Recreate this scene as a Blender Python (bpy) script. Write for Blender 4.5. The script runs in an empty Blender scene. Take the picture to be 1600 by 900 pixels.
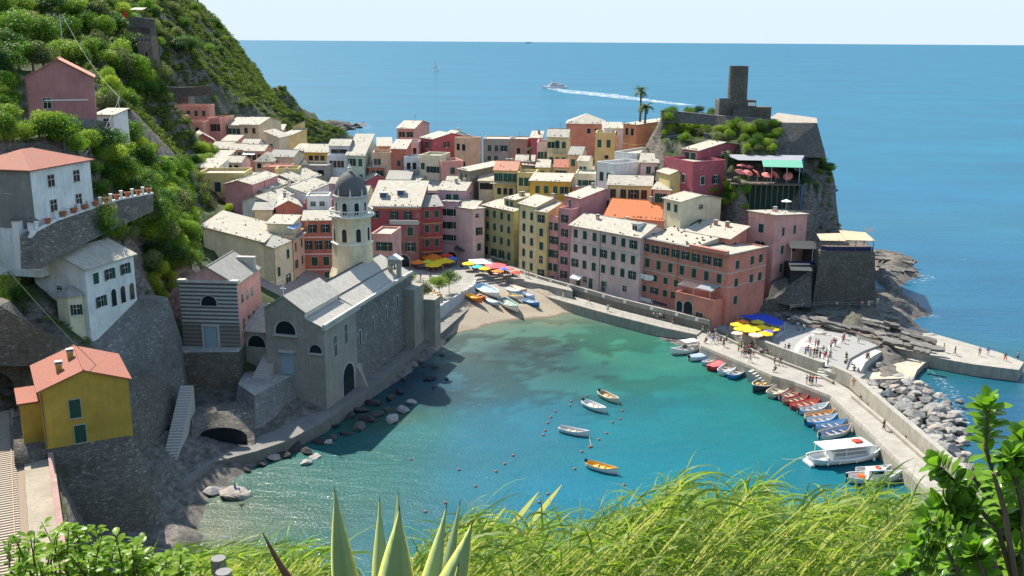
import bpy, bmesh, math, random
import numpy as np
from mathutils import Vector, Matrix, geometry
SC = bpy.context.scene
COL = SC.collection
# ------------------------------------------------ camera, sky, sun, exposure
H = 62.0; F = 1550.0; PITCH = math.atan(385.2 / F); ROLL = 0.0065
cam_d = bpy.data.cameras.new('camera'); cam = bpy.data.objects.new('camera', cam_d); COL.objects.link(cam)
cam_d.sensor_width = 36.0; cam_d.lens = 36.0 * F / 1600.0; cam_d.clip_start = 0.1; cam_d.clip_end = 250000
RM = Matrix.Rotation(math.pi / 2 - PITCH, 3, 'X') @ Matrix.Rotation(ROLL, 3, 'Z')
cam.matrix_world = Matrix.Translation((0, 0, H)) @ RM.to_4x4()
SC.camera = cam
SUN_AZ = 35.0   # degrees towards -X from +Y
SUN_EL = 48.0
w = bpy.data.worlds.new('World'); SC.world = w; w.use_nodes = True
nt = w.node_tree; bg = nt.nodes['Background']
sky = nt.nodes.new('ShaderNodeTexSky'); sky.sky_type = 'NISHITA'; sky.sun_disc = False
sky.sun_elevation = math.radians(SUN_EL); sky.sun_rotation = math.radians(-SUN_AZ)
sky.air_density = 1.0; sky.dust_density = 0.1; sky.ozone_density = 2.0; sky.altitude = 60
cap = nt.nodes.new('ShaderNodeMixRGB'); cap.blend_type = 'DARKEN'; cap.inputs[0].default_value = 1.0; cap.inputs[2].default_value = (2.6, 2.95, 3.2, 1)   # keeps the horizon from burning out
nt.links.new(sky.outputs[0], cap.inputs[1])
wtc = nt.nodes.new('ShaderNodeTexCoord'); wsx = nt.nodes.new('ShaderNodeSeparateXYZ'); nt.links.new(wtc.outputs['Generated'], wsx.inputs[0])
wr = nt.nodes.new('ShaderNodeValToRGB'); wr.color_ramp.elements[0].color = (.9, .9, .9, 1); wr.color_ramp.elements[1].position = .22; wr.color_ramp.elements[1].color = (.15, .15, .15, 1); nt.links.new(wsx.outputs[2], wr.inputs[0])
wmx = nt.nodes.new('ShaderNodeMixRGB'); nt.links.new(wr.outputs[0], wmx.inputs[0]); nt.links.new(cap.outputs[0], wmx.inputs[1]); wmx.inputs[2].default_value = (2.3, 2.7, 3.1, 1)   # pale sea haze near the horizon
nt.links.new(wmx.outputs[0], bg.inputs[0]); bg.inputs[1].default_value = 0.15
sl = bpy.data.lights.new('sun', 'SUN'); so = bpy.data.objects.new('sun', sl); COL.objects.link(so)
sl.energy = 4.3; sl.angle = math.radians(0.53); sl.color = (1.0, 0.93, 0.82)
sd = Vector((-math.sin(math.radians(SUN_AZ)) * math.cos(math.radians(SUN_EL)), math.cos(math.radians(SUN_AZ)) * math.cos(math.radians(SUN_EL)), math.sin(math.radians(SUN_EL))))
so.rotation_euler = sd.to_track_quat('Z', 'Y').to_euler()
SC.view_settings.view_transform = 'Standard'; SC.view_settings.look = 'None'
SC.view_settings.exposure = 1.15; SC.view_settings.gamma = 1.0
SC.render.engine = 'CYCLES'
SC.cycles.max_bounces = 5; SC.cycles.diffuse_bounces = 3; SC.cycles.glossy_bounces = 2; SC.cycles.transparent_max_bounces = 4
SC.cycles.caustics_reflective = False; SC.cycles.caustics_refractive = False
SC.cycles.use_denoising = True
# ------------------------------------------------ pixel -> world helpers (places only; sizes follow from the real depth)
def ray(px, py): return RM @ Vector(((px - 800) / F, (450 - py) / F, -1.0))
def P(px, py, z=0.0):
    d = ray(px, py); t = (z - H) / d.z; return Vector((d.x * t, d.y * t, z))
def PY(px, py, Y):
    d = ray(px, py); t = Y / d.y; return Vector((d.x * t, Y, H + d.z * t))
def proj(p):
    v = RM.transposed() @ (Vector(p) - Vector((0, 0, H))); return (800 + F * v.x / -v.z, 450 - F * v.y / -v.z)
# ------------------------------------------------ materials
MC = {}
def srgb(h):
    c = [int(h[i:i + 2], 16) / 255 for i in (0, 2, 4)]
    return tuple((x / 12.92 if x < 0.04045 else ((x + 0.055) / 1.055) ** 2.4) for x in c)
class N:
    """tiny node-tree helper"""
    def __init__(s, name, rough=0.85):
        s.m = bpy.data.materials.new(name); s.m.use_nodes = True; s.t = s.m.node_tree
        s.b = s.t.nodes['Principled BSDF']; s.b.inputs['Roughness'].default_value = rough
        s.b.inputs['Specular IOR Level'].default_value = 0.25
        s.tc = None
    def n(s, typ, **kw):
        x = s.t.nodes.new('ShaderNode' + typ)
        for k, v in kw.items():
            if k.startswith('i_'):
                key = k[2:].replace('_', ' '); x.inputs[int(key) if key.isdigit() else key].default_value = v
            else: setattr(x, k, v)
        return x
    def l(s, a, b): s.t.links.new(a, b)
    def co(s, kind='Object'):
        if s.tc is None: s.tc = s.n('TexCoord')
        return s.tc.outputs[kind]
    def noise(s, scale, detail=4, rough=0.6, vec=None, out='Fac'):
        x = s.n('TexNoise'); x.inputs['Scale'].default_value = scale; x.inputs['Detail'].default_value = detail; x.inputs['Roughness'].default_value = rough
        s.l(vec if vec is not None else s.co(), x.inputs['Vector']); return x.outputs[out]
    def ramp(s, fac, stops, mode='LINEAR'):
        r = s.n('ValToRGB'); e = r.color_ramp.elements; r.color_ramp.interpolation = mode
        while len(e) < len(stops): e.new(0.5)
        for i, (p, c) in enumerate(stops):
            e[i].position = p; e[i].color = (*c, 1) if len(c) == 3 else c
        s.l(fac, r.inputs[0]); return r.outputs[0]
    def mix(s, fac, a, b, blend='MIX'):
        m = s.n('MixRGB', blend_type=blend)
        for i, v in ((0, fac), (1, a), (2, b)):
            if hasattr(v, 'is_linked') or hasattr(v, 'links'): s.l(v, m.inputs[i])
            elif i == 0: m.inputs[0].default_value = v
            else: m.inputs[i].default_value = (*v, 1)
        return m.outputs[0]
    def math(s, op, a, b=0.0, c=0.0):
        m = s.n('Math', operation=op)
        for i, v in enumerate((a, b, c)):
            if hasattr(v, 'links'): s.l(v, m.inputs[i])
            else: m.inputs[i].default_value = v
        return m.outputs[0]
    def bump(s, h, strength=0.3, dist=0.05):
        b = s.n('Bump'); b.inputs['Strength'].default_value = strength; b.inputs['Distance'].default_value = dist
        s.l(h, b.inputs['Height']); s.l(b.outputs[0], s.b.inputs['Normal']); return b
    def color(s, c):
        if hasattr(c, 'links'): s.l(c, s.b.inputs['Base Color'])
        else: s.b.inputs['Base Color'].default_value = (*c, 1)
def sc3(c, k): return tuple(min(1.0, x * k) for x in c)
def flat(name, c, rough=0.6, var=0.12, metal=0.0, scale=3.0):
    key = ('flat', name)
    if key in MC: return MC[key]
    n = N(name, rough); n.b.inputs['Metallic'].default_value = metal
    n.color(n.mix(n.noise(scale), sc3(c, 1 - var), sc3(c, 1 + var))); MC[key] = n.m; return n.m
def plaster(name, c, wear=0.5, patch=None):
    """painted render: blotches, rain streaks, worn patches"""
    key = ('pl', name)
    if key in MC: return MC[key]
    n = N(name, 0.92); rnd = n.n('ObjectInfo').outputs['Random']
    geo = n.n('NewGeometry').outputs['Position']
    big = n.noise(0.35, 5, 0.65, geo)
    col = n.mix(n.ramp(big, [(0.3, (0, 0, 0)), (0.72, (1, 1, 1))]), sc3(c, 0.70), sc3(c, 1.16))
    mp = n.n('Mapping'); mp.inputs['Scale'].default_value = (1.6, 1.6, 0.16); n.l(geo, mp.inputs[0])
    st = n.noise(1.5, 4, 0.7, mp.outputs[0])
    col = n.mix(n.math('MULTIPLY', n.ramp(st, [(0.48, (0, 0, 0)), (0.72, (1, 1, 1))]), 0.35 + 0.5 * wear), col, sc3(tuple(0.6 * x + 0.10 for x in c), 0.66))
    pt = n.noise(0.55, 6, 0.75, geo)
    pc = patch or tuple(0.35 * x + 0.22 for x in c)
    col = n.mix(n.math('MULTIPLY', n.ramp(pt, [(0.635 - 0.05 * wear, (0, 0, 0)), (0.67 - 0.05 * wear, (1, 1, 1))]), 0.75), col, pc)
    fine = n.noise(9.0, 3, 0.6, geo)
    col = n.mix(0.22, col, n.mix(fine, sc3(c, 0.6), sc3(c, 1.3)))
    n.color(col); n.bump(fine, 0.25, 0.02); MC[key] = n.m; return n.m
def stone(name, c1, c2, mortar, scale=1.6, bump=0.6, flatn=0.55, moss=None):
    """rubble masonry from Voronoi cells flattened into courses"""
    key = ('st', name)
    if key in MC: return MC[key]
    n = N(name, 0.95); geo = n.n('NewGeometry').outputs['Position']
    mp = n.n('Mapping'); mp.inputs['Scale'].default_value = (1, 1, 1 / flatn); n.l(geo, mp.inputs[0])
    wn = n.noise(2.5, 2, 0.5, geo, 'Color'); vec = n.mix(0.06, mp.outputs[0], wn, 'ADD')
    v = n.n('TexVoronoi'); v.inputs['Scale'].default_value = scale; n.l(vec, v.inputs['Vector'])
    ve = n.n('TexVoronoi', feature='DISTANCE_TO_EDGE'); ve.inputs['Scale'].default_value = scale; n.l(vec, ve.inputs['Vector'])
    sep = n.n('SeparateColor'); n.l(v.outputs['Color'], sep.inputs[0])
    col = n.mix(sep.outputs[0], c1, c2)
    col = n.mix(n.ramp(sep.outputs[1], [(0.88, (0, 0, 0)), (0.95, (1, 1, 1))]), col, sc3(c2, 1.45))
    big = n.noise(0.18, 5, 0.7, geo)
    col = n.mix(n.ramp(big, [(0.35, (0.62,) * 3), (0.7, (0, 0, 0))]), col, sc3(c1, 0.55))
    if moss: col = n.mix(n.ramp(n.noise(0.4, 6, 0.75, geo), [(0.56, (0, 0, 0)), (0.66, (0.8,) * 3)]), col, moss)
    edge = n.ramp(ve.outputs['Distance'], [(0.02, (0, 0, 0)), (0.10, (1, 1, 1))])
    col = n.mix(edge, mortar, col)
    n.color(col); n.bump(n.mix(0.5, edge, n.noise(5, 4, 0.7, geo)), bump, 0.08); MC[key] = n.m; return n.m
def slate(name, c, row=0.42, wid=0.7, contrast=0.25):
    """slate slabs laid in courses; texture space runs along the roof object's own x and y"""
    key = ('sl', name)
    if key in MC: return MC[key]
    n = N(name, 0.8)
    br = n.n('TexBrick'); br.inputs['Scale'].default_value = 1.0; br.inputs['Brick Width'].default_value = wid; br.inputs['Row Height'].default_value = row
    br.inputs['Mortar Size'].default_value = 0.025; br.inputs['Mortar Smooth'].default_value = 0.2; br.inputs['Bias'].default_value = -0.1
    br.inputs['Color1'].default_value = (*sc3(c, 1 - contrast), 1); br.inputs['Color2'].default_value = (*sc3(c, 1 + contrast), 1); br.inputs['Mortar'].default_value = (*sc3(c, 0.45), 1)
    n.l(n.co(), br.inputs['Vector'])
    big = n.noise(0.5, 5, 0.7, n.n('NewGeometry').outputs['Position'])
    col = n.mix(n.ramp(big, [(0.35, (0.6,) * 3), (0.65, (0, 0, 0))]), br.outputs['Color'], sc3(tuple(0.6 * x + 0.08 for x in c), 0.72))
    fine = n.noise(6, 5, 0.75)
    col = n.mix(0.35, col, n.mix(fine, sc3(c, 0.45), sc3(c, 1.4)))
    n.color(col); n.bump(n.mix(0.4, br.outputs['Fac'], fine), 0.5, 0.04); MC[key] = n.m; return n.m
SL_PALE = lambda: slate('pale_slate', (0.44, 0.402, 0.325))
SL_GREY = lambda: slate('grey_slate', (0.32, 0.305, 0.27), 0.36, 0.6)
SL_CREAM = lambda: slate('cream_slate', (0.44, 0.40, 0.32), 0.5, 0.8)
TERRA = lambda: slate('terracotta_tiles', (0.36, 0.125, 0.08), 0.35, 0.24, 0.18)
ORANGE_T = lambda: slate('orange_tiles', (0.62, 0.18, 0.06), 0.35, 0.24, 0.15)
SAMON = lambda: slate('salmon_tiles', (0.58, 0.26, 0.17), 0.35, 0.24, 0.12)
GREEN_SH = lambda: flat('shutter_green', (0.018, 0.072, 0.052), 0.55, 0.25)
TEAL_SH = lambda: flat('shutter_teal', (0.02, 0.075, 0.085), 0.55, 0.25)
BROWN_SH = lambda: flat('shutter_brown', (0.06, 0.035, 0.028), 0.6, 0.25)
DARK = lambda: flat('glass_and_opening_dark', (0.016, 0.02, 0.026), 0.15, 0.3)  # also fills open arches and chimney gaps in place of inner shade
WHITE = lambda: flat('white_paint', (0.72, 0.72, 0.70), 0.6, 0.06)
CONC = lambda: flat('concrete_trim', (0.42, 0.40, 0.36), 0.9, 0.15, 0, 2.0)
# ------------------------------------------------ mesh builder
class MB:
    def __init__(s): s.v = []; s.f = []; s.m = []
    def add(s, vs, fs, m=0):
        o = len(s.v); s.v.extend([tuple(x) for x in vs])
        for f in fs: s.f.append([i + o for i in f]); s.m.append(m)
        return s
    def quad(s, a, b, c, d, m=0): return s.add([a, b, c, d], [(0, 1, 2, 3)], m)
    def box(s, x0, x1, y0, y1, z0, z1, m=0):
        return s.add([(x0, y0, z0), (x1, y0, z0), (x1, y1, z0), (x0, y1, z0), (x0, y0, z1), (x1, y0, z1), (x1, y1, z1), (x0, y1, z1)],
                     [(3, 2, 1, 0), (4, 5, 6, 7), (0, 1, 5, 4), (1, 2, 6, 5), (2, 3, 7, 6), (3, 0, 4, 7)], m)
    def prism(s, poly, z0, z1, m=0, mt=None):
        n = len(poly); z0s = z0 if isinstance(z0, (list, tuple)) else [z0] * n; z1s = z1 if isinstance(z1, (list, tuple)) else [z1] * n
        a = sum(poly[i][0] * poly[(i + 1) % n][1] - poly[(i + 1) % n][0] * poly[i][1] for i in range(n))
        if a < 0: poly = poly[::-1]; z0s = list(z0s)[::-1]; z1s = list(z1s)[::-1]
        vs = [(p[0], p[1], z) for p, z in zip(poly, z0s)] + [(p[0], p[1], z) for p, z in zip(poly, z1s)]
        o = len(s.v); s.v.extend(vs)
        s.f.append([o + i for i in range(n)][::-1]); s.m.append(m)
        s.f.append([o + n + i for i in range(n)]); s.m.append(m if mt is None else mt)
        for i in range(n):
            j = (i + 1) % n; s.f.append([o + i, o + j, o + n + j, o + n + i]); s.m.append(m)
        return s
    def tube(s, pts, rs, n=6, m=0, caps=True):
        pts = [Vector(p) for p in pts]; rs = rs if isinstance(rs, (list, tuple)) else [rs] * len(pts); o = len(s.v)
        for i, p in enumerate(pts):
            d = (pts[min(i + 1, len(pts) - 1)] - pts[max(i - 1, 0)]).normalized()
            u = d.orthogonal().normalized() if i == 0 else (u - d * u.dot(d)).normalized()
            w_ = d.cross(u)
            for k in range(n):
                a = 2 * math.pi * k / n; s.v.append(tuple(p + (u * math.cos(a) + w_ * math.sin(a)) * rs[i]))
        for i in range(len(pts) - 1):
            for k in range(n):
                k2 = (k + 1) % n; s.f.append([o + i * n + k, o + i * n + k2, o + (i + 1) * n + k2, o + (i + 1) * n + k]); s.m.append(m)
        if caps:
            s.f.append([o + k for k in range(n)][::-1]); s.m.append(m); s.f.append([o + (len(pts) - 1) * n + k for k in range(n)]); s.m.append(m)
        return s
    def lathe(s, prof, n=16, c=(0, 0, 0), m=0, a0=0.0, cap=True):
        o = len(s.v)
        for r, z in prof:
            for k in range(n):
                a = a0 + 2 * math.pi * k / n; s.v.append((c[0] + r * math.cos(a), c[1] + r * math.sin(a), c[2] + z))
        for i in range(len(prof) - 1):
            for k in range(n):
                k2 = (k + 1) % n; s.f.append([o + i * n + k, o + i * n + k2, o + (i + 1) * n + k2, o + (i + 1) * n + k]); s.m.append(m)
        if cap:
            if prof[0][0] > 1e-4: s.f.append([o + k for k in range(n)][::-1]); s.m.append(m)
            if prof[-1][0] > 1e-4: s.f.append([o + (len(prof) - 1) * n + k for k in range(n)]); s.m.append(m)
        return s
    def mesh(s, name, mats, smooth=False):
        me = bpy.data.meshes.new(name); me.from_pydata(s.v, [], s.f)
        for m in (mats if isinstance(mats, (list, tuple)) else [mats]): me.materials.append(m)
        me.polygons.foreach_set('material_index', s.m)
        if smooth: me.polygons.foreach_set('use_smooth', [True] * len(s.f))
        me.update(); return me
    def build(s, name, mats, parent=None, smooth=False, loc=None, rz=0.0):
        return put(name, s.mesh(name, mats, smooth), parent, loc, rz)
def put(name, me, parent=None, loc=None, rz=0.0):
    o = bpy.data.objects.new(name, me); COL.objects.link(o)
    if parent is not None: o.parent = parent; reg(o, parent)
    if loc is not None: o.location = loc
    if rz: o.rotation_euler.z = rz
    return o
def tag(o, label=None, cat=None, group=None, kind=None):
    if label: o['label'] = label
    if cat: o['category'] = cat
    if group: o['group'] = group
    if kind: o['kind'] = kind
    return o
def thing(name, label, cat, loc=(0, 0, 0), rz=0.0, group=None, scale=None):
    o = bpy.data.objects.new(name, None); COL.objects.link(o); o.location = loc; o.rotation_euler.z = rz
    o.empty_display_size = 0.3
    if scale: o.scale = scale if isinstance(scale, (tuple, list)) else (scale,) * 3
    return tag(o, label, cat, group)
KIDS = {}
def reg(o, parent): KIDS.setdefault(parent.name, []).append(o)
def dup(src, loc=None, rz=None, label=None, group=None, scale=None):
    """copy a thing with its parts and sub-parts"""
    r = src.copy(); COL.objects.link(r)
    if loc is not None: r.location = loc
    if rz is not None: r.rotation_euler.z = rz
    if scale is not None: r.scale = scale if isinstance(scale, (tuple, list)) else (scale,) * 3
    if label: r['label'] = label
    if group: r['group'] = group
    for ch in KIDS.get(src.name, []):
        c = ch.copy(); COL.objects.link(c); c.parent = r; reg(c, r)
        for g in KIDS.get(ch.name, []):
            d = g.copy(); COL.objects.link(d); d.parent = c; reg(d, c)
    return r
def fbm(x, y, sc, oct=4, seed=0, gain=0.5):
    """numpy value noise"""
    out = np.zeros_like(x, dtype=float); amp = 1.0; tot = 0.0
    for o in range(oct):
        X = x / sc + 17.3 * o + seed * 7.7; Y = y / sc + 9.1 * o + seed * 3.3
        xi = np.floor(X); yi = np.floor(Y); fx = X - xi; fy = Y - yi
        fx = fx * fx * (3 - 2 * fx); fy = fy * fy * (3 - 2 * fy)
        h = lambda a, b: np.modf(np.abs(np.sin(a * 127.1 + b * 311.7 + seed * 13.7) * 43758.5453))[0]
        v = (h(xi, yi) * (1 - fx) + h(xi + 1, yi) * fx) * (1 - fy) + (h(xi, yi + 1) * (1 - fx) + h(xi + 1, yi + 1) * fx) * fy
        out += amp * (v - 0.5); tot += amp; amp *= gain; sc /= 2.03
    return out / tot * 2
def tri_grid(ctrl, xs, ys):
    """triangulate control points and sample them on a grid"""
    pts = [Vector((c[0], c[1])) for c in ctrl]
    r = geometry.delaunay_2d_cdt(pts, [], [], 0, 1e-4)
    vc, fs, ov = r[0], r[2], r[3]
    zs = [ctrl[o[0]][2] for o in ov]
    X, Y = np.meshgrid(xs, ys); Z = np.full(X.shape, -6.0)
    for f in fs:
        (x0, y0), (x1, y1), (x2, y2) = [vc[i] for i in f]; z0, z1, z2 = [zs[i] for i in f]
        i0 = np.searchsorted(xs, min(x0, x1, x2)); i1 = np.searchsorted(xs, max(x0, x1, x2), 'right')
        j0 = np.searchsorted(ys, min(y0, y1, y2)); j1 = np.searchsorted(ys, max(y0, y1, y2), 'right')
        if i1 <= i0 or j1 <= j0: continue
        d = (y1 - y2) * (x0 - x2) + (x2 - x1) * (y0 - y2)
        if abs(d) < 1e-9: continue
        sx = X[j0:j1, i0:i1]; sy = Y[j0:j1, i0:i1]
        a = ((y1 - y2) * (sx - x2) + (x2 - x1) * (sy - y2)) / d; b = ((y2 - y0) * (sx - x2) + (x0 - x2) * (sy - y2)) / d; c = 1 - a - b
        m = (a >= -1e-6) & (b >= -1e-6) & (c >= -1e-6)
        Z[j0:j1, i0:i1][m] = (a * z0 + b * z1 + c * z2)[m]
    return X, Y, Z
def grid_obj(name, X, Y, Z, mats, smooth=True, cols=None, matidx=None):
    ny, nx = X.shape; me = bpy.data.meshes.new(name)
    me.vertices.add(nx * ny); me.vertices.foreach_set('co', np.stack([X, Y, Z], -1).astype(np.float32).ravel())
    i = np.arange(nx * ny).reshape(ny, nx); q = np.stack([i[:-1, :-1], i[:-1, 1:], i[1:, 1:], i[1:, :-1]], -1).reshape(-1, 4)
    me.loops.add(q.size); me.loops.foreach_set('vertex_index', q.ravel().astype(np.int32))
    me.polygons.add(len(q)); me.polygons.foreach_set('loop_start', (np.arange(len(q)) * 4).astype(np.int32))
    me.polygons.foreach_set('use_smooth', np.full(len(q), smooth))
    for m in (mats if isinstance(mats, (list, tuple)) else [mats]): me.materials.append(m)
    if cols is not None:
        at = me.color_attributes.new('tint', 'FLOAT_COLOR', 'POINT')
        at.data.foreach_set('color', np.concatenate([cols.reshape(-1, 3), np.ones((nx * ny, 1))], 1).astype(np.float32).ravel())
    me.update(calc_edges=True); me.validate(); return put(name, me)
def lines_axis(segs):
    out = []
    for a, b, st in segs: out.extend(np.arange(a, b, st))
    out.append(segs[-1][1]); return np.array(out, float)
# ================================================ SEA
def sea():
    cps = [(760,505,'8a8a70'),(860,497,'9a9478'),(905,490,'8a9478'),(820,520,'6a8a76'),(900,520,'5f9a7e'),(960,530,'4f9a7c'),(1020,545,'3f907a'),(740,530,'6f8078'),(800,545,'40585a'),(850,535,'4a6a64'),(880,548,'385a5e'),
           (700,545,'7a8a84'),(720,580,'4f7f86'),(780,600,'3f7a80'),(860,570,'3f7470'),(930,575,'366f68'),(1000,590,'2f8c7c'),(940,550,'4f9478'),(1060,560,'3f8c78'),(1100,600,'1f8c80'),(1150,650,'0a8a88'),(1200,700,'068a90'),(1050,640,'0f8c90'),
           (980,660,'0c8c98'),(900,650,'1a7c90'),(820,660,'208098'),(740,680,'1a7a90'),(1000,720,'078a9a'),(1100,740,'068a98'),(1250,760,'058090'),(900,760,'08809a'),(760,760,'107a90'),(640,680,'2a7a7c'),(560,720,'25746e'),
           (480,750,'2a7068'),(420,760,'2c6c60'),(400,800,'4a6a58'),(360,800,'6a6a50'),(340,840,'6f6c50'),(430,850,'2f6f62'),(650,620,'23586a'),(670,590,'20506a'),(600,660,'3a6a50'),(600,850,'12707a'),(900,900,'07788a'),(1300,700,'06808a'),
           (1400,760,'157a80'),(1350,690,'1a7a78'),(1180,615,'1f8478'),(1250,650,'1a7c78'),(1140,575,'2f7f6c'),(1480,600,'1f6f8c'),(1520,680,'1a6484'),(1560,640,'14648a'),(1600,700,'105c80'),(1460,585,'20706c'),
           (1500,500,'127098'),(1400,470,'1a7ca0'),(1450,400,'1278a0'),(1550,450,'1078a0'),(1350,300,'1a7ea8'),(1500,250,'1a7ea8'),(1350,180,'1c7ab0'),(1000,150,'1c78b0'),(600,120,'1f7ab4'),(600,180,'1f7ab4'),(800,180,'1f80b4'),(1550,150,'1470a8')]
    c = np.array([list(P(a, b, 0))[:2] for a, b, _ in cps]); col = np.array([srgb(h) for _, _, h in cps])
    g = [150000, 60000, 25000, 12000, 7000, 4500, 3000, 2200, 1600, 1200, 900, 700, 560, 450, 360, 300, 250, 210, 180, 155]
    xs = np.array([-v for v in g] + list(np.arange(-135, 137, 1.25)) + g[::-1], float)
    ys = np.array([-900, -500, -300, -150, -60, 0, 40] + list(np.arange(60, 345, 1.25)) + [v + 200 for v in g[::-1]], float)
    X, Y = np.meshgrid(xs, ys)
    wx = X + 5 * fbm(X, Y, 22, 4, 1); wy = Y + 5 * fbm(X, Y, 22, 4, 2)
    num = np.zeros(X.shape + (3,)); den = np.zeros(X.shape)
    for (cx, cy), cc in zip(c, col):
        k = 1.0 / ((wx - cx) ** 2 + (wy - cy) ** 2 + 16) ** 2.0
        num += k[..., None] * cc; den += k
    C = num / den[..., None]
    fd = np.clip((np.hypot(X - 20, Y - 180) - 170) / 250, 0, 1)[..., None]; C = C * (1 - fd) + np.array(srgb('0d82a6')) * fd
    weed = np.clip((fbm(X, Y, 9, 6, 5, .66) - 0.0) * 16, 0, 1) * np.clip(1.5 - np.hypot(X - 0, (Y - 192) * 1.1) / 34, 0, 1)
    C = C * (1 - 0.50 * weed[..., None])
    n = N('sea_water', 0.12); n.b.inputs['IOR'].default_value = 1.33; n.b.inputs['Specular IOR Level'].default_value = 0.16
    at = n.n('Attribute'); at.attribute_name = 'tint'
    geo = n.n('NewGeometry').outputs['Position']
    nz = n.noise(0.9, 5, 0.7, geo)
    colr = n.mix(nz, n.mix(0.0, at.outputs['Color'], (0, 0, 0)), at.outputs['Color'])
    colr = n.mix(n.ramp(nz, [(0.35, (0.3,) * 3), (0.65, (0, 0, 0))]), at.outputs['Color'], n.mix(1.0, at.outputs['Color'], (0.55, 0.62, 0.68), 'MULTIPLY'))
    # long swell streaks offshore
    mp = n.n('Mapping'); mp.inputs['Scale'].default_value = (0.35, 1.0, 1); mp.inputs['Rotation'].default_value = (0, 0, 0.25); n.l(geo, mp.inputs[0])
    sw = n.noise(0.09, 6, 0.72, mp.outputs[0])
    colr = n.mix(n.ramp(sw, [(0.4, (0, 0, 0)), (0.75, (0.75,) * 3)]), colr, n.mix(1.0, colr, (1.45, 1.28, 1.2), 'MULTIPLY'))
    cap_ = n.noise(.16, 5, .7, mp.outputs[0]); colr = n.mix(n.math('MULTIPLY', n.ramp(cap_, [(.66, (0, 0, 0)), (.70, (1, 1, 1))]), n.ramp(n.noise(.9, 3, .7, geo), [(.52, (0, 0, 0)), (.6, (.7,) * 3)])), colr, (.7, .75, .78))
    sc_ = n.n('MixRGB', blend_type='MULTIPLY'); sc_.inputs[0].default_value = 1; n.l(colr, sc_.inputs[1]); sc_.inputs[2].default_value = (0.34, 0.51, 0.54, 1)
    wp = n.noise(.011, 5, .7, mp.outputs[0]); sc2 = n.mix(n.ramp(wp, [(.35, (0, 0, 0)), (.65, (1, 1, 1))]), n.mix(1.0, sc_.outputs[0], (.80, .86, .88), 'MULTIPLY'), n.mix(1.0, sc_.outputs[0], (1.2, 1.1, 1.06), 'MULTIPLY'))
    w1 = n.noise(2.6, 4, 0.6, geo); w2 = n.noise(0.45, 4, 0.6, mp.outputs[0])
    h = n.math('ADD', n.math('MULTIPLY', w1, 0.42), n.math('MULTIPLY', w2, 1.1))
    bp = n.n('Bump'); bp.inputs['Strength'].default_value = 0.6; bp.inputs['Distance'].default_value = 0.55; n.l(h, bp.inputs['Height'])
    df = n.n('BsdfDiffuse'); n.l(sc2, df.inputs[0]); n.l(bp.outputs[0], df.inputs['Normal'])
    gl = n.n('BsdfGlossy'); gl.inputs['Roughness'].default_value = 0.09; n.l(bp.outputs[0], gl.inputs['Normal'])
    g2 = n.n('BsdfGlossy'); g2.inputs['Roughness'].default_value = 0.45; n.l(bp.outputs[0], g2.inputs['Normal']); mg = n.n('MixShader'); mg.inputs[0].default_value = .22; n.l(gl.outputs[0], mg.inputs[1]); n.l(g2.outputs[0], mg.inputs[2])
    fz = n.n('Fresnel'); fz.inputs[0].default_value = 1.33; n.l(bp.outputs[0], fz.inputs['Normal'])
    mx = n.n('MixShader'); n.l(n.math('MINIMUM', n.math('MULTIPLY', fz.outputs[0], 0.8), 0.20), mx.inputs[0]); n.l(df.outputs[0], mx.inputs[1]); n.l(mg.outputs[0], mx.inputs[2])
    n.l(mx.outputs[0], n.t.nodes['Material Output'].inputs[0])
    o = grid_obj('sea', X, Y, np.zeros_like(X), n.m, True, C); tag(o, kind='structure'); return o
sea()
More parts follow.
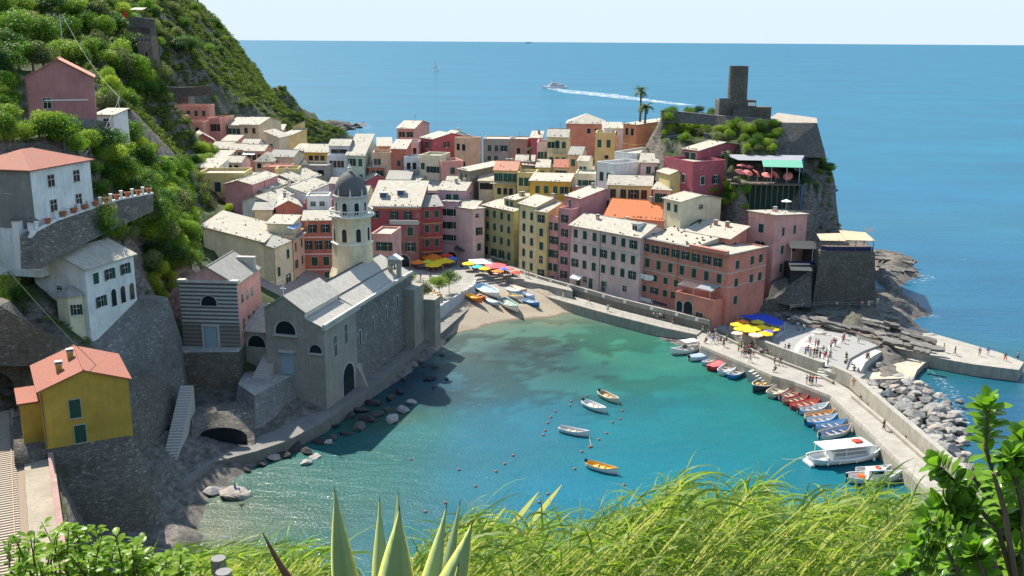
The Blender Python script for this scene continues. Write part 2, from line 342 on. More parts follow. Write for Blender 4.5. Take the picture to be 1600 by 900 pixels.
# ================================================ LAND
def land():
    c = []
    def pz(px, py, z): v = P(px, py, z); c.append((v.x, v.y, z))
    def py_(px, py, Y): v = PY(px, py, Y); c.append(tuple(v))
    def pt(x, y, z): c.append((x, y, z))
    # ridge of the big hill down to its rocky point, and its seaward back
    ridge = [(575, 196, 765), (560, 192, 757), (545, 190, 748), (520, 186, 735), (490, 178, 720), (465, 165, 700), (440, 140, 685), (400, 103, 660), (360, 60, 640), (330, 28, 625), (300, -2, 610), (240, -60, 590), (100, -200, 560)]
    for a, b, Y in ridge:
        v = PY(a, b, Y)
        if a > 570: v.z = -1
        c.append(tuple(v)); k = 0.25 * max(v.z, 4) + 14
        pt(v.x + k * 0.5, v.y + k + 12, max(-6, v.z * 0.45 - 4)); pt(v.x + 40 + k * 2.2, v.y + 60 + k * 2.5, -6)
    for a, b, Y in [(520, 197, 0), (505, 204, 0), (490, 207, 0), (478, 214, 0), (550, 196, 0)]: pz(a, b, 0.3)
    for a, b in [(535, 205), (520, 215), (500, 222), (475, 232), (580, 203)]: pz(a, b, -6)
    for a, b, Y in [(330, 175, 430), (380, 172, 450), (440, 178, 520), (475, 195, 600), (430, 200, 480), (230, 97, 300), (250, 150, 330), (150, 110, 235), (60, 60, 270), (0, 20, 280), (150, 20, 340), (230, 30, 390), (0, -60, 320), (250, 0, 500),
                    (320, 100, 450), (380, 125, 520), (300, 40, 520), (420, 150, 600), (350, 145, 470), (-200, 0, 300), (-300, -200, 400), (280, 60, 480), (200, 60, 320),
                    (100, 195, 158), (0, 215, 148), (150, 192, 172), (180, 230, 178), (200, 262, 190), (250, 300, 212), (300, 332, 232), (270, 236, 280), (240, 200, 315), (290, 212, 335),
                    (0, 335, 146), (60, 330, 150), (131, 326, 148), (180, 300, 176), (230, 305, 190),
                    (0, 450, 141), (50, 430, 143), (120, 372, 148), (230, 330, 172), (-150, 430, 130), (-150, 250, 150), (-200, 100, 200),
                    (215, 405, 161), (240, 420, 166), (265, 430, 172), (300, 400, 190), (322, 392, 205)]: py_(a, b, Y)
    # track shelf, retained ground, coast path
    for x, y, z in [(-60, 60, 13), (-42.5, 60, 13), (-42.6, 84, 13), (-47.5, 98, 13), (-53, 107, 13), (-41.2, 84, 2), (-46, 98, 2), (-50.5, 108.5, 3), (-72, 119, 13), (-70, 100, 13), (-66, 75, 13), (-57, 127, 13), (-67, 127, 12.5), (-58, 105, 13), (-62, 122, 13), (-52, 124, 10), (-47, 122, 3), (-90, 60, 40), (-95, 110, 42), (-79, 124, 28), (-66, 134, 27), (-58, 134, 20), (-56, 130, 8), (-51, 134, 4.5), (-63.5, 142, 22), (-59, 152, 22.5), (-58, 159, 20), (-60, 138, 9), (-56, 145, 5), (-50, 149, 4.5), (-60, 139.5, 7)]: pt(x, y, z)
    for x, y, z in [(-39, 62, 2), (-41, 85, 2), (-41.5, 100, 2), (-40.5, 112, 2.0), (-46, 118, 2.5), (-47, 130, 2.5), (-43.5, 138, 2.2), (-49, 140, 4), (-34, 55, -2), (-36, 85, -2.5), (-37, 105, -2), (-39, 118, -1.2), (-40.5, 128, -1), (-37, 136, -1), (-30, 128, -3), (-28, 100, -5)]: pt(x, y, z)
    for x, y, z in [(-42, 143, 2.4), (-36, 151, 2.2), (-32, 156, 2.0), (-29, 165, 1.8), (-25, 176, 1.6), (-20.5, 187, 1.6), (-16, 202, 1.6), (-34, 144, -1), (-28, 152, -1.2), (-25, 163, -1.4), (-20, 174, -1.3), (-16.5, 186, -1.2), (-13, 200, -0.6), (-10, 180, -3), (-18, 155, -3.5)]: pt(x, y, z)
    for x, y, z in [(-54, 161, 10), (-47, 160, 9), (-53, 154, 4.5), (-48, 154, 4), (-44, 153, 3), (-40, 158, 5), (-35, 165, 5), (-32, 185, 4), (-60, 162, 14), (-64, 170, 22), (-55, 180, 14), (-45, 200, 7), (-30, 215, 2.6), (-24, 225, 2.6), (-18, 206, 2.4), (-19, 212, 2.6), (-12, 226, 2.7), (-6, 232, 2.7), (-1, 238, 2.7), (3, 246, 2.7), (0, 258, 2.8), (-10, 272, 2.9), (-25, 275, 3), (-35, 250, 3), (-25, 290, 3.2), (-8, 285, 3.2), (4, 270, 3.2), (10, 250, 3)]: pt(x, y, z)
    # beach
    for x, y, z in [(-15.5, 205, 0.7), (-13, 207.5, 0.05), (-8.5, 212.6, 0.02), (-3, 217.2, 0.02), (7.5, 222, 0.02), (13, 226.0, 0.05), (-14, 210, 1.0), (-8, 219, 1.1), (-2, 226, 1.2), (6, 230, 1.2), (10, 229, 1.0), (-10, 203, -1.2), (-2, 208, -1.5), (9, 214, -1.4), (20, 215, -2), (0, 190, -4), (30, 180, -5), (15, 120, -7), (60, 90, -8), (-5, 232, 2.6), (2, 236, 2.2), (-7.5, 228, 2.2)]: pt(x, y, z)
    # foot of the harbour houses, lower terrace
    for x, y, z in [(10, 236, 3.2), (14, 239, 4), (8, 228, .9), (29, 223, 4), (45, 206, 3.5), (16, 229, 1.0), (25, 222, 1.8), (38, 210, 1.8), (42, 200, 1.8), (30, 245, 5), (50, 235, 6), (47, 204, 3.2), (54, 222, 4.5), (62, 226, 5.5), (56, 205, 3), (66, 205, 3), (75, 200, 3)]: pt(x, y, z)
    for a, b, z in [(1180, 600, -2), (1300, 640, -3), (1390, 715, -3), (1085, 531, -2), (1480, 800, -3)]: pz(a, b, z)
    for x, y, z in [(62, 180, 0.4), (68, 172, 0.2), (72, 165, -0.5), (68, 150, -1), (80, 160, -4), (86, 175, -4), (90, 190, -4), (63, 150, 0.3), (62, 130, 0.3), (70, 130, -3), (100, 180, -6), (110, 190, -6)]: pt(x, y, z)
    # village bowl
    for a, b, Y in [(330, 305, 252), (400, 365, 235), (470, 400, 235), (430, 325, 270), (500, 330, 275), (560, 345, 290), (350, 268, 300), (400, 262, 335), (340, 240, 355), (450, 270, 345), (520, 312, 312), (600, 315, 312), (640, 345, 300), (700, 365, 298), (760, 350, 292), (640, 290, 330), (700, 280, 330), (780, 290, 320), (830, 300, 305),
                    (590, 262, 345), (540, 265, 360), (480, 245, 400), (420, 232, 420), (860, 330, 275), (900, 350, 258), (950, 380, 246), (900, 290, 290), (960, 310, 272), (1000, 330, 252), (1050, 350, 236), (1095, 350, 226)]: py_(a, b, Y)
    # sea behind the houses
    for a, b in [(600, 222), (700, 226), (800, 235), (880, 215), (960, 205)]:
        v = PY(a, b, 372); pt(v.x, v.y, 4); pt(v.x + 6, v.y + 22, -6)
    pt(-100, 455, 2); pt(-92, 480, -6); pt(-70, 425, -6)
    # castle hill
    for a, b, Y in [(1036, 178, 264), (1060, 172, 285), (1120, 178, 285), (1180, 182, 280), (1150, 181, 268), (1265, 193, 285), (1225, 183, 290), (1268, 200, 262), (1222, 199, 258),
                    (1037, 204, 262), (1060, 212, 260), (1115, 214, 262), (1100, 292, 240), (1125, 272, 243), (1149, 248, 249), (1180, 214, 254), (1210, 225, 252), (1040, 262, 262), (1085, 225, 266), (1165, 236, 247), (1215, 240, 246), (1150, 262, 236), (1270, 275, 234), (1240, 262, 238), (1285, 276, 240),
                    (1030, 290, 250), (1034, 210, 290), (1010, 262, 288), (985, 240, 300), (950, 262, 300), (930, 245, 330), (1090, 300, 240), (1100, 330, 236)]: py_(a, b, Y)
    for a, b, Y in [(1282, 215, 262), (1292, 250, 258), (1303, 268, 254), (1305, 290, 253), (1300, 305, 250), (1290, 330, 248), (1283, 345, 244)]: py_(a, b, Y)
    for a, b, Y in [(1282, 215, 300), (1300, 250, 280)]: v = PY(a, b, Y); pt(v.x + 2, v.y, v.z - 22)
    for x, y, z in [(60, 325, 6), (70, 330, -6), (78, 310, 2), (88, 300, -6), (90, 280, -6), (82, 285, 4), (40, 345, -6), (86, 262, 0.5), (91, 262, -6), (98, 290, -6), (97, 275, -6), (95, 255, -5), (86.5, 250, 0.5), (87, 242, 1)]: pt(x, y, z)
    # shore rocks below the cliff
    for a, b, z in [(1290, 366, 6), (1300, 372, 5), (1320, 365, 2), (1345, 372, 0.2), (1330, 380, 1.5), (1360, 384, -4), (1350, 392, 2), (1375, 393, 3), (1400, 402, 4), (1415, 408, 3), (1432, 428, 0.2), (1405, 425, 1.2), (1380, 418, 2), (1450, 440, -5), (1385, 440, 1), (1400, 455, 1.5), (1420, 470, 1.2), (1446, 488, 0.1), (1400, 492, 1), (1470, 495, -5)]: pz(a, b, z)
    for a, b, z in [(1200, 470, 5), (1250, 480, 4.5), (1300, 478, 5), (1360, 478, 4.5), (1380, 470, 4), (1230, 500, 3.4), (1290, 520, 3.3), (1315, 490, 5.0), (1360, 505, 4.8), (1400, 515, 3.2), (1440, 528, 2.4), (1420, 500, 1.0), (1440, 512, -1), (1480, 520, -3), (1345, 530, 3.0), (1380, 535, 2.6), (1290, 600, 0.5), (1500, 560, -3), (1600, 620, -5)]: pz(a, b, z)
    for x, y, z in [(62, 233, 9), (72, 232, 8), (82, 233, 7), (70, 222, 6), (78, 220, 5.5), (85, 236, 4)]: pt(x, y, z)
    for a, b, Y in [(1120, 322, 238), (1150, 322, 239), (1200, 322, 239), (1250, 328, 238)]: py_(a, b, Y)
    # open sea floor all round, and rising land off to the side
    for x, y, z in [(-40, 40, -6), (0, 40, -8), (120, 60, -8), (140, 150, -8), (150, 260, -8), (140, 360, -8), (60, 420, -8), (0, 450, -8), (-60, 620, -8), (-50, 800, -8), (-80, 900, -8), (-160, 900, -8), (-300, 900, -8), (-500, 900, 0),
                    (-500, 560, 170), (-500, 300, 150), (-500, 100, 130), (-300, 60, 110), (-160, 60, 75), (-500, 750, 90), (-300, 760, 40)]: pt(x, y, z)
    xs = lines_axis([(-500, -200, 6), (-200, -110, 2.5), (-110, 112, 1.1), (112, 150, 4)])
    ys = lines_axis([(40, 75, 2), (75, 340, 1.1), (340, 440, 2.2), (440, 900, 4)])
    X, Y, Z = tri_grid(c, xs, ys)
    up = np.clip(Z / 10, 0, 1)
    wild = np.clip((np.abs(np.gradient(Z, axis=0)) + np.abs(np.gradient(Z, axis=1))) * 0.7, 0, 1)
    far = np.clip((Y - 230) / 200, 0, 1)
    left = np.clip((-X - 45) / 20, 0, 1)
    Z = Z + up * wild * (2.0 + 5 * far) * fbm(X, Y, 14 + 26 * far.mean(), 5, 3)
    low = (Z > -0.8) & (Z < 14) & (wild > 0.15)
    Z = Z + np.where(low, np.abs(fbm(X, Y, 5, 4, 9)) * 2.0, 0) * np.where((X > 60) | (Y > 400), 1, 0.3)
    # farmed terraces on the near slopes and under the castle
    ter = (((X < -58) & (Y > 150) & (Y < 420)) * 1.0 + ((X > 35) & (X < 80) & (Y > 236) & (Y < 262) & (Z > 24)) * 1.0)
    st = np.where(Y > 250, 3.4, 2.6); q = Z / st; fr = q - np.floor(q); Zt = (np.floor(q) + np.clip((fr - 0.72) / 0.28, 0, 1)) * st
    Z = np.where(ter > 0, Z * 0.25 + Zt * 0.75, Z)
    # materials
    n = N('hillside', 0.95); geo = n.n('NewGeometry'); pos = geo.outputs['Position']
    sep = n.n('SeparateXYZ'); n.l(geo.outputs['Normal'], sep.inputs[0])
    spz = n.n('SeparateXYZ'); n.l(pos, spz.inputs[0])
    r1 = n.noise(0.25, 6, 0.7, pos); r2 = n.noise(1.7, 5, 0.75, pos)
    mpl = n.n('Mapping'); mpl.inputs['Scale'].default_value = (1, 1, 3.2); mpl.inputs['Rotation'].default_value = (0.5, 0.35, 0); n.l(pos, mpl.inputs[0])
    strata = n.noise(0.6, 6, 0.75, mpl.outputs[0])
    rock = n.ramp(strata, [(0.3, (0.045, 0.038, 0.032)), (0.5, (0.13, 0.115, 0.10)), (0.7, (0.25, 0.23, 0.20))])
    grass = n.ramp(r2, [(0.3, (0.02, 0.032, 0.012)), (0.55, (0.045, 0.065, 0.02)), (0.8, (0.12, 0.11, 0.05))])
    f = n.ramp(n.math('ADD', sep.outputs[2], n.math('MULTIPLY', r1, 0.35)), [(0.78, (0, 0, 0)), (0.95, (1, 1, 1))])
    lowf = n.ramp(n.math('MULTIPLY', spz.outputs[2], 0.1), [(0.35, (0, 0, 0)), (0.9, (1, 1, 1))])
    col = n.mix(n.math('MULTIPLY', f, lowf), rock, grass)
    n.color(col); n.bump(n.mix(0.5, strata, r2), 0.9, 0.35)
    # sand / pebble beach and quay ground
    b = N('beach_sand', 0.95); gp = b.n('NewGeometry').outputs['Position']
    sz = b.n('SeparateXYZ'); b.l(gp, sz.inputs[0])
    wet = b.ramp(b.math('ADD', sz.outputs[2], b.math('MULTIPLY', b.noise(0.6, 4, 0.6, gp), 0.35)), [(0.25, (0.0,) * 3), (0.42, (1, 1, 1))])
    sand = b.ramp(b.noise(3.5, 6, 0.8, gp), [(0.3, (0.20, 0.165, 0.12)), (0.7, (0.38, 0.32, 0.24))])
    b.color(b.mix(wet, b.mix(1.0, sand, (0.5, 0.46, 0.42), 'MULTIPLY'), sand)); b.bump(b.noise(5, 5, 0.8, gp), 0.6, 0.06)
    o = grid_obj('terrain', X, Y, Z, [n.m, b.m, flat('village_paving', (.26, .24, .21), .95, .25, 0, 1.2)], True)
    cx = (X[:-1, :-1] + X[1:, 1:]) / 2; cy = (Y[:-1, :-1] + Y[1:, 1:]) / 2
    cz = LZc = (Z[:-1, :-1] + Z[1:, 1:]) / 2
    isv = (cx > -62 + (cy - 225) * -.22) & (cx < 45) & (cy > 204) & (cy < 350) & (cz < 25) & (cz > 1.6) & ~((cx > 30) & (cy < 232))
    isb = ((cx > -16.5) & (cx < 22) & (cy > 195) & (cy < 237) & (cy - 0.55 * (cx + 16) > 190)).astype(np.int32)
    o.data.polygons.foreach_set('material_index', np.where(isb > 0, 1, np.where(isv, 2, 0)).astype(np.int32).ravel())
    tag(o, kind='structure')
    return xs, ys, Z
LX, LY, LZ = land()
def G(x, y):
    i = min(max(int(np.searchsorted(LX, x)) - 1, 0), len(LX) - 2); j = min(max(int(np.searchsorted(LY, y)) - 1, 0), len(LY) - 2)
    u = (x - LX[i]) / (LX[i + 1] - LX[i]); v = (y - LY[j]) / (LY[j + 1] - LY[j])
    return float((LZ[j, i] * (1 - u) + LZ[j, i + 1] * u) * (1 - v) + (LZ[j + 1, i] * (1 - u) + LZ[j + 1, i + 1] * u) * v)
def hit(px, py, y0=60, y1=900):
    """where the sight line through a photo point meets the land"""
    d = ray(px, py); y = y0
    while y < y1:
        p = d * (y / d.y); z = H + p.z
        if z < G(p.x, y): return Vector((p.x, y, G(p.x, y)))
        y += 1.0
    return None
# ================================================ HOUSES
PC = dict(pink=(.64, .33, .29), palepink=(.70, .49, .455), rosered=(.46, .20, .19), lilac=(.57, .37, .42), redpink=(.57, .22, .165), darkred=(.36, .08, .085), crimson=(.40, .10, .125), orange=(.62, .25, .12), brick=(.54, .18, .125),
          peach=(.66, .45, .30), yellow=(.66, .53, .24), ochre=(.62, .38, .055), cream=(.70, .63, .44), olive=(.37, .35, .165), lime=(.66, .60, .34), mint=(.48, .58, .46), white=(.74, .74, .72), grey=(.36, .34, .30),
          salmon=(.62, .30, .24), brown=(.42, .27, .20), mauve=(.54, .26, .27), sand=(.62, .52, .38), bluewhite=(.60, .63, .66), mustard=(.50, .33, .06))
RC = dict(pale=SL_PALE, grey=SL_GREY, cream=SL_CREAM, terra=TERRA, orange=ORANGE_T, salmon=SAMON)
STONE = lambda: stone('rubble_stone', (.17, .15, .125), (.27, .245, .21), (.30, .28, .24), 1.7)
def wallmat(c):
    if c == 'stone': return STONE()
    if c in MC: return MC[c]
    return plaster('plaster_' + c, PC[c], 0.9 if c in ('grey', 'darkred', 'brown', 'brick') else 0.5)
WMESH = {}
def win_mesh(kind, w, h, sh, trim):
    key = (kind, w, h, sh, trim)
    if key in WMESH: return WMESH[key]
    shm = {'g': GREEN_SH, 't': TEAL_SH, 'b': BROWN_SH}[sh](); tm = {'w': WHITE, 'c': CONC}[trim]()
    b = MB()
    if kind == 'frame':      # surround, sill, glass, glazing bars
        b.box(-w / 2 - .09, -w / 2, -.05, 0.02, 0, h, 1); b.box(w / 2, w / 2 + .09, -.05, .02, 0, h, 1); b.box(-w / 2 - .09, w / 2 + .09, -.05, .02, h, h + .1, 1)
        b.box(-w / 2 - .16, w / 2 + .16, -.14, .02, -.12, 0, 1); b.box(-w / 2, w / 2, -.02, .0, 0, h, 0)
        b.box(-.025, .025, -.035, -.02, 0, h, 2); b.box(-w / 2, w / 2, -.035, -.02, h * .6, h * .6 + .05, 2)
        me = b.mesh('window', [DARK(), tm, WHITE()])
    elif kind in ('shut_c', 'shut_o', 'shut_h'):
        n = max(3, int(h / .16)); ww = w / 2 if kind == 'shut_c' else w * .46
        b.box(0, ww - .015, -.045, 0, 0, h, 0)
        for i in range(n): b.box(.05, ww - .065, -.07, -.045, h * (i + .25) / n, h * (i + .8) / n, 0)
        me = b.mesh('shutter', [shm])
    elif kind == 'whole_c':
        b.box(-w / 2 - .08, w / 2 + .08, -.04, .02, -.1, h + .08, 1); b.box(-w / 2, -.02, -.1, -.04, 0, h, 0); b.box(.02, w / 2, -.1, -.04, 0, h, 0)
        me = b.mesh('window', [shm, tm])
    elif kind == 'whole_o':
        b.box(-w / 2, w / 2, -.03, .02, 0, h, 2); b.box(-.03, .03, -.05, -.03, 0, h, 1); b.box(-w - .02, -w / 2, -.1, .0, 0, h, 0); b.box(w / 2, w + .02, -.1, .0, 0, h, 0); b.box(-w / 2 - .1, w / 2 + .1, -.12, .0, -.12, 0, 1)
        me = b.mesh('window', [shm, WHITE(), DARK()])
    elif kind == 'whole_d':
        b.box(-w / 2 - .07, w / 2 + .07, -.04, .02, -.1, h + .07, 1); b.box(-w / 2, w / 2, -.06, -.04, 0, h, 0)
        me = b.mesh('window', [DARK(), tm])
    elif kind == 'arch':
        pts = [(-w / 2, 0), (w / 2, 0)] + [(w / 2 * math.cos(a), h - w / 2 + w / 2 * math.sin(a)) for a in [math.pi * i / 8 for i in range(9)]]
        o = [(x, -.06, z) for x, z in pts]; b.add(o, [list(range(len(o)))], 0)
        r = [(x * 1.16, z * 1.05) for x, z in pts]
        for i in range(1, len(pts)):
            j = (i + 1) % len(pts)
            if i == len(pts) - 1: j = 0
            b.quad((pts[i][0], -.06, pts[i][1]), (pts[j][0], -.06, pts[j][1]), (r[j][0], -.1, r[j][1]), (r[i][0], -.1, r[i][1]), 1)
            b.quad((r[i][0], -.1, r[i][1]), (r[j][0], -.1, r[j][1]), (r[j][0], .02, r[j][1]), (r[i][0], .02, r[i][1]), 1)
        me = b.mesh('window', [DARK(), tm])
    elif kind == 'door':
        b.box(-w / 2 - .14, w / 2 + .14, -.05, .02, 0, h + .14, 1); b.box(-w / 2, w / 2, -.09, -.05, 0, h, 0); b.box(-.015, .015, -.1, -.09, 0, h, 1)
        me = b.mesh('door', [shm, tm])
    WMESH[key] = me; return me
RNG = random.Random(5)
def add_window(root, M, style, w, h, sh, trim, detail):
    """style g closed shutters, o open shutters, d bare glass, D door, A arched opening, m mixed"""
    if style == 'm': style = RNG.choice('gggggood')
    if style == 'g' and RNG.random() < .14: style = 'o'
    def pt(me, par, mat, nm):
        o = bpy.data.objects.new(nm, me); COL.objects.link(o); o.parent = par; reg(o, par); o.matrix_local = mat; return o
    if style == 'D': return pt(win_mesh('door', w, h, sh, trim), root, M, 'door')
    if style == 'A': return pt(win_mesh('arch', w, h, sh, trim), root, M, 'window')
    if not detail:
        return pt(win_mesh('whole_' + (style if style in 'od' else 'c'), w, h, sh, trim), root, M, 'window')
    f = pt(win_mesh('frame', w, h, sh, trim), root, M, 'window')
    T = Matrix.Translation
    if style == 'g':
        pt(win_mesh('shut_c', w, h, sh, trim), f, T((-w / 2, -.06, 0)), 'shutter'); pt(win_mesh('shut_c', w, h, sh, trim), f, T((.015, -.06, 0)), 'shutter')
    elif style == 'o':
        a = RNG.uniform(0.02, 0.35)
        pt(win_mesh('shut_o', w, h, sh, trim), f, T((w / 2 + .03, -.05, 0)) @ Matrix.Rotation(-a, 4, 'Z'), 'shutter')
        pt(win_mesh('shut_o', w, h, sh, trim), f, T((-w / 2 - .03, -.05, 0)) @ Matrix.Rotation(a, 4, 'Z') @ T((-w * .46, 0, 0)), 'shutter')
    return f
def house(name, label, wall, A, B, Y, D, bot, roof='gx', rise=1.4, rc='pale', win='', sh='g', trim='c', yaw=None, oh=.35, bands=None, bandc=None, chim=0, into=None, cat='house', stones=True, deep=5.0, group=None, par=.8, wsize=(1.12, 1.9)):
    a = PY(A[0], A[1], Y); ze = a.z
    if yaw is None:
        b = P(B[0], B[1], ze); d = Vector((b.x - a.x, b.y - a.y)); W = d.length; yw = math.atan2(d.y, d.x)
    else:
        yw = math.radians(yaw); rb = ray(B[0], B[1]); c, s = math.cos(yw), math.sin(yw); k = rb.x / rb.y
        W = (k * a.y - a.x) / (c - k * s)
    if isinstance(D, tuple):   # far corner of the visible side wall, at eave height
        q = P(D[0], D[1], ze); bb = Vector((a.x + W * math.cos(yw), a.y + W * math.sin(yw))); D = max(4.0, min(40.0, (Vector((q.x, q.y)) - bb).length))
    zb = PY(A[0], bot, Y).z; hh = ze - zb
    Fw = Matrix.Translation((a.x, a.y, zb)) @ Matrix.Rotation(yw, 4, 'Z')
    if into is None:
        root = thing(name, label, cat, (a.x, a.y, zb), yw, group or 'houses of the harbour village'); M = Matrix.Identity(4)
        root['_fw'] = [x for r in Fw for x in r]
    else:
        root = into; f = list(root['_fw']); R0 = Matrix([f[0:4], f[4:8], f[8:12], f[12:16]]); M = R0.inverted() @ Fw
    def att(o): o.matrix_local = M; return o
    h = hh; b = MB(); zlo = -deep; wm = wallmat(wall)
    def wallpoly(pts): b.add(pts, [list(range(len(pts)))], 0)
    r = rise
    c00 = c10 = c11 = c01 = h; mids = {}
    if roof == 's': c01 = c11 = h + r
    if roof == 'sf': c00 = c10 = h + r
    if roof == 'sr': c10 = c11 = h + r
    if roof == 'sl': c00 = c01 = h + r
    if roof == 'f': c00 = c10 = c11 = c01 = h + par
    fr = [(0, 0, zlo), (W, 0, zlo), (W, 0, c10)] + ([(W / 2, 0, h + r)] if roof == 'gy' else []) + [(0, 0, c00)]
    bk = [(W, D, zlo), (0, D, zlo), (0, D, c01)] + ([(W / 2, D, h + r)] if roof == 'gy' else []) + [(W, D, c11)]
    rt = [(W, 0, zlo), (W, D, zlo), (W, D, c11)] + ([(W, D / 2, h + r)] if roof == 'gx' else []) + [(W, 0, c10)]
    lf = [(0, D, zlo), (0, 0, zlo), (0, 0, c00)] + ([(0, D / 2, h + r)] if roof == 'gx' else []) + [(0, D, c01)]
    for q in (fr, bk, rt, lf): wallpoly(q)
    if roof == 'f':   # parapet cap and sunk terrace
        t = .28
        for x0, x1, y0, y1 in ((0, W, 0, t), (0, W, D - t, D), (0, t, t, D - t), (W - t, W, t, D - t)):
            b.quad((x0, y0, h + par), (x1, y0, h + par), (x1, y1, h + par), (x0, y1, h + par), 0)
        for p0, p1 in (((t, t), (W - t, t)), ((W - t, t), (W - t, D - t)), ((W - t, D - t), (t, D - t)), ((t, D - t), (t, t))):
            b.quad((p0[0], p0[1], h), (p0[0], p0[1], h + par), (p1[0], p1[1], h + par), (p1[0], p1[1], h), 0)
    bo = att(b.build('wall', [wm], root))
    # roof slabs
    o = oh; th = .16; rb_ = MB()
    def slab(q):
        up = [(x, y, z + .06 + th) for x, y, z in q]; dn = [(x, y, z + .06) for x, y, z in q]; n = len(q)
        rb_.add(up + dn, [list(range(n)), list(range(n, 2 * n))[::-1]] + [[n + i, n + (i + 1) % n, (i + 1) % n, i] for i in range(n)], 0)
    zt = lambda x, y: h
    if roof == 'gx':
        k = r / (D / 2); slab([(-o, -o, h - k * o), (W + o, -o, h - k * o), (W + o, D / 2, h + r), (-o, D / 2, h + r)]); slab([(W + o, D + o, h - k * o), (-o, D + o, h - k * o), (-o, D / 2, h + r), (W + o, D / 2, h + r)])
        zt = lambda x, y: h + r - k * abs(y - D / 2)
    elif roof == 'gy':
        k = r / (W / 2); slab([(-o, -o, h - k * o), (W / 2, -o, h + r), (W / 2, D + o, h + r), (-o, D + o, h - k * o)]); slab([(W / 2, -o, h + r), (W + o, -o, h - k * o), (W + o, D + o, h - k * o), (W / 2, D + o, h + r)])
        zt = lambda x, y: h + r - k * abs(x - W / 2)
    elif roof in ('s', 'sf', 'sr', 'sl'):
        ky = {'s': r / D, 'sf': -r / D}.get(roof, 0); kx = {'sr': r / W, 'sl': -r / W}.get(roof, 0); z0 = c00
        zt = lambda x, y: z0 + kx * x + ky * y
        slab([(-o, -o, zt(-o, -o)), (W + o, -o, zt(W + o, -o)), (W + o, D + o, zt(W + o, D + o)), (-o, D + o, zt(-o, D + o))])
    elif roof == 'h':
        m = min(W, D) / 2; k = r / m
        if W >= D: e0, e1 = (m, D / 2), (W - m, D / 2)
        else: e0, e1 = (W / 2, m), (W / 2, D - m)
        q = [(-o, -o), (W + o, -o), (W + o, D + o), (-o, D + o)]; zl = h - k * o
        c = [(x, y, zl) for x, y in q]; E0 = (*e0, h + r); E1 = (*e1, h + r)
        if W >= D: [slab(s) for s in ([c[0], c[1], E1, E0], [c[1], c[2], E1], [c[2], c[3], E0, E1], [c[3], c[0], E0])]
        else: [slab(s) for s in ([c[0], c[1], E0], [c[1], c[2], E1, E0], [c[2], c[3], E1], [c[3], c[0], E0, E1])]
        zt = lambda x, y: h + k * min(x, y, W - x, D - y)
    else:
        rb_.box(.28, W - .28, .28, D - .28, h - .1, h + .02, 0); zt = lambda x, y: h
    rnd = random.Random(hash((round(a.x), round(a.y), round(W * 10))) & 0xffff)
    if stones and roof != 'f':
        nn = int(W * D / 9)
        for i in range(nn):
            x = rnd.uniform(.4, W - .4); y = rnd.uniform(.2, D - .2) if rnd.random() < .5 else rnd.uniform(0, .5)
            s = rnd.uniform(.08, .14); z = zt(x, y) + .2; rb_.box(x - s, x + s, y - s, y + s, z, z + s * 1.6, 1)
    if roof == 'gx': rb_.tube([(-o, D / 2, h + r + .24), (W + o, D / 2, h + r + .24)], .11, 5, 0)
    if roof == 'gy': rb_.tube([(W / 2, -o, h + r + .24), (W / 2, D + o, h + r + .24)], .11, 5, 0)
    detail = Y < 262
    ro = att(rb_.build('roof', [RC[rc](), flat('roof_weight_stone', (.09, .085, .08), .9)], root))
    if rnd.random() < .45 and not (name == 'oratory'):
        x, y = W * rnd.uniform(.2, .8), D * rnd.uniform(.3, .7); z = zt(x, y); ab = MB(); ab.tube([(x, y, z), (x, y, z + 2.2)], .035, 4)
        for k in range(4): ab.box(x - .45 + .07 * k, x + .45 - .07 * k, y - .02, y + .02, z + 1.5 + .2 * k, z + 1.53 + .2 * k, 0)
        ab.build('antenna', [flat('antenna_grey', (.12, .12, .12), .6)], ro)
    if detail and into is None and W > 4:
        for x in ((.12,) if W < 14 else (.12, W * .45)): dp = MB(); dp.tube([(x, -.1, h - .2), (x, -.1, .2)], .06, 5); att(dp.build('drainpipe', [flat('pipe_brown', (.16, .10, .08), .7)], root))
    for i in range(chim):
        cx = W * (.2 + .55 * rnd.random()); cy = D * (.3 + .5 * rnd.random()); z = zt(cx, cy)
        cb = MB(); cb.box(cx - .35, cx + .35, cy - .3, cy + .3, z - .3, z + 1.0, 0); cb.box(cx - .45, cx + .45, cy - .4, cy + .4, z + 1.0, z + 1.12, 1)
        cb.box(cx - .3, cx + .3, cy - .25, cy + .25, z + 1.12, z + 1.3, 2); cb.box(cx - .45, cx + .45, cy - .4, cy + .4, z + 1.3, z + 1.4, 1)
        cb.build('chimney', [wm if rnd.random() < .6 else CONC(), CONC(), DARK()], ro)
    if bands:
        bm = MB()
        for z in bands: bm.box(-.04, W + .04, -.06, D + .02, h - z, h - z + .22, 0)
        att(bm.build('string_course', [bandc or CONC()], root))
    for spec in win.split():
        face = spec[0]; body, *opts = spec[2:].split(','); op = {q[0]: q[1:] for q in opts}
        rows, rest = body.split('x'); rows = int(rows); cols = int(rest[:-1]); st = rest[-1]
        L = W if face in 'fb' else D; ww, wh = wsize
        if 'w' in op: ww = float(op['w'])
        if 'h' in op: wh = float(op['h'])
        t = float(op.get('t', .7)); dz = float(op.get('d', 3.3)); x0, x1 = [float(q) for q in op.get('x', '.1-.9').split('-')]
        for i in range(rows):
            for j in range(cols):
                u = L * (x0 + (x1 - x0) * ((j + .5) / cols)); z = h - t - wh - dz * i
                if st != 'D' and st != 'A': u += rnd.uniform(-.06, .06); z += rnd.uniform(-.03, .03)
                m = {'f': Matrix.Translation((u, 0, z)), 'r': Matrix.Translation((W, u, z)) @ Matrix.Rotation(math.pi / 2, 4, 'Z'), 'l': Matrix.Translation((0, D - u, z)) @ Matrix.Rotation(-math.pi / 2, 4, 'Z')}[face]
                add_window(root, M @ m, st, ww, wh, sh, trim, detail)
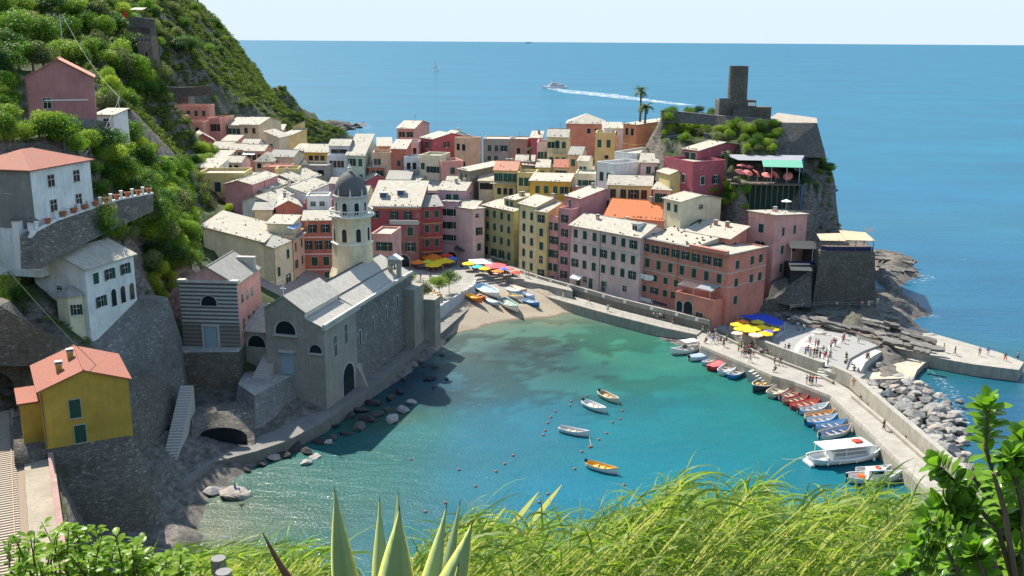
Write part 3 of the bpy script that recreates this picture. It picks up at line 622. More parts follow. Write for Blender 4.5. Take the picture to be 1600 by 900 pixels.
    root['_dims'] = [W, D, h]
    return root
def hpart(root, name, mb, mats):   # extra part in the house's own frame
    return mb.build(name, mats, root)
def dims(r): return list(r['_dims'])
def balcony(root, x0, x1, z, depth=1.0, y=0.0, rail='iron', M=None):
    b = MB(); b.box(x0, x1, y - depth, y, z - .15, z, 0)
    if rail == 'iron':
        b.box(x0, x1, y - depth, y - depth + .04, z + .95, z + 1.0, 1)
        k = int((x1 - x0) / .25)
        for i in range(k + 1): xx = x0 + (x1 - x0) * i / k; b.box(xx - .012, xx + .012, y - depth + .005, y - depth + .03, z, z + .95, 1)
        for xx in (x0, x1 - .04): b.box(xx, xx + .04, y - depth + .04, y, z + .95, z + 1.0, 1)
    else:
        b.box(x0, x1, y - depth, y - depth + .15, z, z + .9, 0); b.box(x0, x0 + .15, y - depth + .15, y, z, z + .9, 0); b.box(x1 - .15, x1, y - depth + .15, y, z, z + .9, 0)
    return b.build('balcony', [CONC(), flat('iron', (.05, .05, .055), .5)], root)
# ------------------------------------------------ harbour front
hb = []
h = house('pale_pink_house', 'long pale pink house of four storeys behind the harbour wall', 'palepink', (891, 352), (1001, 372), 236.4, 11, 446, 'gx', 2.2, 'pale', 'f:3x7g,t.8,d3.6,x.02-.98 f:1x3D,t12.0,h2.4,x.05-.6 f:1x3d,t11.9,h1.3,x.1-.95', bands=[4.0], chim=2, wsize=(1.15, 1.9), deep=3)
# dormer and awning of the long house
W, D, hh = dims(h)
b = MB(); b.box(W * .80, W * .80 + 1.6, 2.2, 5, hh + .6, hh + 2.4, 0); b.box(W * .8 - .15, W * .8 + 1.75, 2.0, 5.2, hh + 2.4, hh + 2.55, 1); b.box(W * .8 + .2, W * .8 + .7, 2.14, 2.2, hh + 1.0, hh + 2.1, 2); b.box(W * .8 + .9, W * .8 + 1.4, 2.14, 2.2, hh + 1.0, hh + 2.1, 2)
b.build('dormer', [WHITE(), SL_GREY(), DARK()], h)
b = MB(); b.add([(1.5, -.05, 3.2), (4.6, -.05, 3.2), (4.6, -1.5, 2.5), (1.5, -1.5, 2.5), (1.5, -1.5, 2.2), (4.6, -1.5, 2.2)], [(0, 3, 2, 1), (3, 4, 5, 2)]); b.build('awning', [flat('awning_white', (.66, .68, .66), .8)], h)
h = house('pink_corner_house', 'big brick pink corner house with roof terrace, laundry and two arched doorways', 'redpink', (1002, 373), (1139, 400), 222.5, (1172, 383), 470, 'f', 0, 'pale', 'f:1x8o,t.9,x.0-.95 f:1x7g,t4.3,h2.0,x.02-.98 f:2x4g,t7.7,d2.9,x.0-.5,h1.5 r:3x1g,t1.4,d3.9,x.15-.3 r:2x2g,t1.2,d4,x.5-.95', bands=[4.0, 7.0], bandc=None, par=.3, wsize=(1.15, 1.8), deep=4)
W, D, hh = dims(h); CORN = h
bm = MB(); bm.box(-.3, W + .4, -.5, 0.1, hh + .2, hh + .42, 0); bm.box(W, W + .5, 0.1, D, hh + .2, hh + .42, 0); bm.build('cornice', [SL_GREY()], h)
r = MB(); r.add([(0, .3, hh + .45), (W * .62, .3, hh + .45), (W * .62, D + 3, hh + 2.3), (0, D + 3, hh + 2.3), (0, .3, hh + .2), (W * .62, .3, hh + .2), (W * .62, D + 3, hh + .2), (0, D + 3, hh + .2)], [(0, 1, 2, 3), (4, 5, 1, 0), (5, 6, 2, 1), (7, 4, 0, 3), (6, 7, 3, 2)])
for i in range(26): x = RNG.uniform(.5, W * .6); y = RNG.uniform(.6, D); z = hh + .45 + 1.85 * (y - .3) / (D + 2.7); r.box(x - .15, x + .15, y - .15, y + .15, z, z + .3, 1)
r.build('roof', [SL_PALE(), flat('roof_weight_stone', (.09, .085, .08), .9)], h)
house('', '', 'redpink', (1072, 361), (1140, 380), 224.5, (1172, 369), 392, 's', 1.8, 'cream', 'f:1x5d,t1.0,x.05-.95,h1.3 r:1x1d,t1,x.1-.5', into=h, chim=2, deep=.5, yaw=math.degrees(h.rotation_euler.z), oh=.5)
pw = wallmat('redpink')
b = MB(); b.box(W * .60, W + .05, -1.1, .0, hh + .25, hh + 1.1, 0); b.build('terrace_parapet', [pw], h)
b = MB()   # projecting ground-floor terrace with arches
x0, x1 = W * .545, W * .97; b.box(x0, x1, -3.4, 0, -3, 4.6, 0); b.box(x0, x1, -3.4, -3.1, 4.6, 5.4, 0); b.box(x0, x0 + .3, -3.1, 0, 4.6, 5.4, 0); b.box(x1 - .3, x1, -3.1, 0, 4.6, 5.4, 0); b.build('porch', [pw], h)
for u, w_, hh_, zz in ((.13, 1.6, 2.6, .9), (.36, 2.4, 3.2, .7)):
    add_window(h, Matrix.Translation((x0 + (x1 - x0) * u, -3.4, zz)), 'A', w_, hh_, 'g', 'c', True)
add_window(h, Matrix.Translation((x0 + (x1 - x0) * .66, -3.4, -.6)), 'D', 1.9, 2.6, 'b', 'c', True)
b = MB()
for i in range(7): yy = -3.3 + i * .5; b.box(x0 + .3, x1 - 1.0, yy, yy + .07, 7.0 + .12 * i, 7.08 + .12 * i, 0)
for xx in (x0 + .5, (x0 + x1) / 2 - .4, x1 - 1.2): b.box(xx, xx + .1, -3.3, -3.2, 5.4, 7.0, 0); b.box(xx, xx + .1, -3.3, 0, 6.9, 7.0, 0)
b.build('pergola', [flat('pergola_grey', (.45, .46, .45), .6)], h)
b = MB(); b.add([((x0 + x1) / 2, -2.9, 7.15), (x1 - 1.0, -2.9, 7.15), (x1 - 1.0, -.1, 7.8), ((x0 + x1) / 2, -.1, 7.8)], [(0, 1, 2, 3)]); b.build('awning', [flat('canvas_grey', (.25, .27, .28), .9)], h)
h = house('pink_tower_house', 'tall narrow pink house beside the stone stairway, end of the harbour row', 'pink', (1169, 337), (1211, 344), 223.5, (1224, 331), 462, 'sf', 1.0, 'pale', 'f:1x1g,t1.4,x.3-.75,w1.3 f:1x1g,t5.4,x.3-.75,w1.3,h2.1 f:1x1o,t10,x.3-.75,w1.1 f:1x1g,t13.6,x.3-.75,w1.3 r:3x2g,t2,d4.2,x.1-.8,w.8', chim=1, deep=4)
h = house('yellow_house', 'narrow lime yellow house wedged between olive and pink houses on the beach front', 'lime', (811, 318), (838, 324), 254, 11, 423, 'gx', 1.8, 'pale', 'f:5x2g,t1.6,d3.3,x.08-.98 f:1x2A,t17.6,h2.4,x.15-.9', chim=1)
h = house('yellow_house', 'slim mustard yellow house, one window wide, beside the pink harbour house', 'yellow', (838, 330), (855, 327), 247.5, 12, 430, 'gx', 1.6, 'pale', 'f:5x1m,t.8,d3.5,x.15-.85 f:1x1D,t17.2,h2.3,x.3-.7', yaw=-38)
h = house('pink_house', 'slim rose pink house with grey worn ground floor beside the pale pink house', 'pink', (856, 341), (874, 345), 246.5, 10, 434, 'f', 0, 'pale', 'f:4x2m,t.9,d3.5,x.05-.95 f:1x1A,t14.6,h2.4,w1.6,x.2-.8', yaw=-40)
h = house('mauve_pink_house', 'mauve pink house with a crowded roof terrace at the corner of the long pink row', 'mauve', (873, 329), (893, 332), 242.5, 12, 442, 'f', 0, 'pale', 'f:5x1o,t.9,d3.5,x.2-.8', yaw=-42)
house('', '', 'mauve', (884, 306), (907, 311), 247, (956, 300), 338, 'gx', 1.8, 'pale', 'f:1x1d,t.8,x.1-.5 r:1x2g,t1.0,x.5-.95', into=h, deep=2, chim=1, trim='w', sh='b')
h = house('olive_green_house', 'olive green house with rows of closed green shutters above the beach steps', 'olive', (754, 321), (803, 331), 268, (812, 321), 400, 's', 1.8, 'pale', 'f:3x4g,t.8,d3.4,x.06-.96 f:1x4m,t11.2,x.02-.98,h2.1 f:1x4d,t15.0,h1.1,x.04-.96 r:1x1g,t3,x.2-.7', bands=[4.6], bandc=None, sh='g')
W, D, hh = dims(h); balcony(h, W * .3, W * .82, hh - 13.4)
house('', '', 'olive', (788, 310), (805, 314), 265, 8, 322, 's', .9, 'pale', 'f:1x2t,t.5,h1.4,x.1-.9'.replace('2t', '2g'), into=h, deep=2, chim=2, yaw=math.degrees(h.rotation_euler.z))
h = house('lilac_house', 'pale lilac corner house with open shutters and a cafe awning on the square', 'palepink', (714, 325), (741, 330), 267.5, 10, 403, 'gx', 1.4, 'pale', 'f:1x2d,t.6,h1.1 f:1x2o,t4.2,h2.0,x.0-.95 f:1x2g,t9,x.15-.95 f:1x2D,t15.2,h2.6,x.05-.9,w1.6', yaw=-22)
house('', '', 'palepink', (739, 330), (757, 319), 261.5, 8, 404, 'sf', .4, 'pale', 'f:1x1d,t.8,h1.0,x.1-.6 f:1x1o,t4.6,h2.0 f:1x1g,t9,x.2-.8', into=h, deep=2, yaw=38)
W, D, hh = dims(h)
b = MB(); b.add([(-.2, -.05, 3.6), (W + .2, -.05, 3.6), (W + 1.5, -2.2, 2.7), (-.2, -2.2, 2.7)], [(0, 3, 2, 1)]); b.build('awning', [flat('awning_dark', (.06, .06, .065), .9)], h)
h = house('lilac_house', 'lilac house with dark passage arch between the crimson and pale lilac houses', 'lilac', (691, 318), (714, 322), 269, 9, 402, 'sf', .5, 'grey', 'f:3x2o,t1.4,d3.6,x.05-.98,h1.9 f:1x1A,t13.4,h4.4,w3.4,x.2-.95', yaw=-14)
house('', '', 'lilac', (684, 297), (727, 302), 274.5, 12, 320, 'gx', 1.6, 'pale', 'f:1x2g,t1.0,x.25-.8,w1.5,h2.0 r:1x1d,t1.2,h.5', into=h, deep=3, chim=2, yaw=-12)
W, D, hh = dims(h); balcony(h, -1.2, W + .3, hh + .8, 1.2, 0, 'iron')
h = house('crimson_house', 'crimson house with ochre bands and closed shutters over the orange umbrellas', 'darkred', (656, 324), (691, 318), 263, 14, 408, 'gx', 2.0, 'grey', 'f:4x2g,t1.0,d3.9,x.08-.95,w1.25,h2.0', bands=[4.6, 8.5, 12.4], bandc=flat('ochre_band', (.55, .33, .14), .9), yaw=18)
h = house('crimson_house', 'wide crimson palazzo with arched passage and projecting grey stone bay on the square', 'darkred', (577, 322), (656, 326), 260, 16, 417, 's', 4.4, 'cream', 'f:1x1o,t1.2,x.02-.2 f:1x2o,t1.2,x.36-.9,h2.2 f:1x1A,t16.2,h4.4,w3.6,x.6-.95 f:2x1g,t5,d4,x.2-.4', bands=[.7, 8.6], bandc=flat('ochre_band', (.55, .33, .14), .9), yaw=-3)
W, D, hh = dims(h)
b = MB(); b.box(W * .47, W * .99, -3.2, 0, -2, hh - 4.2, 0); b.box(W * .44, W * 1.0, -3.5, 0, hh - 4.2, hh - 3.9, 1); b.box(W * .44, W, -3.5, -3.2, hh - 3.9, hh - 3.1, 1); b.build('bay', [plaster('worn_red', (.30, .12, .11), 1.8, (.28, .25, .22)), CONC()], h)
for i, u in enumerate((.58, .84)):
    for z in (7.2, 11.3): add_window(h, Matrix.Translation((W * u, -3.2, hh - z)), 'g', 1.5, 2.3, 'g', 'c', True)
add_window(h, Matrix.Translation((W * .70, -3.2, 0)), 'A', 3.0, 4.2, 'g', 'c', True)
b = MB()
for i in range(int(W / .42)): b.box(i * .42, i * .42 + .2, -.45, 0, hh - .28, hh + .05, 0)
b.build('cornice', [WHITE()], h)
for u, v in ((.22, .35), (.55, .45)):
    b = MB(); x = W * u; y = D * v; z = hh + 4.4 * v
    b.box(x - 1.0, x + 1.0, y - .9, y + 1.2, z - .2, z + 1.3, 0); b.box(x - .8, x + .8, y - .95, y - .9, z + .1, z + 1.2, 1); b.box(x - 1.2, x + 1.2, y - 1.1, y + 1.4, z + 1.3, z + 1.42, 0); b.build('dormer', [CONC(), flat('blue_glass', (.05, .10, .2), .2)], h)
h = house('pink_house', 'rose pink house tucked between church tower and crimson palazzo', 'pink', (580, 368), (611, 374), 214, 9, 440, 'f', 0, 'pale', 'f:1x2o,t1.4,x.3-1.0 f:1x1g,t4.6,x.5-.95', par=.5, yaw=-8)
# ------------------------------------------------ left of the church tower
h = house('yellow_house', 'big pale yellow house with a wide slate roof and blank long side wall', 'cream', (318, 379), (410, 379), 208, 19, 440, 'sl', 3.4, 'pale', 'r:1x1g,t1.2,x.02-.3 r:1x1g,t1,x.55-.75', chim=0, deep=10, oh=.5, yaw=2)
for px, py in ((343, 348), (365, 350), (375, 348)):
    pass
h = house('cream_yellow_house', 'tall cream yellow house with half open shutters on the lane beside the church', 'cream', (427, 388), (456, 376), 208, 8, 474, 'gx', 1.0, 'grey', 'f:1x1g,t1.6,x.6-.9 f:1x1g,t4.6,x.05-.4 f:1x1o,t7.0,x.45-.95 f:1x2g,t10.2,x.0-.7 f:1x1D,t14,x.6-.95', bands=[7.6], bandc=WHITE())
house('', '', 'cream', (417, 350), (456, 351), 219, 6, 392, 's', .9, 'pale', '', into=h, deep=4, yaw=-6)
h = house('peach_house', 'narrow peach house with a glass roofed balcony beside the orange red house', 'peach', (456, 374), (475, 362), 216.5, 6, 455, 'f', 0, 'pale', 'f:4x2g,t1.2,d4,x.02-.98,w.9')
W, D, hh = dims(h)
b = MB(); b.add([(-.2, -.6, hh + 2.3), (W * .7, -.6, hh + 2.3), (W * .7, 1.0, hh + 2.7), (-.2, 1.0, hh + 2.7)], [(0, 1, 2, 3)], 0)
for x in (0, W * .5, W - .1): b.box(x, x + .08, -.9, -.82, hh, hh + 3, 1)
b.build('glass_canopy', [flat('blue_canopy', (.16, .30, .55), .4), WHITE()], h); balcony(h, -.2, W, hh + .1, 1.0)
h = house('orange_red_house', 'orange red house with white bands behind the church, three storeys of green shutters', 'brick', (473, 345), (521, 339), 226, 11, 426, 'gx', 1.4, 'pale', 'f:1x2o,t.9,x.08-.95,h1.9 f:1x3o,t4.7,x.0-.98,h2.1,w.9 f:1x2g,t8.6,x.15-.9,w1.3,h2.0 f:1x2g,t12.2,x.1-.95,h1.4', bands=[4.0, 8.0, 11.7], bandc=WHITE(), yaw=6)
h = house('red_house', 'low brick red gabled house behind the big yellow house roof', 'brick', (430, 325), (471, 324), 232, 11, 345, 'gy', 1.5, 'pale', 'f:1x1d,t1.6,x.5-.9,h1.1', yaw=18, chim=2)
h = house('crimson_shed', 'flat crimson terrace block behind the orange red house', 'crimson', (474, 322), (516, 321), 246, 7, 345, 'f', 0, 'pale', 'f:1x3d,t1.2,h1.2', yaw=4)
h = house('stone_shed', 'small plain stone shed with single slope roof beside the big yellow house', 'sand', (396, 329), (425, 327), 230, 7, 345, 's', 1.2, 'grey', '', yaw=6, stones=False)
# ------------------------------------------------ valley roofs left of the tower
h = house('yellow_terrace_house', 'yellow house with flat roof terrace full of pots and laundry above the gardens', 'yellow', (308, 275), (381, 275), 255, 11, 325, 'f', 0, 'pale', 'f:1x3g,t1.6,x.0-.85,w1.5,h2.5 f:1x1g,t7.0,x.5-.8,w1.6,h2.2', yaw=3, deep=6)
W, D, hh = dims(h); balcony(h, W * .5, W, hh - 5.4, 1.0)
h = house('magenta_pink_house', 'long low pink house with white edged roof beside the yellow terrace house', 'mauve', (393, 289), (434, 274), 246, 7, 318, 'gx', .9, 'pale', 'f:1x1d,t3.0,x.2-.4,h1.0', chim=1, deep=6)
h = house('grey_house', 'low grey house under a long bright slate roof in the valley', 'bluewhite', (420, 316), (474, 298), 236, 7, 345, 'gx', 1.2, 'pale', 'f:1x1d,t1.8,x.3-.5,h1.0', chim=2, deep=6)
h = house('grey_house', 'low grey house with patchy slate roof behind the long bright roof', 'grey', (411, 300), (452, 285), 250, 7, 320, 'gx', 1.0, 'cream', '', chim=2, deep=6)
h = house('grey_house', 'grey house with broad cream slab roof in the middle of the valley roofs', 'grey', (462, 285), (501, 274), 268, 10, 302, 'gx', 1.8, 'cream', '', chim=1, deep=6)
h = house('white_house', 'white walled house under an angled cream roof left of the tower dome', 'white', (477, 302), (514, 287), 250, 9, 325, 'gx', 1.4, 'cream', '', chim=1, deep=6)
h = house('white_terrace_house', 'low white box house with thin pipes in front of the dome', 'white', (478, 309), (514, 308), 238, 6, 330, 'f', 0, 'pale', 'f:1x2d,t1.0,h1.0', yaw=5, par=.5)
h = house('lilac_gable_house', 'broad low lilac house whose gable faces the harbour, single tiny window', 'lilac', (272, 243), (327, 241), 296, 12, 262, 'gy', 2.6, 'cream', 'f:1x1d,t-.3,x.3-.5,h.7,w.7 f:1x1d,t.6,x.6-.8,h.6,w.6', yaw=14)
h = house('grey_shed_house', 'grey blue shed house with broad pale roof above the fig trees', 'bluewhite', (276, 262), (302, 261), 272, 10, 285, 's', 1.6, 'pale', '', yaw=0)
h = house('white_shed_house', 'small white house with curved whitish roof beside the grey blue shed', 'white', (302, 262), (340, 268), 268, 8, 290, 's', 1.5, 'pale', '', yaw=-6)
h = house('yellow_house', 'small yellow house with overhanging cream roof under the pink terraces', 'yellow', (255, 208), (274, 211), 330, 13, 230, 'gx', 1.5, 'cream', 'f:1x1d,t.6,x.5-.95,h1', yaw=-18)
h = house('rose_house', 'rose coloured house with long pale roof next to the small yellow house', 'pink', (268, 221), (287, 222), 318, 14, 242, 's', 2.4, 'pale', 'f:1x1d,t.8,x.4-.9', yaw=20)
h = house('red_gable_house', 'dark red gabled house with bright roof slope in the upper valley', 'crimson', (297, 222), (337, 219), 314, 12, 240, 'gy', 2.4, 'pale', '', yaw=22)
h = house('salmon_terrace_house', 'salmon red house with red flat roof and two storeys of brown shutters', 'salmon', (323, 188), (343, 190), 336, 12, 220, 'f', 0, 'terra', 'f:2x2g,t1.2,d6,x.2-.98,w1.1,h2.4', sh='b', yaw=-8)
h = house('mint_house', 'narrow mint green house with a row of dark shutters in the upper valley', 'mint', (356, 196), (375, 197), 340, 10, 222, 's', 1.8, 'cream', 'f:1x3g,t1.0,x.0-1,h1.8 f:1x2g,t4.6,x.1-.9,h2.2', yaw=-4)
h = house('cream_house', 'cream house with four small dark windows and a grey shaded side', 'sand', (375, 195), (404, 196), 338, (440, 189), 226, 'gx', 1.8, 'pale', 'f:2x2g,t1.0,d4.6,x.1-.95,h1.8', sh='b', yaw=-10)
h = house('low_pink_house', 'low pink house with plain pale roof behind the cream houses', 'pink', (419, 207), (440, 208), 352, 10, 222, 's', 1.8, 'pale', 'f:1x2d,t.8,h1', yaw=4)
h = house('sand_house', 'sand yellow house with sloping gable top and one square window', 'sand', (413, 215), (436, 220), 324, 9, 245, 'sl', 1.8, 'cream', 'f:1x1g,t2.0,x.2-.7,h1.4', yaw=-10)
h = house('yellow_stepped_house', 'yellow house with a little roof turret at the foot of the rocky slope', 'yellow', (440, 211), (455, 212), 336, 12, 240, 's', 1.2, 'cream', 'f:1x1g,t1,x.2-.7,h2.2,w1.4', yaw=-14)
house('', '', 'yellow', (457, 198), (472, 196), 345, 5, 212, 'sr', 1.4, 'cream', 'f:1x1d,t1,h1.6', into=h, yaw=0, deep=3)
h = house('yellow_row_house', 'yellow row house with green door sized shutters under a bright slate roof', 'yellow', (330, 232), (360, 234), 306, 9, 262, 'gx', 1.6, 'pale', 'f:1x2g,t.8,x.05-.95,w1.5,h2.2 f:1x2g,t5.2,h1.6', yaw=-5)
h = house('pink_row_house', 'pink row house joined to the yellow row house, balcony across it', 'pink', (360, 234), (380, 236), 304, 8, 262, 'gx', 1.4, 'pale', 'f:1x2g,t.7,h2.2 f:1x2d,t5.2,h1.5', yaw=-5)
balcony(h, -4, dims(h)[0] + .5, dims(h)[2] - 4.0)
h = house('pink_row_house', 'last pink row house with white canopy and dark balcony opening', 'salmon', (382, 236), (412, 238), 302, 9, 262, 'gx', 1.4, 'pale', 'f:1x3d,t.9,h1.8', yaw=-4)
b = MB(); W, D, hh = dims(h); b.add([(-.2, -.05, hh - .4), (W * .6, -.05, hh - .4), (W * .6, -1.6, hh - .9), (-.2, -1.6, hh - .9)], [(0, 3, 2, 1)]); b.build('awning', [WHITE()], h)
h = house('cream_round_roof_house', 'cream house with fan shaped bright roof below the sand yellow houses', 'cream', (398, 252), (425, 254), 290, 9, 275, 'h', 2.0, 'cream', 'f:1x1d,t.6,x.0-.5,h1.4', yaw=0)
h = house('grey_roofed_house', 'long pale house with shaded blue grey roof and one lime green gable', 'sand', (421, 245), (458, 249), 296, 9, 268, 'gx', 1.6, 'grey', 'f:1x1d,t1,x.1-.4,h1', yaw=-10)
h = house('red_roof_house', 'low house with faded red flat roof among the valley roofs', 'salmon', (410, 262), (449, 263), 282, 8, 280, 'f', 0, 'terra', 'f:1x2d,t1,h1.2', yaw=-3, par=.3)
h = house('ochre_house', 'small ochre house beside a plum coloured terrace left of the dome', 'yellow', (430, 268), (466, 266), 276, 7, 290, 'f', 0, 'pale', 'f:1x2d,t1.2,h1.5', yaw=5)
h = house('ochre_yellow_house', 'ochre house with a wide cream roof and three dark windows beside the white house', 'ochre', (477, 238), (512, 240), 322, 12, 262, 'gx', 2.0, 'pale', 'f:1x3d,t1.0,h1.6,w1.4', yaw=-5)
h = house('grey_terrace_house', 'grey stepped terraces with pergola below the ochre house', 'grey', (464, 262), (512, 265), 298, 10, 290, 'f', 0, 'grey', 'f:1x3d,t.6,h1.8,w2', yaw=-3)
h = house('white_loggia_house', 'white house with a glazed loggia and terrace left of the mint house', 'bluewhite', (511, 245), (541, 246), 304, 5, 285, 'f', 0, 'pale', 'f:1x4g,t1.2,h2.0,w.9 f:1x1g,t5.8,x.1-.5', yaw=-3, par=.6, sh='b')
house('', '', 'bluewhite', (514, 228), (545, 228), 309, 9, 246, 'gx', 1.6, 'pale', 'f:1x2d,t1.0,h2.0,w2.4', into=h, deep=2, yaw=-3)
h = house('mint_green_house', 'mint green house with one huge bright sloping roof', 'mint', (541, 243), (569, 245), 305, 15, 290, 's', 5.0, 'pale', 'f:2x2g,t1.0,d4.8,x.1-1.0,h2.2', yaw=-4)
h = house('peach_terrace_house', 'peach house with railed flat top beside the mint green house', 'peach', (582, 242), (611, 243), 306, 8, 275, 'f', 0, 'pale', 'f:2x2g,t1.2,d4.6,x.05-.45,w.9', yaw=3)
h = house('orange_house', 'orange house peeping over the peach terrace at the sea edge', 'orange', (590, 229), (612, 229), 324, 10, 250, 's', 1.8, 'pale', 'f:1x2g,t.8,x.1-.7', yaw=8)
h = house('russet_house', 'russet brown house with one green window above the grey canopy', 'brick', (611, 233), (634, 233), 306, 10, 278, 's', 1.8, 'pale', 'f:1x1g,t3.4,x.3-.7,h1.8', yaw=-4)
h = house('salmon_pink_house', 'tallest salmon pink house against the sea with bright roof and grey side', 'salmon', (620, 201), (647, 203), 344, (664, 193), 236, 'gx', 1.8, 'pale', 'f:2x2o,t1.0,d4.5,x.05-.98', yaw=-8)
h = house('pale_pink_terrace_house', 'pale pink house with small terrace rail below the salmon house', 'palepink', (634, 225), (654, 226), 320, 9, 262, 'f', 0, 'pale', 'f:1x2d,t1.2,h2 f:1x2g,t4.8', yaw=-6)
h = house('red_shuttered_house', 'crimson gabled house with three white framed shuttered windows near the sea', 'crimson', (657, 215), (676, 218), 324, (698, 212), 240, 'gx', 1.6, 'pale', 'f:1x1o,t1,x.3-.8,h2 r:1x2o,t1,x.2-.9,h1.8', trim='w')
h = house('white_gable_house', 'white gabled house behind the crimson house at the water line', 'white', (690, 212), (701, 214), 336, (718, 211), 240, 'gx', 1.6, 'pale', 'r:1x1g,t1.6,x.3-.8', chim=1)
h = house('scaffolded_house', 'grey white house with cluttered iron balconies in the centre of the village', 'bluewhite', (631, 249), (655, 250), 303, 7, 285, 'f', 0, 'pale', 'f:2x2d,t1.0,d3.6,h2.0', yaw=-3)
W, D, hh = dims(h); balcony(h, 0, W, hh - 3.3, 1.2); balcony(h, 0, W, hh - 6.9, 1.2)
h = house('yellow_parapet_house', 'pale yellow house with walled roof terrace in the centre of the village', 'cream', (655, 246), (688, 250), 302, (710, 242), 290, 'f', 0, 'cream', 'f:1x1g,t1.6,x.0-.35 f:1x2o,t2.6,x.35-.98 f:1x2g,t6.8,x.0-.9', yaw=-14)
h = house('plain_pink_house', 'plain pink house with four dark windows and blank side wall near the sea', 'peach', (710, 218), (729, 220), 316, (755, 218), 262, 'f', 0, 'cream', 'f:2x2d,t1.2,d5.4,x.1-.98,h2.0,w1.4', chim=2)
h = house('pink_stepped_house', 'pink stepped terrace house below the plain pink house', 'pink', (690, 256), (724, 251), 298, 8, 280, 'f', 0, 'pale', 'f:1x1D,t1.2,x.3-.7,w1.4', yaw=20)
h = house('stone_walled_house', 'long brown stone walled house under a cream roof with black pipes', 'stone', (716, 264), (734, 268), 288, (766, 253), 292, 'gx', 1.4, 'cream', 'f:1x2g,t1.0', chim=3)
h = house('weathered_grey_house', 'weathered grey green house with dark stains and small mixed windows by the sea', 'grey', (755, 218), (797, 219), 320, 10, 258, 'f', 0, 'cream', 'f:1x3g,t1.8,x.1-.9 f:1x2g,t5.2,x.1-.6,h1.4 f:1x3d,t7.4,h1.6,x.4-1', yaw=-3, par=.3)
h = house('brown_pink_house', 'brown pink plastered house with one window next to the weathered grey house', 'brown', (797, 218), (824, 221), 319, 9, 258, 'f', 0, 'cream', 'f:1x1d,t2.6,x.3-.7,h1.8', yaw=-12, par=.3)
h = house('narrow_red_house', 'narrow deep red house behind the pale pink house with balcony plants', 'crimson', (829, 216), (846, 216), 314, 10, 258, 's', 1.2, 'pale', '', yaw=-5, chim=1)
h = house('pale_pink_tall_house', 'tall pale pink house joined to the cream green house, narrow shutters', 'palepink', (839, 226), (856, 227), 303, 9, 270, 'f', 0, 'terra', 'f:1x3g,t2.2,x.05-.95,w.7 f:1x4g,t6.6,x.0-1,w.7', yaw=-4)
h = house('cream_green_house', 'tall cream green house with wide blank gable wall above the golden roofs', 'lime', (855, 214), (887, 217), 300, (928, 216), 285, 'gx', 2.0, 'pale', 'f:1x1g,t1 f:3x3g,t1.4,d4.6,x.05-.98 r:1x1d,t1,x.4-.7,h.5', yaw=-9)
W, D, hh = dims(h); balcony(h, W * .3, W * .9, hh - 4.6)
h = house('golden_house', 'golden yellow house with salmon tiled roof and a long flowery balcony', 'yellow', (772, 266), (807, 270), 276, 9, 298, 'gx', 2.0, 'salmon', 'f:1x5g,t.8,x.0-1,h2.2 f:1x3d,t4.9,h1.8', yaw=-10)
W, D, hh = dims(h); balcony(h, -1, W + 4, hh - 3.5, 1.2)
h = house('golden_wing_house', 'golden wing with white roof terrace beside the salmon tiled roof', 'yellow', (808, 274), (836, 277), 272, 8, 300, 'f', 0, 'pale', 'f:1x3g,t.6,h2.2', yaw=-8)
h = house('egg_yellow_house', 'bright egg yellow house with pale flat roof and small roof hut', 'ochre', (828, 283), (890, 289), 262, 10, 315, 's', .8, 'pale', 'f:1x4g,t1.2,x.08-.98,h1.9', yaw=-9)
house('', '', 'ochre', (873, 279), (888, 279), 267, 4, 287, 's', .4, 'cream', '', into=h, deep=1, yaw=-8, stones=False)
h = house('peach_gabled_house', 'small peach gabled house above the lilac houses of the square', 'peach', (731, 307), (756, 311), 285, (786, 305), 330, 'gx', 1.6, 'pale', 'f:1x2g,t1.0,x.05-.95 r:1x1d,t1.4,x.5-.8,h1', yaw=-14)
h = house('mint_white_house', 'mint white house with four small shutters behind the crimson palazzo', 'mint', (628, 286), (648, 289), 296, (672, 279), 315, 'gx', 1.4, 'pale', 'f:1x3g,t1.2,h1.8', yaw=-22, chim=1)
h = house('canopy_house', 'house with open timber roof terrace under a bright slate roof', 'bluewhite', (662, 298), (686, 298), 292, 8, 318, 's', 1.6, 'pale', 'f:1x2d,t.7,h2.0,w2.6', yaw=-4)
h = house('red_gabled_house', 'small dark red gabled house just behind the tower dome', 'crimson', (572, 283), (607, 279), 300, 10, 300, 'gy', 1.8, 'pale', '', yaw=20)
h = house('grey_canopy_house', 'low house with long shaded grey canopy below the russet house', 'bluewhite', (604, 281), (640, 280), 292, 9, 300, 's', 1.4, 'grey', '', yaw=0, stones=False)
h = house('low_cream_house', 'low cream house with small windows and orange awning below the stone walled house', 'cream', (697, 285), (745, 288), 286, 8, 305, 'gx', 1.2, 'cream', 'f:1x4d,t.8,h1.3', yaw=-6)
h = house('tent_roof_house', 'small house with a cream canvas roof terrace and hanging laundry', 'sand', (748, 283), (772, 285), 280, 7, 305, 's', 1.4, 'cream', 'f:1x2d,t.5,h1.8,w2', yaw=-5, stones=False)
h = house('salmon_hip_house', 'salmon red house with hipped slate roof, highest by the palms', 'redpink', (885, 193), (944, 197), 318, 13, 225, 'h', 2.6, 'pale', 'f:1x2d,t1.4,x.5-.9,h1.6', yaw=-6)
h = house('yellow_balcony_house', 'yellow house with planted roof terrace between salmon and orange houses', 'yellow', (930, 211), (961, 214), 300, 9, 252, 'f', 0, 'pale', 'f:1x2g,t1.4,x.0-.9,h2.2 f:1x1d,t6.0,x.4-.8,h1', yaw=-8)
h = house('small_white_house', 'little white house on the roof terrace next to the orange house', 'white', (944, 201), (974, 199), 306, 7, 214, 's', 1.2, 'cream', 'f:1x1g,t.8,x.4-.7,h1.2', yaw=0)
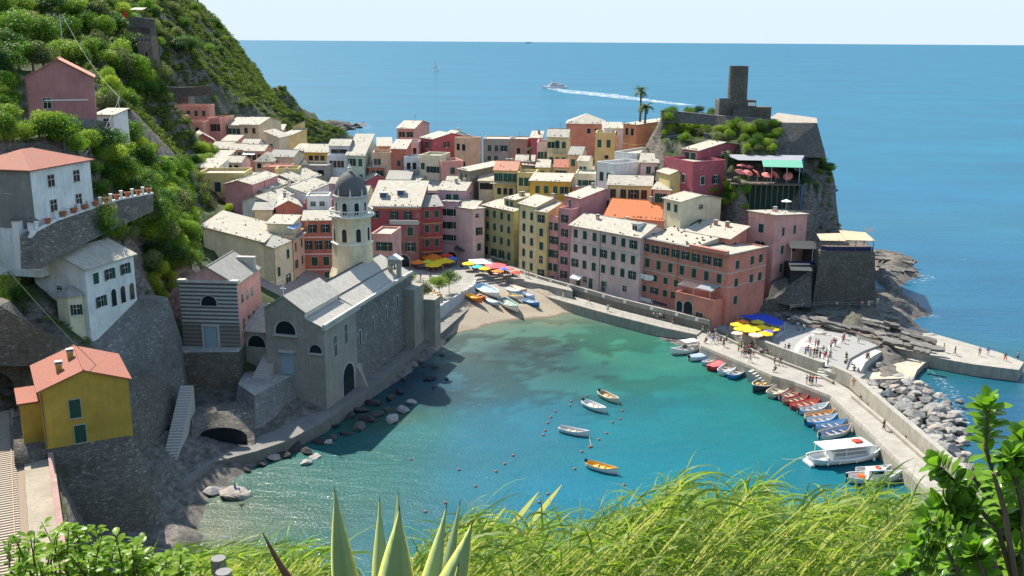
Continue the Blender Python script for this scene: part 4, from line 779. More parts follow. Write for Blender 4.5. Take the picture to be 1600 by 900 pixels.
h = house('orange_block_house', 'big orange house with long plain side wall below the palm trees', 'orange', (974, 194), (995, 196), 290, (1028, 186), 232, 's', 1.6, 'pale', 'f:1x2d,t1.0,h2.0 r:1x1d,t1.6,x.6-.9,h1.4,w1.6', bands=[5.6], bandc=flat('peach_band', (.72, .45, .22), .9), oh=.25)
h = house('dark_roof_house', 'apricot house with a dark slate roof below the cream green gable', 'peach', (889, 242), (908, 245), 281, (950, 238), 275, 'gx', 1.7, 'grey', 'f:1x1D,t1.2,x.1-.6', yaw=-12, bands=None)
h = house('cream_awning_house', 'cream house with white awning and round dish terrace', 'cream', (903, 252), (918, 254), 272, (936, 248), 282, 'gx', 1.0, 'cream', 'f:2x2g,t1.4,d3.4,w.7', yaw=-15)
h = house('white_stepped_house', 'low white and cream house with tall green doors below the white terrace wall', 'cream', (899, 273), (934, 277), 263, 9, 305, 'f', 0, 'pale', 'f:1x4g,t1.4,w.9,h2.0', yaw=-8, par=.4)
h = house('white_house', 'white house with stained textured side wall and cluttered roof terrace', 'white', (932, 258), (959, 262), 259, (994, 256), 300, 'f', 0, 'pale', 'f:1x2g,t1.6,x.1-.95,h2.2,w1.4 r:1x2g,t2.4,x.7-1.0,h2', par=1.0)
house('', '', 'white', (960, 240), (995, 243), 271, (1028, 226), 270, 'f', 0, 'pale', 'f:1x1g,t1.4,x.8-1', into=h, deep=6, par=.6)
h = house('blush_house', 'blush pink house with half shaded slate roof beside the stained white wall', 'palepink', (1000, 254), (1034, 258), 257, 11, 292, 'gx', 1.8, 'pale', 'f:1x2g,t1.0,x.2-.98,h1.9 f:1x1g,t4.6,x.4-.8', yaw=-12)
h = house('ochre_cube_house', 'small plain ochre house with slanted top before the plum red house', 'yellow', (1028, 268), (1047, 273), 245, (1060, 271), 300, 'gx', .7, 'cream', '', stones=False, deep=4)
h = house('plum_red_house', 'plum red house with white framed windows and sunny terrace beside the castle gardens', 'crimson', (1038, 250), (1083, 258), 246, 10, 298, 'f', 0, 'pale', 'f:1x1g,t2.0,x.2-.5,h1.8 f:1x1g,t2.6,x.5-.9,h2.0 f:1x1g,t7.0,x.5-.9,h1.4 r:1x2g,t2.8,x.1-.9,h2.0', trim='w', wsize=(1.1, 1.9), deep=4)
house('', '', 'crimson', (1067, 233), (1092, 236), 250, (1149, 227), 262, 'gx', 1.5, 'cream', 'f:1x2g,t.6,h2.2,w1.6 r:1x2g,t1.2,x.3-.95', into=h, deep=8, trim='w', stones=True)
h = house('yellow_balcony_house', 'pale yellow house with big iron balcony above the orange roof', 'yellow', (950, 289), (1018, 294), 247, (1046, 284), 335, 'gx', 1.8, 'pale', 'f:1x4g,t1.0,x.0-.95,h2.2,w1.4 f:1x3g,t5.6,x.1-.8,h2', sh='b', yaw=-10)
W, D, hh = dims(h); balcony(h, W * .62, W * .98, hh - 4.6, 1.3)
h = house('pink_shuttered_house', 'pink house with tall shutters between yellow balcony house and small cream house', 'pink', (1020, 296), (1048, 303), 240, 9, 335, 'gx', 1.2, 'pale', 'f:1x2g,t.9,x.1-.7,h2.4', yaw=-24)
h = house('cream_stone_house', 'small cream house with worn lower wall behind the corner house roof', 'cream', (1037, 310), (1064, 316), 233, (1096, 306), 345, 'gx', 1.1, 'pale', 'f:1x2g,t.8,x.1-.95,h1.8 r:1x1d,t1,x.3-.7,h1', sh='t')
h = house('orange_roof_house', 'house under a broad bright orange tiled roof behind the long pink house', 'redpink', (945, 338), (1040, 356), 238.5, 13, 350, 'gx', 3.4, 'orange', '', deep=6, chim=3, yaw=-24)
# ------------------------------------------------ upper valley pink terraces and far left houses
h = house('pink_terrace_house', 'long pink terraced house with crenellated parapet under the cliff', 'salmon', (226, 168), (326, 169), 345, 8, 182, 'f', 0, 'pale', 'f:1x8m,t1.0,h1.8,x.03-.98', yaw=2, deep=12)
h = house('pink_lower_house', 'dusky pink house with two shuttered windows under a pergola terrace', 'peach', (240, 185), (286, 185), 336, 8, 198, 'f', 0, 'pale', 'f:1x2o,t1.2,h1.8,x.2-.8', yaw=2, deep=12)
h = house('crimson_terrace_house', 'crimson house with white washing on its terrace under the cliff', 'salmon', (287, 194), (317, 195), 330, 8, 208, 'f', 0, 'pale', 'f:1x2d,t1.0,h1.8', yaw=-3, deep=10)
h = house('stone_arch_house', 'grey stone house with an arch above the pink terraces', 'stone', (243, 148), (294, 149), 358, 6, 160, 'f', 0, 'grey', 'f:1x1A,t1.4,h2.4,w3,x.3-.7', yaw=-3, deep=10, par=.4)
h = house('small_pink_house', 'little pink pavilion with white eaves on the upper terrace', 'pink', (232, 155), (254, 155), 348, 6, 168, 's', .6, 'pale', 'f:1x2d,t.7,h1.4', yaw=0, deep=6, stones=False)
h = house('white_cottage', 'small white cottage with bright flat roof beside the tall pink wall', 'white', (147, 180), (177, 181), 200, 6, 190, 's', .8, 'cream', 'f:1x1d,t.7,x.4-.8,h1.4', yaw=-6)

for nm, col, A, B, Y, D, bot, roof, rc, win, lab in [
    ('cream_house', 'cream', (384, 281), (411, 280), 264, 8, 300, 'gx', 'pale', 'f:1x2d,t.8,h1.2', 'low cream house just behind the yellow terrace house pots'), ('tan_house', 'sand', (545, 301), (573, 298), 286, 8, 318, 'gx', 'cream', 'f:1x2g,t.9', 'tan house hidden mostly behind the tower dome'),
    ('grey_white_house', 'bluewhite', (588, 299), (627, 296), 284, 8, 312, 's', 'pale', 'f:1x3d,t.8,h1.2', 'grey white house with roof behind the crimson palazzo dormers'), ('cream_house', 'cream', (650, 285), (676, 286), 304, 8, 300, 'gx', 'pale', 'f:1x2g,t.8', 'cream house below the walled yellow roof terrace'),
    ('peach_house', 'peach', (725, 281), (748, 283), 294, 7, 300, 'gx', 'terra', 'f:1x2g,t.8', 'little peach house with rusty roof below the stone walled house'), ('ochre_house', 'yellow', (838, 262), (858, 264), 292, 7, 285, 's', 'cream', 'f:1x1g,t.9', 'small ochre house tucked under the tall pale pink house'),
    ('rose_house', 'pink', (806, 252), (834, 255), 300, 8, 275, 'gx', 'cream', 'f:1x2g,t.8', 'rose house with cream roof left of the tall pale pink house'), ('tan_house', 'sand', (866, 262), (890, 265), 286, 7, 285, 's', 'terra', 'f:1x2g,t.8', 'tan house with rusty roof under the cream green house'),
    ('pink_house', 'salmon', (345, 222), (368, 222), 322, 7, 240, 's', 'cream', 'f:1x2d,t.7,h1.2', 'salmon house squeezed below the salmon terrace house'), ('white_house', 'white', (378, 226), (402, 227), 318, 7, 244, 'gx', 'cream', 'f:1x2g,t.7,h1.3', 'small white house in front of the cream house with grey side'),
    ('ochre_house', 'yellow', (458, 236), (480, 236), 324, 8, 258, 's', 'cream', 'f:1x1g,t.8', 'little ochre house at the foot of the rocky slope'), ('cream_house', 'cream', (448, 256), (470, 258), 300, 7, 275, 'gx', 'cream', 'f:1x2g,t.7,h1.3', 'little cream house above the plum terrace'),
    ('lilac_house', 'lilac', (515, 287), (541, 287), 292, 7, 305, 'gx', 'cream', 'f:1x2g,t.7,h1.4', 'lilac house in the shade of the white loggia house'), ('brick_house', 'brick', (576, 262), (600, 262), 306, 8, 290, 's', 'cream', 'f:1x2g,t.8', 'brick red house under the peach terrace'),
    ('cream_house', 'cream', (330, 248), (352, 250), 292, 8, 270, 's', 'pale', 'f:1x1d,t.7,h1.2', 'cream shed house in front of the yellow row house'), ('pink_house', 'palepink', (352, 254), (376, 256), 286, 8, 275, 'gx', 'cream', 'f:1x2d,t.7,h1.2', 'pale pink low house below the pink row houses'),
    ('tan_house', 'sand', (676, 270), (704, 272), 306, 7, 288, 's', 'cream', 'f:1x2g,t.7', 'tan house beside the pink stepped terrace house'), ('brown_house', 'brown', (893, 292), (925, 296), 262, 8, 320, 's', 'cream', 'f:1x3g,t.8,h1.6', 'brownish house between the egg yellow and mauve pink houses')]:
    house(nm, lab, col, A, B, Y, D, bot, roof, 1.4, rc, win, yaw=-5, deep=7)
# ================================================ CHURCH, TOWER, ORATORY, LEFT HOUSES, WALLS
DSTONE = lambda: stone('dark_masonry', (.15, .13, .105), (.26, .235, .195), (.10, .09, .075), 1.9, 1.0, .42, (.06, .07, .04))
CASTLE = lambda: stone('castle_masonry', (.11, .10, .088), (.20, .185, .16), (.075, .07, .062), 2.6, .9, .6, (.06, .065, .04))
PAVE = lambda: stone('paving', (.34, .325, .29), (.42, .40, .36), (.30, .285, .25), .9, .15, 1.0)
CONCP = lambda: plaster('quay_concrete', (.35, .325, .28), 1.3, (.26, .245, .21))
WALLC = lambda: plaster('quay_wall_concrete', (.36, .33, .275), 2.2, (.24, .225, .19))
def loft(name, tops, bots, mat, thick=1.5, parent=None, cap=None):
    """battered wall: polyline of top points over bottom points, thickened away from the water side"""
    b = MB(); n = len(tops); T = [Vector(t) for t in tops]; Bo = [Vector(t) for t in bots]
    nr = []
    for i in range(n):
        d = (T[min(i + 1, n - 1)] - T[max(i - 1, 0)]); nr.append(Vector((-d.y, d.x, 0)).normalized() * thick)
    v = T + Bo + [t + q for t, q in zip(T, nr)] + [t + q for t, q in zip(Bo, nr)]
    f = []; m = []
    for i in range(n - 1):
        f += [(n + i, n + i + 1, i + 1, i), (i, i + 1, 2 * n + i + 1, 2 * n + i), (2 * n + i, 2 * n + i + 1, 3 * n + i + 1, 3 * n + i), (3 * n + i, 3 * n + i + 1, n + i + 1, n + i)]; m += [0, 1, 0, 0]
    f += [(n, 0, 2 * n, 3 * n), (n - 1, 2 * n - 1, 4 * n - 1, 3 * n - 1)]; m += [0, 0]
    b.v = [tuple(x) for x in v]; b.f = [list(x) for x in f]; b.m = m
    return b.build(name, [mat, cap or mat], parent)
def wallthing(name, label, tops, bots, mat, thick=1.5, cap=None, cat='wall', group=None):
    return tag(loft(name, tops, bots, mat, thick, None, cap), label, cat, group)
# ---- church
KX, KY = -30.8, 156.0
ch = thing('church', 'grey stone church with slate roofs standing over the harbour path', 'church', (KX, KY, 1.5), math.radians(-14.7))
cp = plaster('church_plaster', (.32, .295, .245), 1.0, (.20, .19, .17)); crub = stone('church_rubble', (.16, .16, .15), (.30, .29, .27), (.12, .12, .11), 2.2, .8, .7)
b = MB(); L1_, L2_ = 13.0, 41.0; z0 = -4
def cwall(pts, m=0): b.add(pts, [list(range(len(pts)))], m)
e = [(-10.6, 17.4), (-6.9, 19.6), (-3.3, 17.2), (-3.3, 16.1), (0, 14.7)]   # facade outline x, z above base
cwall([(-10.6, 0, z0), (0, 0, z0)] + [(x, 0, z) for x, z in e[::-1]])
cwall([(0, 0, z0), (0, L1_, z0), (0, L1_, 14.7), (0, 0, 14.7)])
cwall([(0, L1_, z0), (0, L2_, z0), (0, L2_, 14.7), (0, L1_, 14.7)], 1)
cwall([(-10.6, L2_, z0), (-10.6, 0, z0), (-10.6, 0, 17.4), (-10.6, L1_, 17.4), (-10.6, L1_, 15.0), (-10.6, L2_, 15.0)])
cwall([(0, L2_, z0), (-10.6, L2_, z0), (-10.6, L2_, 15.0), (-6.9, L2_, 18.2), (0, L2_, 14.7)], 1)
cwall([(-3.3, 0, 15.9), (-3.3, 0, 17.2), (-3.3, L1_, 17.2), (-3.3, L1_, 15.9)], 2); cwall([(-3.3, L1_, 15), (-3.3, L1_, 17.2), (-6.9, L1_, 19.6), (-10.6, L1_, 17.4), (-10.6, L1_, 14.5)], 2)
b.build('wall', [cp, crub, plaster('clerestory', (.62, .60, .55), .4)], ch)
def slabq(b, q, th=.18, m=0):
    up = [(x, y, z + th) for x, y, z in q]; n = len(q)
    b.add(up + list(q), [list(range(n)), list(range(n, 2 * n))[::-1]] + [[n + i, n + (i + 1) % n, (i + 1) % n, i] for i in range(n)], m)
b = MB()
slabq(b, [(-6.9, -.3, 19.65), (-2.9, -.3, 17.0), (-2.9, L1_ + .3, 17.0), (-6.9, L1_ + .3, 19.65)]); slabq(b, [(-11, -.3, 17.2), (-6.9, -.3, 19.65), (-6.9, L1_ + .3, 19.65), (-11, L1_ + .3, 17.2)])
slabq(b, [(-3.3, -.2, 16.12), (-.1, -.2, 14.75), (-.1, L1_, 14.75), (-3.3, L1_, 16.12)])
slabq(b, [(-6.9, L1_, 18.25), (-.1, L1_, 14.78), (-.1, L2_ + .2, 14.78), (-6.9, L2_ + .2, 18.25)]); slabq(b, [(-14.5, L1_ + 4, 14.2), (-6.9, L1_ + 4, 18.25), (-6.9, L2_ + .2, 18.25), (-14.5, L2_ + .2, 14.2)])
b.tube([(-6.9, L1_, 18.5), (-6.9, L2_, 18.5)], .12, 5, 1); b.tube([(-3.4, L1_, 16.75), (-3.4, L2_, 16.75)], .08, 5, 1)
roofm = slate('church_slate', (.46, .43, .37), .38, .5)
b.build('roof', [roofm, DARK()], ch)
b = MB(); b.box(-.12, .35, -.25, L2_, 14.72, 15.35, 0); b.box(-.3, .45, -.3, 14, 14.4, 14.72, 0)
for i in range(16): b.box(.35, .5, .2 + i * .85, .55 + i * .85, 14.85, 15.1, 0)
b.build('parapet', [plaster('parapet_stone', (.52, .49, .43), .8)], ch)
def lunette(x, z, w, par=ch, y=-.0):
    add_window(par, Matrix.Translation((x, y, z)), 'A', w, w * .62, 'g', 'c', True)
lunette(-6.9, 13.2, 3.6); lunette(-1.6, 10.4, 2.2)
for q in ((-9.1, -4.7, -.5, 0, 12.85, 13.1, 0), (-2.9, -.3, -.4, 0, 10.1, 10.3, 0)):
    b = MB(); b.box(*q); b.build('sill', [CONC()], ch)
b = MB(); b.box(-7.9, -5.7, -.1, .05, 6.2, 10.0, 0); b.box(-6.82, -6.78, -.13, -.1, 6.2, 10.0, 1); b.box(-8.2, -5.4, -.7, 0, 10.1, 10.4, 1); b.build('door', [flat('door_pale_blue', (.25, .34, .38), .7), CONC()], ch)
for yy, zz, ww, hh_ in ((4.2, 8.6, 1.0, 3.6), (8.6, 9.6, 1.0, 3.4)):
    add_window(ch, Matrix.Translation((0, yy, zz)) @ Matrix.Rotation(math.pi / 2, 4, 'Z'), 'd', ww, hh_, 'g', 'c', True)
for yy, zz in ((14.5, 7.8), (20.5, 8.6), (27, 9.0), (33, 9.6)):
    add_window(ch, Matrix.Translation((0, yy, zz)) @ Matrix.Rotation(math.pi / 2, 4, 'Z'), 'A', .8, 2.6, 'g', 'w', True)
add_window(ch, Matrix.Translation((0, 9.0, .4)) @ Matrix.Rotation(math.pi / 2, 4, 'Z'), 'A', 4.6, 5.4, 'g', 'c', True)
b = MB(); b.add([(.0, 11.6, 0), (2.4, 12.4, 0), (0, 14.2, 0), (.0, 11.6, 4.4), (.1, 12.4, 4.2), (0, 14.2, 4.4)], [(0, 1, 4, 3), (1, 2, 5, 4), (3, 4, 5)]); b.build('buttress', [cp], ch)
b = MB(); b.box(-.6, 2.2, L2_ - 4.5, L2_ + 1.0, -4, 12.6, 0); b.box(.2, 4.6, L2_ + 1, L2_ + 4.4, -4, 9.3, 0); b.build('buttress', [cp], ch)
b = MB(); b.tube([(-6.9, -.1, 19.8), (-6.9, -.1, 21.6)], .07, 5); b.box(-7.4, -6.4, -.16, -.04, 20.9, 21.05, 0); b.build('cross', [WHITE()], ch)
# annex between oratory and church
b = MB(); b.box(-15.6, -10.6, 1.5, 9, -4, 12.6, 0); b.build('annex', [cp], ch)
b = MB(); slabq(b, [(-15.9, 1.1, 12.6), (-10.4, 1.1, 12.6), (-10.4, 9.2, 15.4), (-15.9, 9.2, 15.4)]); b.build('annex_roof', [roofm], ch)
lunette(-13.2, 10.0, 3.2, ch, 1.5)
# bell gable
bg_ = P(617, 437, 16.0); gt = thing('bell_gable', 'small open stone belfry with a pitched cap at the seaward end of the church', 'belfry', (bg_.x, bg_.y, 15.0), math.radians(-14.7))
b = MB(); b.box(-1.3, 1.3, -.9, .9, -6, 1.6, 0); b.box(-1.25, -.55, -.5, .5, 1.6, 4.6, 0); b.box(.55, 1.25, -.5, .5, 1.6, 4.6, 0); b.box(-1.25, 1.25, -.5, .5, 4.6, 5.3, 0); b.box(-.55, .55, -.5, .5, 4.2, 4.6, 0)
b.build('arch', [stone('belfry_stone', (.36, .34, .28), (.46, .43, .36), (.3, .28, .24), 1.6)], gt)
b = MB(); b.add([(-1.7, -.8, 5.2), (1.7, -.8, 5.2), (1.7, .8, 5.2), (-1.7, .8, 5.2), (0, -.8, 6.2), (0, .8, 6.2)], [(0, 1, 4), (2, 3, 5), (1, 2, 5, 4), (3, 0, 4, 5), (0, 3, 2, 1)]); b.build('cap', [WHITE()], gt)
b = MB(); b.lathe([(.05, 1.0), (.12, .95), (.16, .6), (.28, .2), (.34, .0)], 10, (0, 0, 3.1)); b.build('bell', [flat('bronze_green', (.10, .14, .05), .5)], gt)
# ---- bell tower
tx, ty = (548 - 800) / F * (192 * math.cos(PITCH) + 33 * math.sin(PITCH)), 192.0
tw = thing('bell_tower', 'tall cream octagonal bell tower with a grey scaled dome above the church', 'bell tower', (tx, ty, 0), math.radians(22.5 - 14.7))
tc = plaster('tower_cream', (.66, .58, .40), .5, (.40, .38, .34)); tcw = plaster('tower_trim', (.70, .68, .60), .3)
R8 = lambda r: r / math.cos(math.pi / 8)
b = MB(); b.lathe([(R8(4.35), 8), (R8(4.35), 16.8), (R8(3.75), 18.6), (R8(3.62), 23.3)], 8); b.build('shaft', [tc], tw)
b = MB(); b.lathe([(R8(3.62), 23.3), (R8(3.85), 23.35), (R8(3.85), 23.6), (R8(3.55), 23.7)], 8); b.build('string_course', [tcw], tw)
b = MB(); b.lathe([(R8(3.5), 23.6), (R8(3.5), 28.2), (R8(3.9), 28.7)], 8); b.build('belfry_stage', [tc], tw)
for k in range(8):
    a = math.pi * 2 * (k + .5) / 8
    add_window(tw, Matrix.Rotation(a + math.pi / 2, 4, 'Z') @ Matrix.Translation((0, -3.5, 24.0)), 'A', 1.0, 2.6, 'g', 'w', True)
b = MB(); b.lathe([(R8(3.9), 28.7), (R8(4.25), 28.8), (R8(4.25), 29.1), (R8(3.0), 29.12)], 16)
for k in range(48):
    a = 2 * math.pi * k / 48; x, y = 4.1 * math.cos(a), 4.1 * math.sin(a); b.box(x - .06, x + .06, y - .06, y + .06, 29.1, 29.95, 0)
b.lathe([(4.0, 29.95), (4.24, 29.95), (4.24, 30.1), (4.0, 30.1), (4.0, 29.95)], 32, cap=False); b.build('balcony', [tcw], tw)
b = MB(); b.lathe([(R8(2.95), 29.1), (R8(2.95), 32.3), (R8(3.3), 32.6), (R8(3.3), 32.85), (R8(3.0), 32.9)], 8); b.build('drum', [plaster('drum_grey', (.55, .54, .48), .6)], tw)
for k in range(8):
    a = math.pi * 2 * (k + .5) / 8
    add_window(tw, Matrix.Rotation(a + math.pi / 2, 4, 'Z') @ Matrix.Translation((0, -2.95, 29.3)), 'A', .95, 2.3, 'g', 'w', True)
n = N('dome_scales', .8); geo = n.co(); v = n.n('TexBrick'); v.inputs['Scale'].default_value = 1; v.inputs['Brick Width'].default_value = .08; v.inputs['Row Height'].default_value = .28; v.inputs['Mortar Size'].default_value = .03
v.inputs['Color1'].default_value = (.22, .22, .21, 1); v.inputs['Color2'].default_value = (.33, .32, .29, 1); v.inputs['Mortar'].default_value = (.08, .08, .08, 1)
sp = n.n('SeparateXYZ'); n.l(geo, sp.inputs[0]); at_ = n.math('ARCTAN2', sp.outputs[1], sp.outputs[0]); cb_ = n.n('CombineXYZ'); n.l(at_, cb_.inputs[0]); n.l(sp.outputs[2], cb_.inputs[1]); n.l(cb_.outputs[0], v.inputs['Vector'])
n.color(v.outputs['Color']); n.bump(v.outputs['Fac'], .6, .05)
pr = [(3.05, 32.9), (3.12, 33.4), (3.02, 34.3), (2.7, 35.3), (2.15, 36.2), (1.4, 36.9), (.6, 37.3), (.28, 37.4)]
b = MB(); b.lathe(pr, 40); dm = b.build('dome', [n.m], tw, True)
b = MB(); b.lathe([(.3, 37.3), (.42, 37.5), (.3, 37.7), (.3, 38.0), (.45, 38.1), (.2, 38.35), (.22, 38.6), (.0, 38.9)], 10); b.tube([(0, 0, 38.8), (0, 0, 39.6)], .04, 4); b.build('lantern', [tcw], dm)
for k in range(8):
    a = math.pi * 2 * k / 8; b = MB(); b.lathe([(.22, 32.9), (.12, 33.3), (.16, 33.5), (.05, 34.2), (0, 34.5)], 6, (3.15 * math.cos(a), 3.15 * math.sin(a), 0)); b.build('finial', [tcw], tw)
b = MB(); b.box(-4.8, 4.8, -4.8, 4.8, 6, 15.8, 0); b.v = [tuple(Matrix.Rotation(math.radians(-22.5), 3, 'Z') @ Vector(q)) for q in b.v]; b.build('plinth', [tc], tw)
# ---- oratory
h = house('oratory', 'black and white banded oratory with slate roof and pink side wall', 'pink', (282, 443), (369, 445), 159.6, (424, 420), 541, 'gy', 2.8, 'grey', 'r:1x3d,t2.2,x.1-.7,h1.5 r:1x4d,t6.5,x.1-.95,h2.2', cat='church', stones=False, oh=.25, deep=9, yaw=None)
W, D, hh = dims(h)
n = N('banded_marble', .9); g2 = n.n('NewGeometry').outputs['Position']; sp = n.n('SeparateXYZ'); n.l(g2, sp.inputs[0])
fr = n.math('FRACT', n.math('ADD', n.math('MULTIPLY', sp.outputs[2], 1.5), n.math('MULTIPLY', n.noise(1.5, 3, .6, g2), .12)))
low = n.ramp(n.math('MULTIPLY', sp.outputs[2], .04), [(.655, (0, 0, 0)), (.665, (1, 1, 1))])
n.color(n.mix(n.math('MULTIPLY', n.noise(.8, 5, .7, g2), .5), n.mix(n.ramp(n.math('MULTIPLY', sp.outputs[2], .05), [(.79, (0, 0, 0)), (.80, (1, 1, 1))]), n.mix(.5, n.mix(n.ramp(fr, [(.5, (0, 0, 0)), (.54, (1, 1, 1))], 'LINEAR'), (.08, .085, .09), (.30, .29, .27)), (.20, .17, .13)), n.mix(n.ramp(fr, [(.42, (0, 0, 0)), (.48, (1, 1, 1))]), (.10, .10, .105), (.52, .50, .46))), (.12, .11, .10)))
b = MB(); b.box(-.15, W + .15, -.25, -.01, -1, hh + .3, 0); b.box(-.4, W + .4, -.5, .6, hh + .3, hh + .75, 1); b.build('banded_facade', [n.m, plaster('parapet_stone', (.52, .49, .43), .8)], h)
add_window(h, Matrix.Translation((W / 2, -.25, hh - 3.6)), 'A', 2.6, 1.7, 'g', 'c', True)
b = MB(); b.box(W / 2 - 1.0, W / 2 + 1.0, -.4, -.26, 0, 3.6, 1); b.box(W / 2 - 1.5, W / 2 + 1.5, -.55, -.26, 3.7, 4.1, 0); b.box(W / 2 - 1.5, W / 2 - 1.1, -.5, -.26, 0, 3.7, 0); b.box(W / 2 + 1.1, W / 2 + 1.5, -.5, -.26, 0, 3.7, 0); b.build('door', [CONC(), flat('door_pale_blue', (.25, .34, .38), .7)], h)
b = MB(); b.box(W - 1.6, W - .2, D * .82, D * .82 + .9, hh, hh + 2.2, 0); b.box(W - 2.6, W - 1.6, D * .82, D * .82 + .9, hh + 2.2 - .5, hh + 2.2, 0); b.box(W - 3.2, W - 2.6, D * .82, D * .82 + .9, hh, hh + 2.2, 0); b.box(W - 3.3, W - .1, D * .82 - .1, D * .82 + 1, hh + 2.2, hh + 2.5, 0); b.build('bellcote', [CONC()], h)
# ---- left bank houses
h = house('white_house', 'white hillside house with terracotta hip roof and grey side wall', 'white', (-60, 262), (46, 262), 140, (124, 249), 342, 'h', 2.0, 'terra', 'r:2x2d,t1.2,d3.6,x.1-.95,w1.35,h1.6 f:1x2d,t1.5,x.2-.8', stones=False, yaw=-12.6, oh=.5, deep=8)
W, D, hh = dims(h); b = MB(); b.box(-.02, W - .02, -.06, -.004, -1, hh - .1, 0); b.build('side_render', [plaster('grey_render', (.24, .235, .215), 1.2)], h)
h = house('cream_villa', 'cream villa with green shutters, twin arched doors and slate gable roof', 'white', (51, 414), (132, 422), 140, (214, 398), 492, 'gy', 1.9, 'pale', 'f:1x2d,t2.8,x.35-.9,h.6,w.9 r:1x1g,t1.0,x.1-.3,h1.6 r:1x1g,t1.0,x.38-.55,h1.6 r:1x1o,t1.0,x.7-.9,h1.6 r:1x1o,t4.6,x.15-.35,h1.6 r:1x3A,t4.2,x.42-1.0,h2.6,w1.1', yaw=-16.7, stones=False, oh=.45, deep=8, trim='w')
W, D, hh = dims(h)
b = MB(); b.lathe([(1.9, -4), (1.9, 3.9)], 6, (W - 2.2, -.8, 0)); bay = b.build('bay', [wallmat('cream')], h)
b = MB(); b.lathe([(2.3, 3.9), (2.2, 4.0), (.0, 5.2)], 6, (W - 2.2, -.8, 0)); b.build('roof', [SL_GREY()], bay)
add_window(h, Matrix.Translation((W - .55, -1.7, 1.2)) @ Matrix.Rotation(math.radians(35), 4, 'Z'), 'o', .8, 1.5, 'g', 'w', True)
h = house('mustard_house', 'mustard yellow house with red tile roof on a curved stone base by the railway', 'mustard', (62, 612), (200, 592), 110.2, 10.5, 702, 'gy', 1.8, 'terra', 'f:1x1g,t1.6,x.12-.62,w1.25,h2.3 f:1x1g,t4.9,x.14-.64,w1.25,h2.2', stones=False, deep=.2, oh=.4, chim=2)
W, D, hh = dims(h); MUST = h
b = MB(); b.box(-2.2, 0, 3, 9, -1, 5.0, 0); b.box(-2.5, .1, 2.8, 9.2, 5.0, 5.2, 1); b.build('annex', [wallmat('mustard'), TERRA()], h)
h = house('rose_red_house', 'rose red gabled house with blank wall and white band high on the slope', 'rosered', (38, 122), (145, 121), 170, 14, 184, 'gy', 3.0, 'salmon', 'f:1x1d,t3.4,x.2-.38,h1.7,w1.2', stones=False, yaw=22, deep=3)
W, D, hh = dims(h); b = MB(); b.box(W * .25, W * .9, -.12, 0, hh * .42, hh * .42 + .18, 0); b.build('string_course', [WHITE()], h)
def px3(*a): return [PY(*q) for q in a]
wallthing('retaining_wall', 'dark stone retaining wall directly below the rose red house', px3((100, 186, 168), (146, 186, 168.5), (164, 190, 176)), px3((100, 240, 163), (140, 245, 164), (163, 250, 174)), DSTONE(), 3)
wallthing('retaining_wall', 'tall slanted stone retaining wall under the cream villa', px3((60, 512, 136), (98, 503, 138), (138, 497, 140), (217, 468, 148), (262, 464, 151), (284, 530, 156)), px3((100, 585, 131), (150, 600, 133), (190, 605, 136), (240, 655, 140), (288, 600, 150), (296, 645, 153)), stone('villa_wall_stone', (.17, .165, .155), (.27, .26, .24), (.12, .115, .105), 2.6, .8, .55, (.06, .07, .04)), 3)
wallthing('retaining_wall', 'lower dark stone wall between the mustard house and the oratory terrace', px3((170, 600, 131), (210, 590, 137), (262, 570, 148), (288, 556, 156)), px3((200, 720, 126), (225, 705, 131), (275, 655, 143), (300, 652, 152)), DSTONE(), 3)
wallthing('retaining_wall', 'stone wall rising over the railway tunnel beside the mustard house', px3((-160, 430, 124), (0, 478, 124), (60, 512, 125.5), (118, 540, 130)), px3((-160, 575, 123.5), (0, 572, 123.5), (48, 572, 124.6), (100, 590, 129)), DSTONE(), 3)
# oratory terrace and church platform
def blockthing(name, label, pts, z1, z0, mat, top=None, cat='terrace', kind=None):
    b = MB(); b.prism([(p[0], p[1]) for p in pts], z0, z1, 0, 1); o = b.build(name, [mat, top or mat])
    return tag(o, kind='structure') if kind else tag(o, label, cat)
tz = 12.0
blockthing('stone_terrace', 'high stone terrace with pale edge in front of the banded oratory', [P(276, 551, tz), P(373, 550, tz), P(380, 538, tz) + Vector((0, 3, 0)), P(280, 535, tz) + Vector((0, 4, 0))], tz, -1, DSTONE(), PAVE())
c1 = [P(373, 592, 8.0), P(398, 612, 8.0), P(470, 575, 8.0), P(440, 560, 8.0), P(385, 570, 8.0)]
def batter(name, label, top, z1, z0, grow, mat, topm, cat):
    cx = sum(p[0] for p in top) / len(top); cy = sum(p[1] for p in top) / len(top); b = MB(); n = len(top)
    T = [(p[0], p[1], z1) for p in top]; Bt = [(p[0] + (p[0] - cx) * grow, p[1] + (p[1] - cy) * grow, z0) for p in top]
    b.v = T + Bt; b.f = [list(range(n))] + [[n + i, n + (i + 1) % n, (i + 1) % n, i] for i in range(n)]; b.m = [1] + [0] * n
    a = sum(top[i][0] * top[(i + 1) % n][1] - top[(i + 1) % n][0] * top[i][1] for i in range(n))
    if a < 0: b.f = [f[::-1] for f in b.f]
    return tag(b.build(name, [mat, topm]), label, cat)
bs = stone('striped_batter', (.22, .22, .21), (.36, .36, .34), (.16, .16, .15), 2.4, .7, .35)
batter('stone_platform', 'sloping stone platform with steps in front of the church door', [P(372, 600, 7.5), P(398, 618, 7.5), P(478, 575, 7.5), P(455, 562, 8.5), P(385, 575, 7.5)], 7.5, 1.0, .28, bs, PAVE(), 'platform')
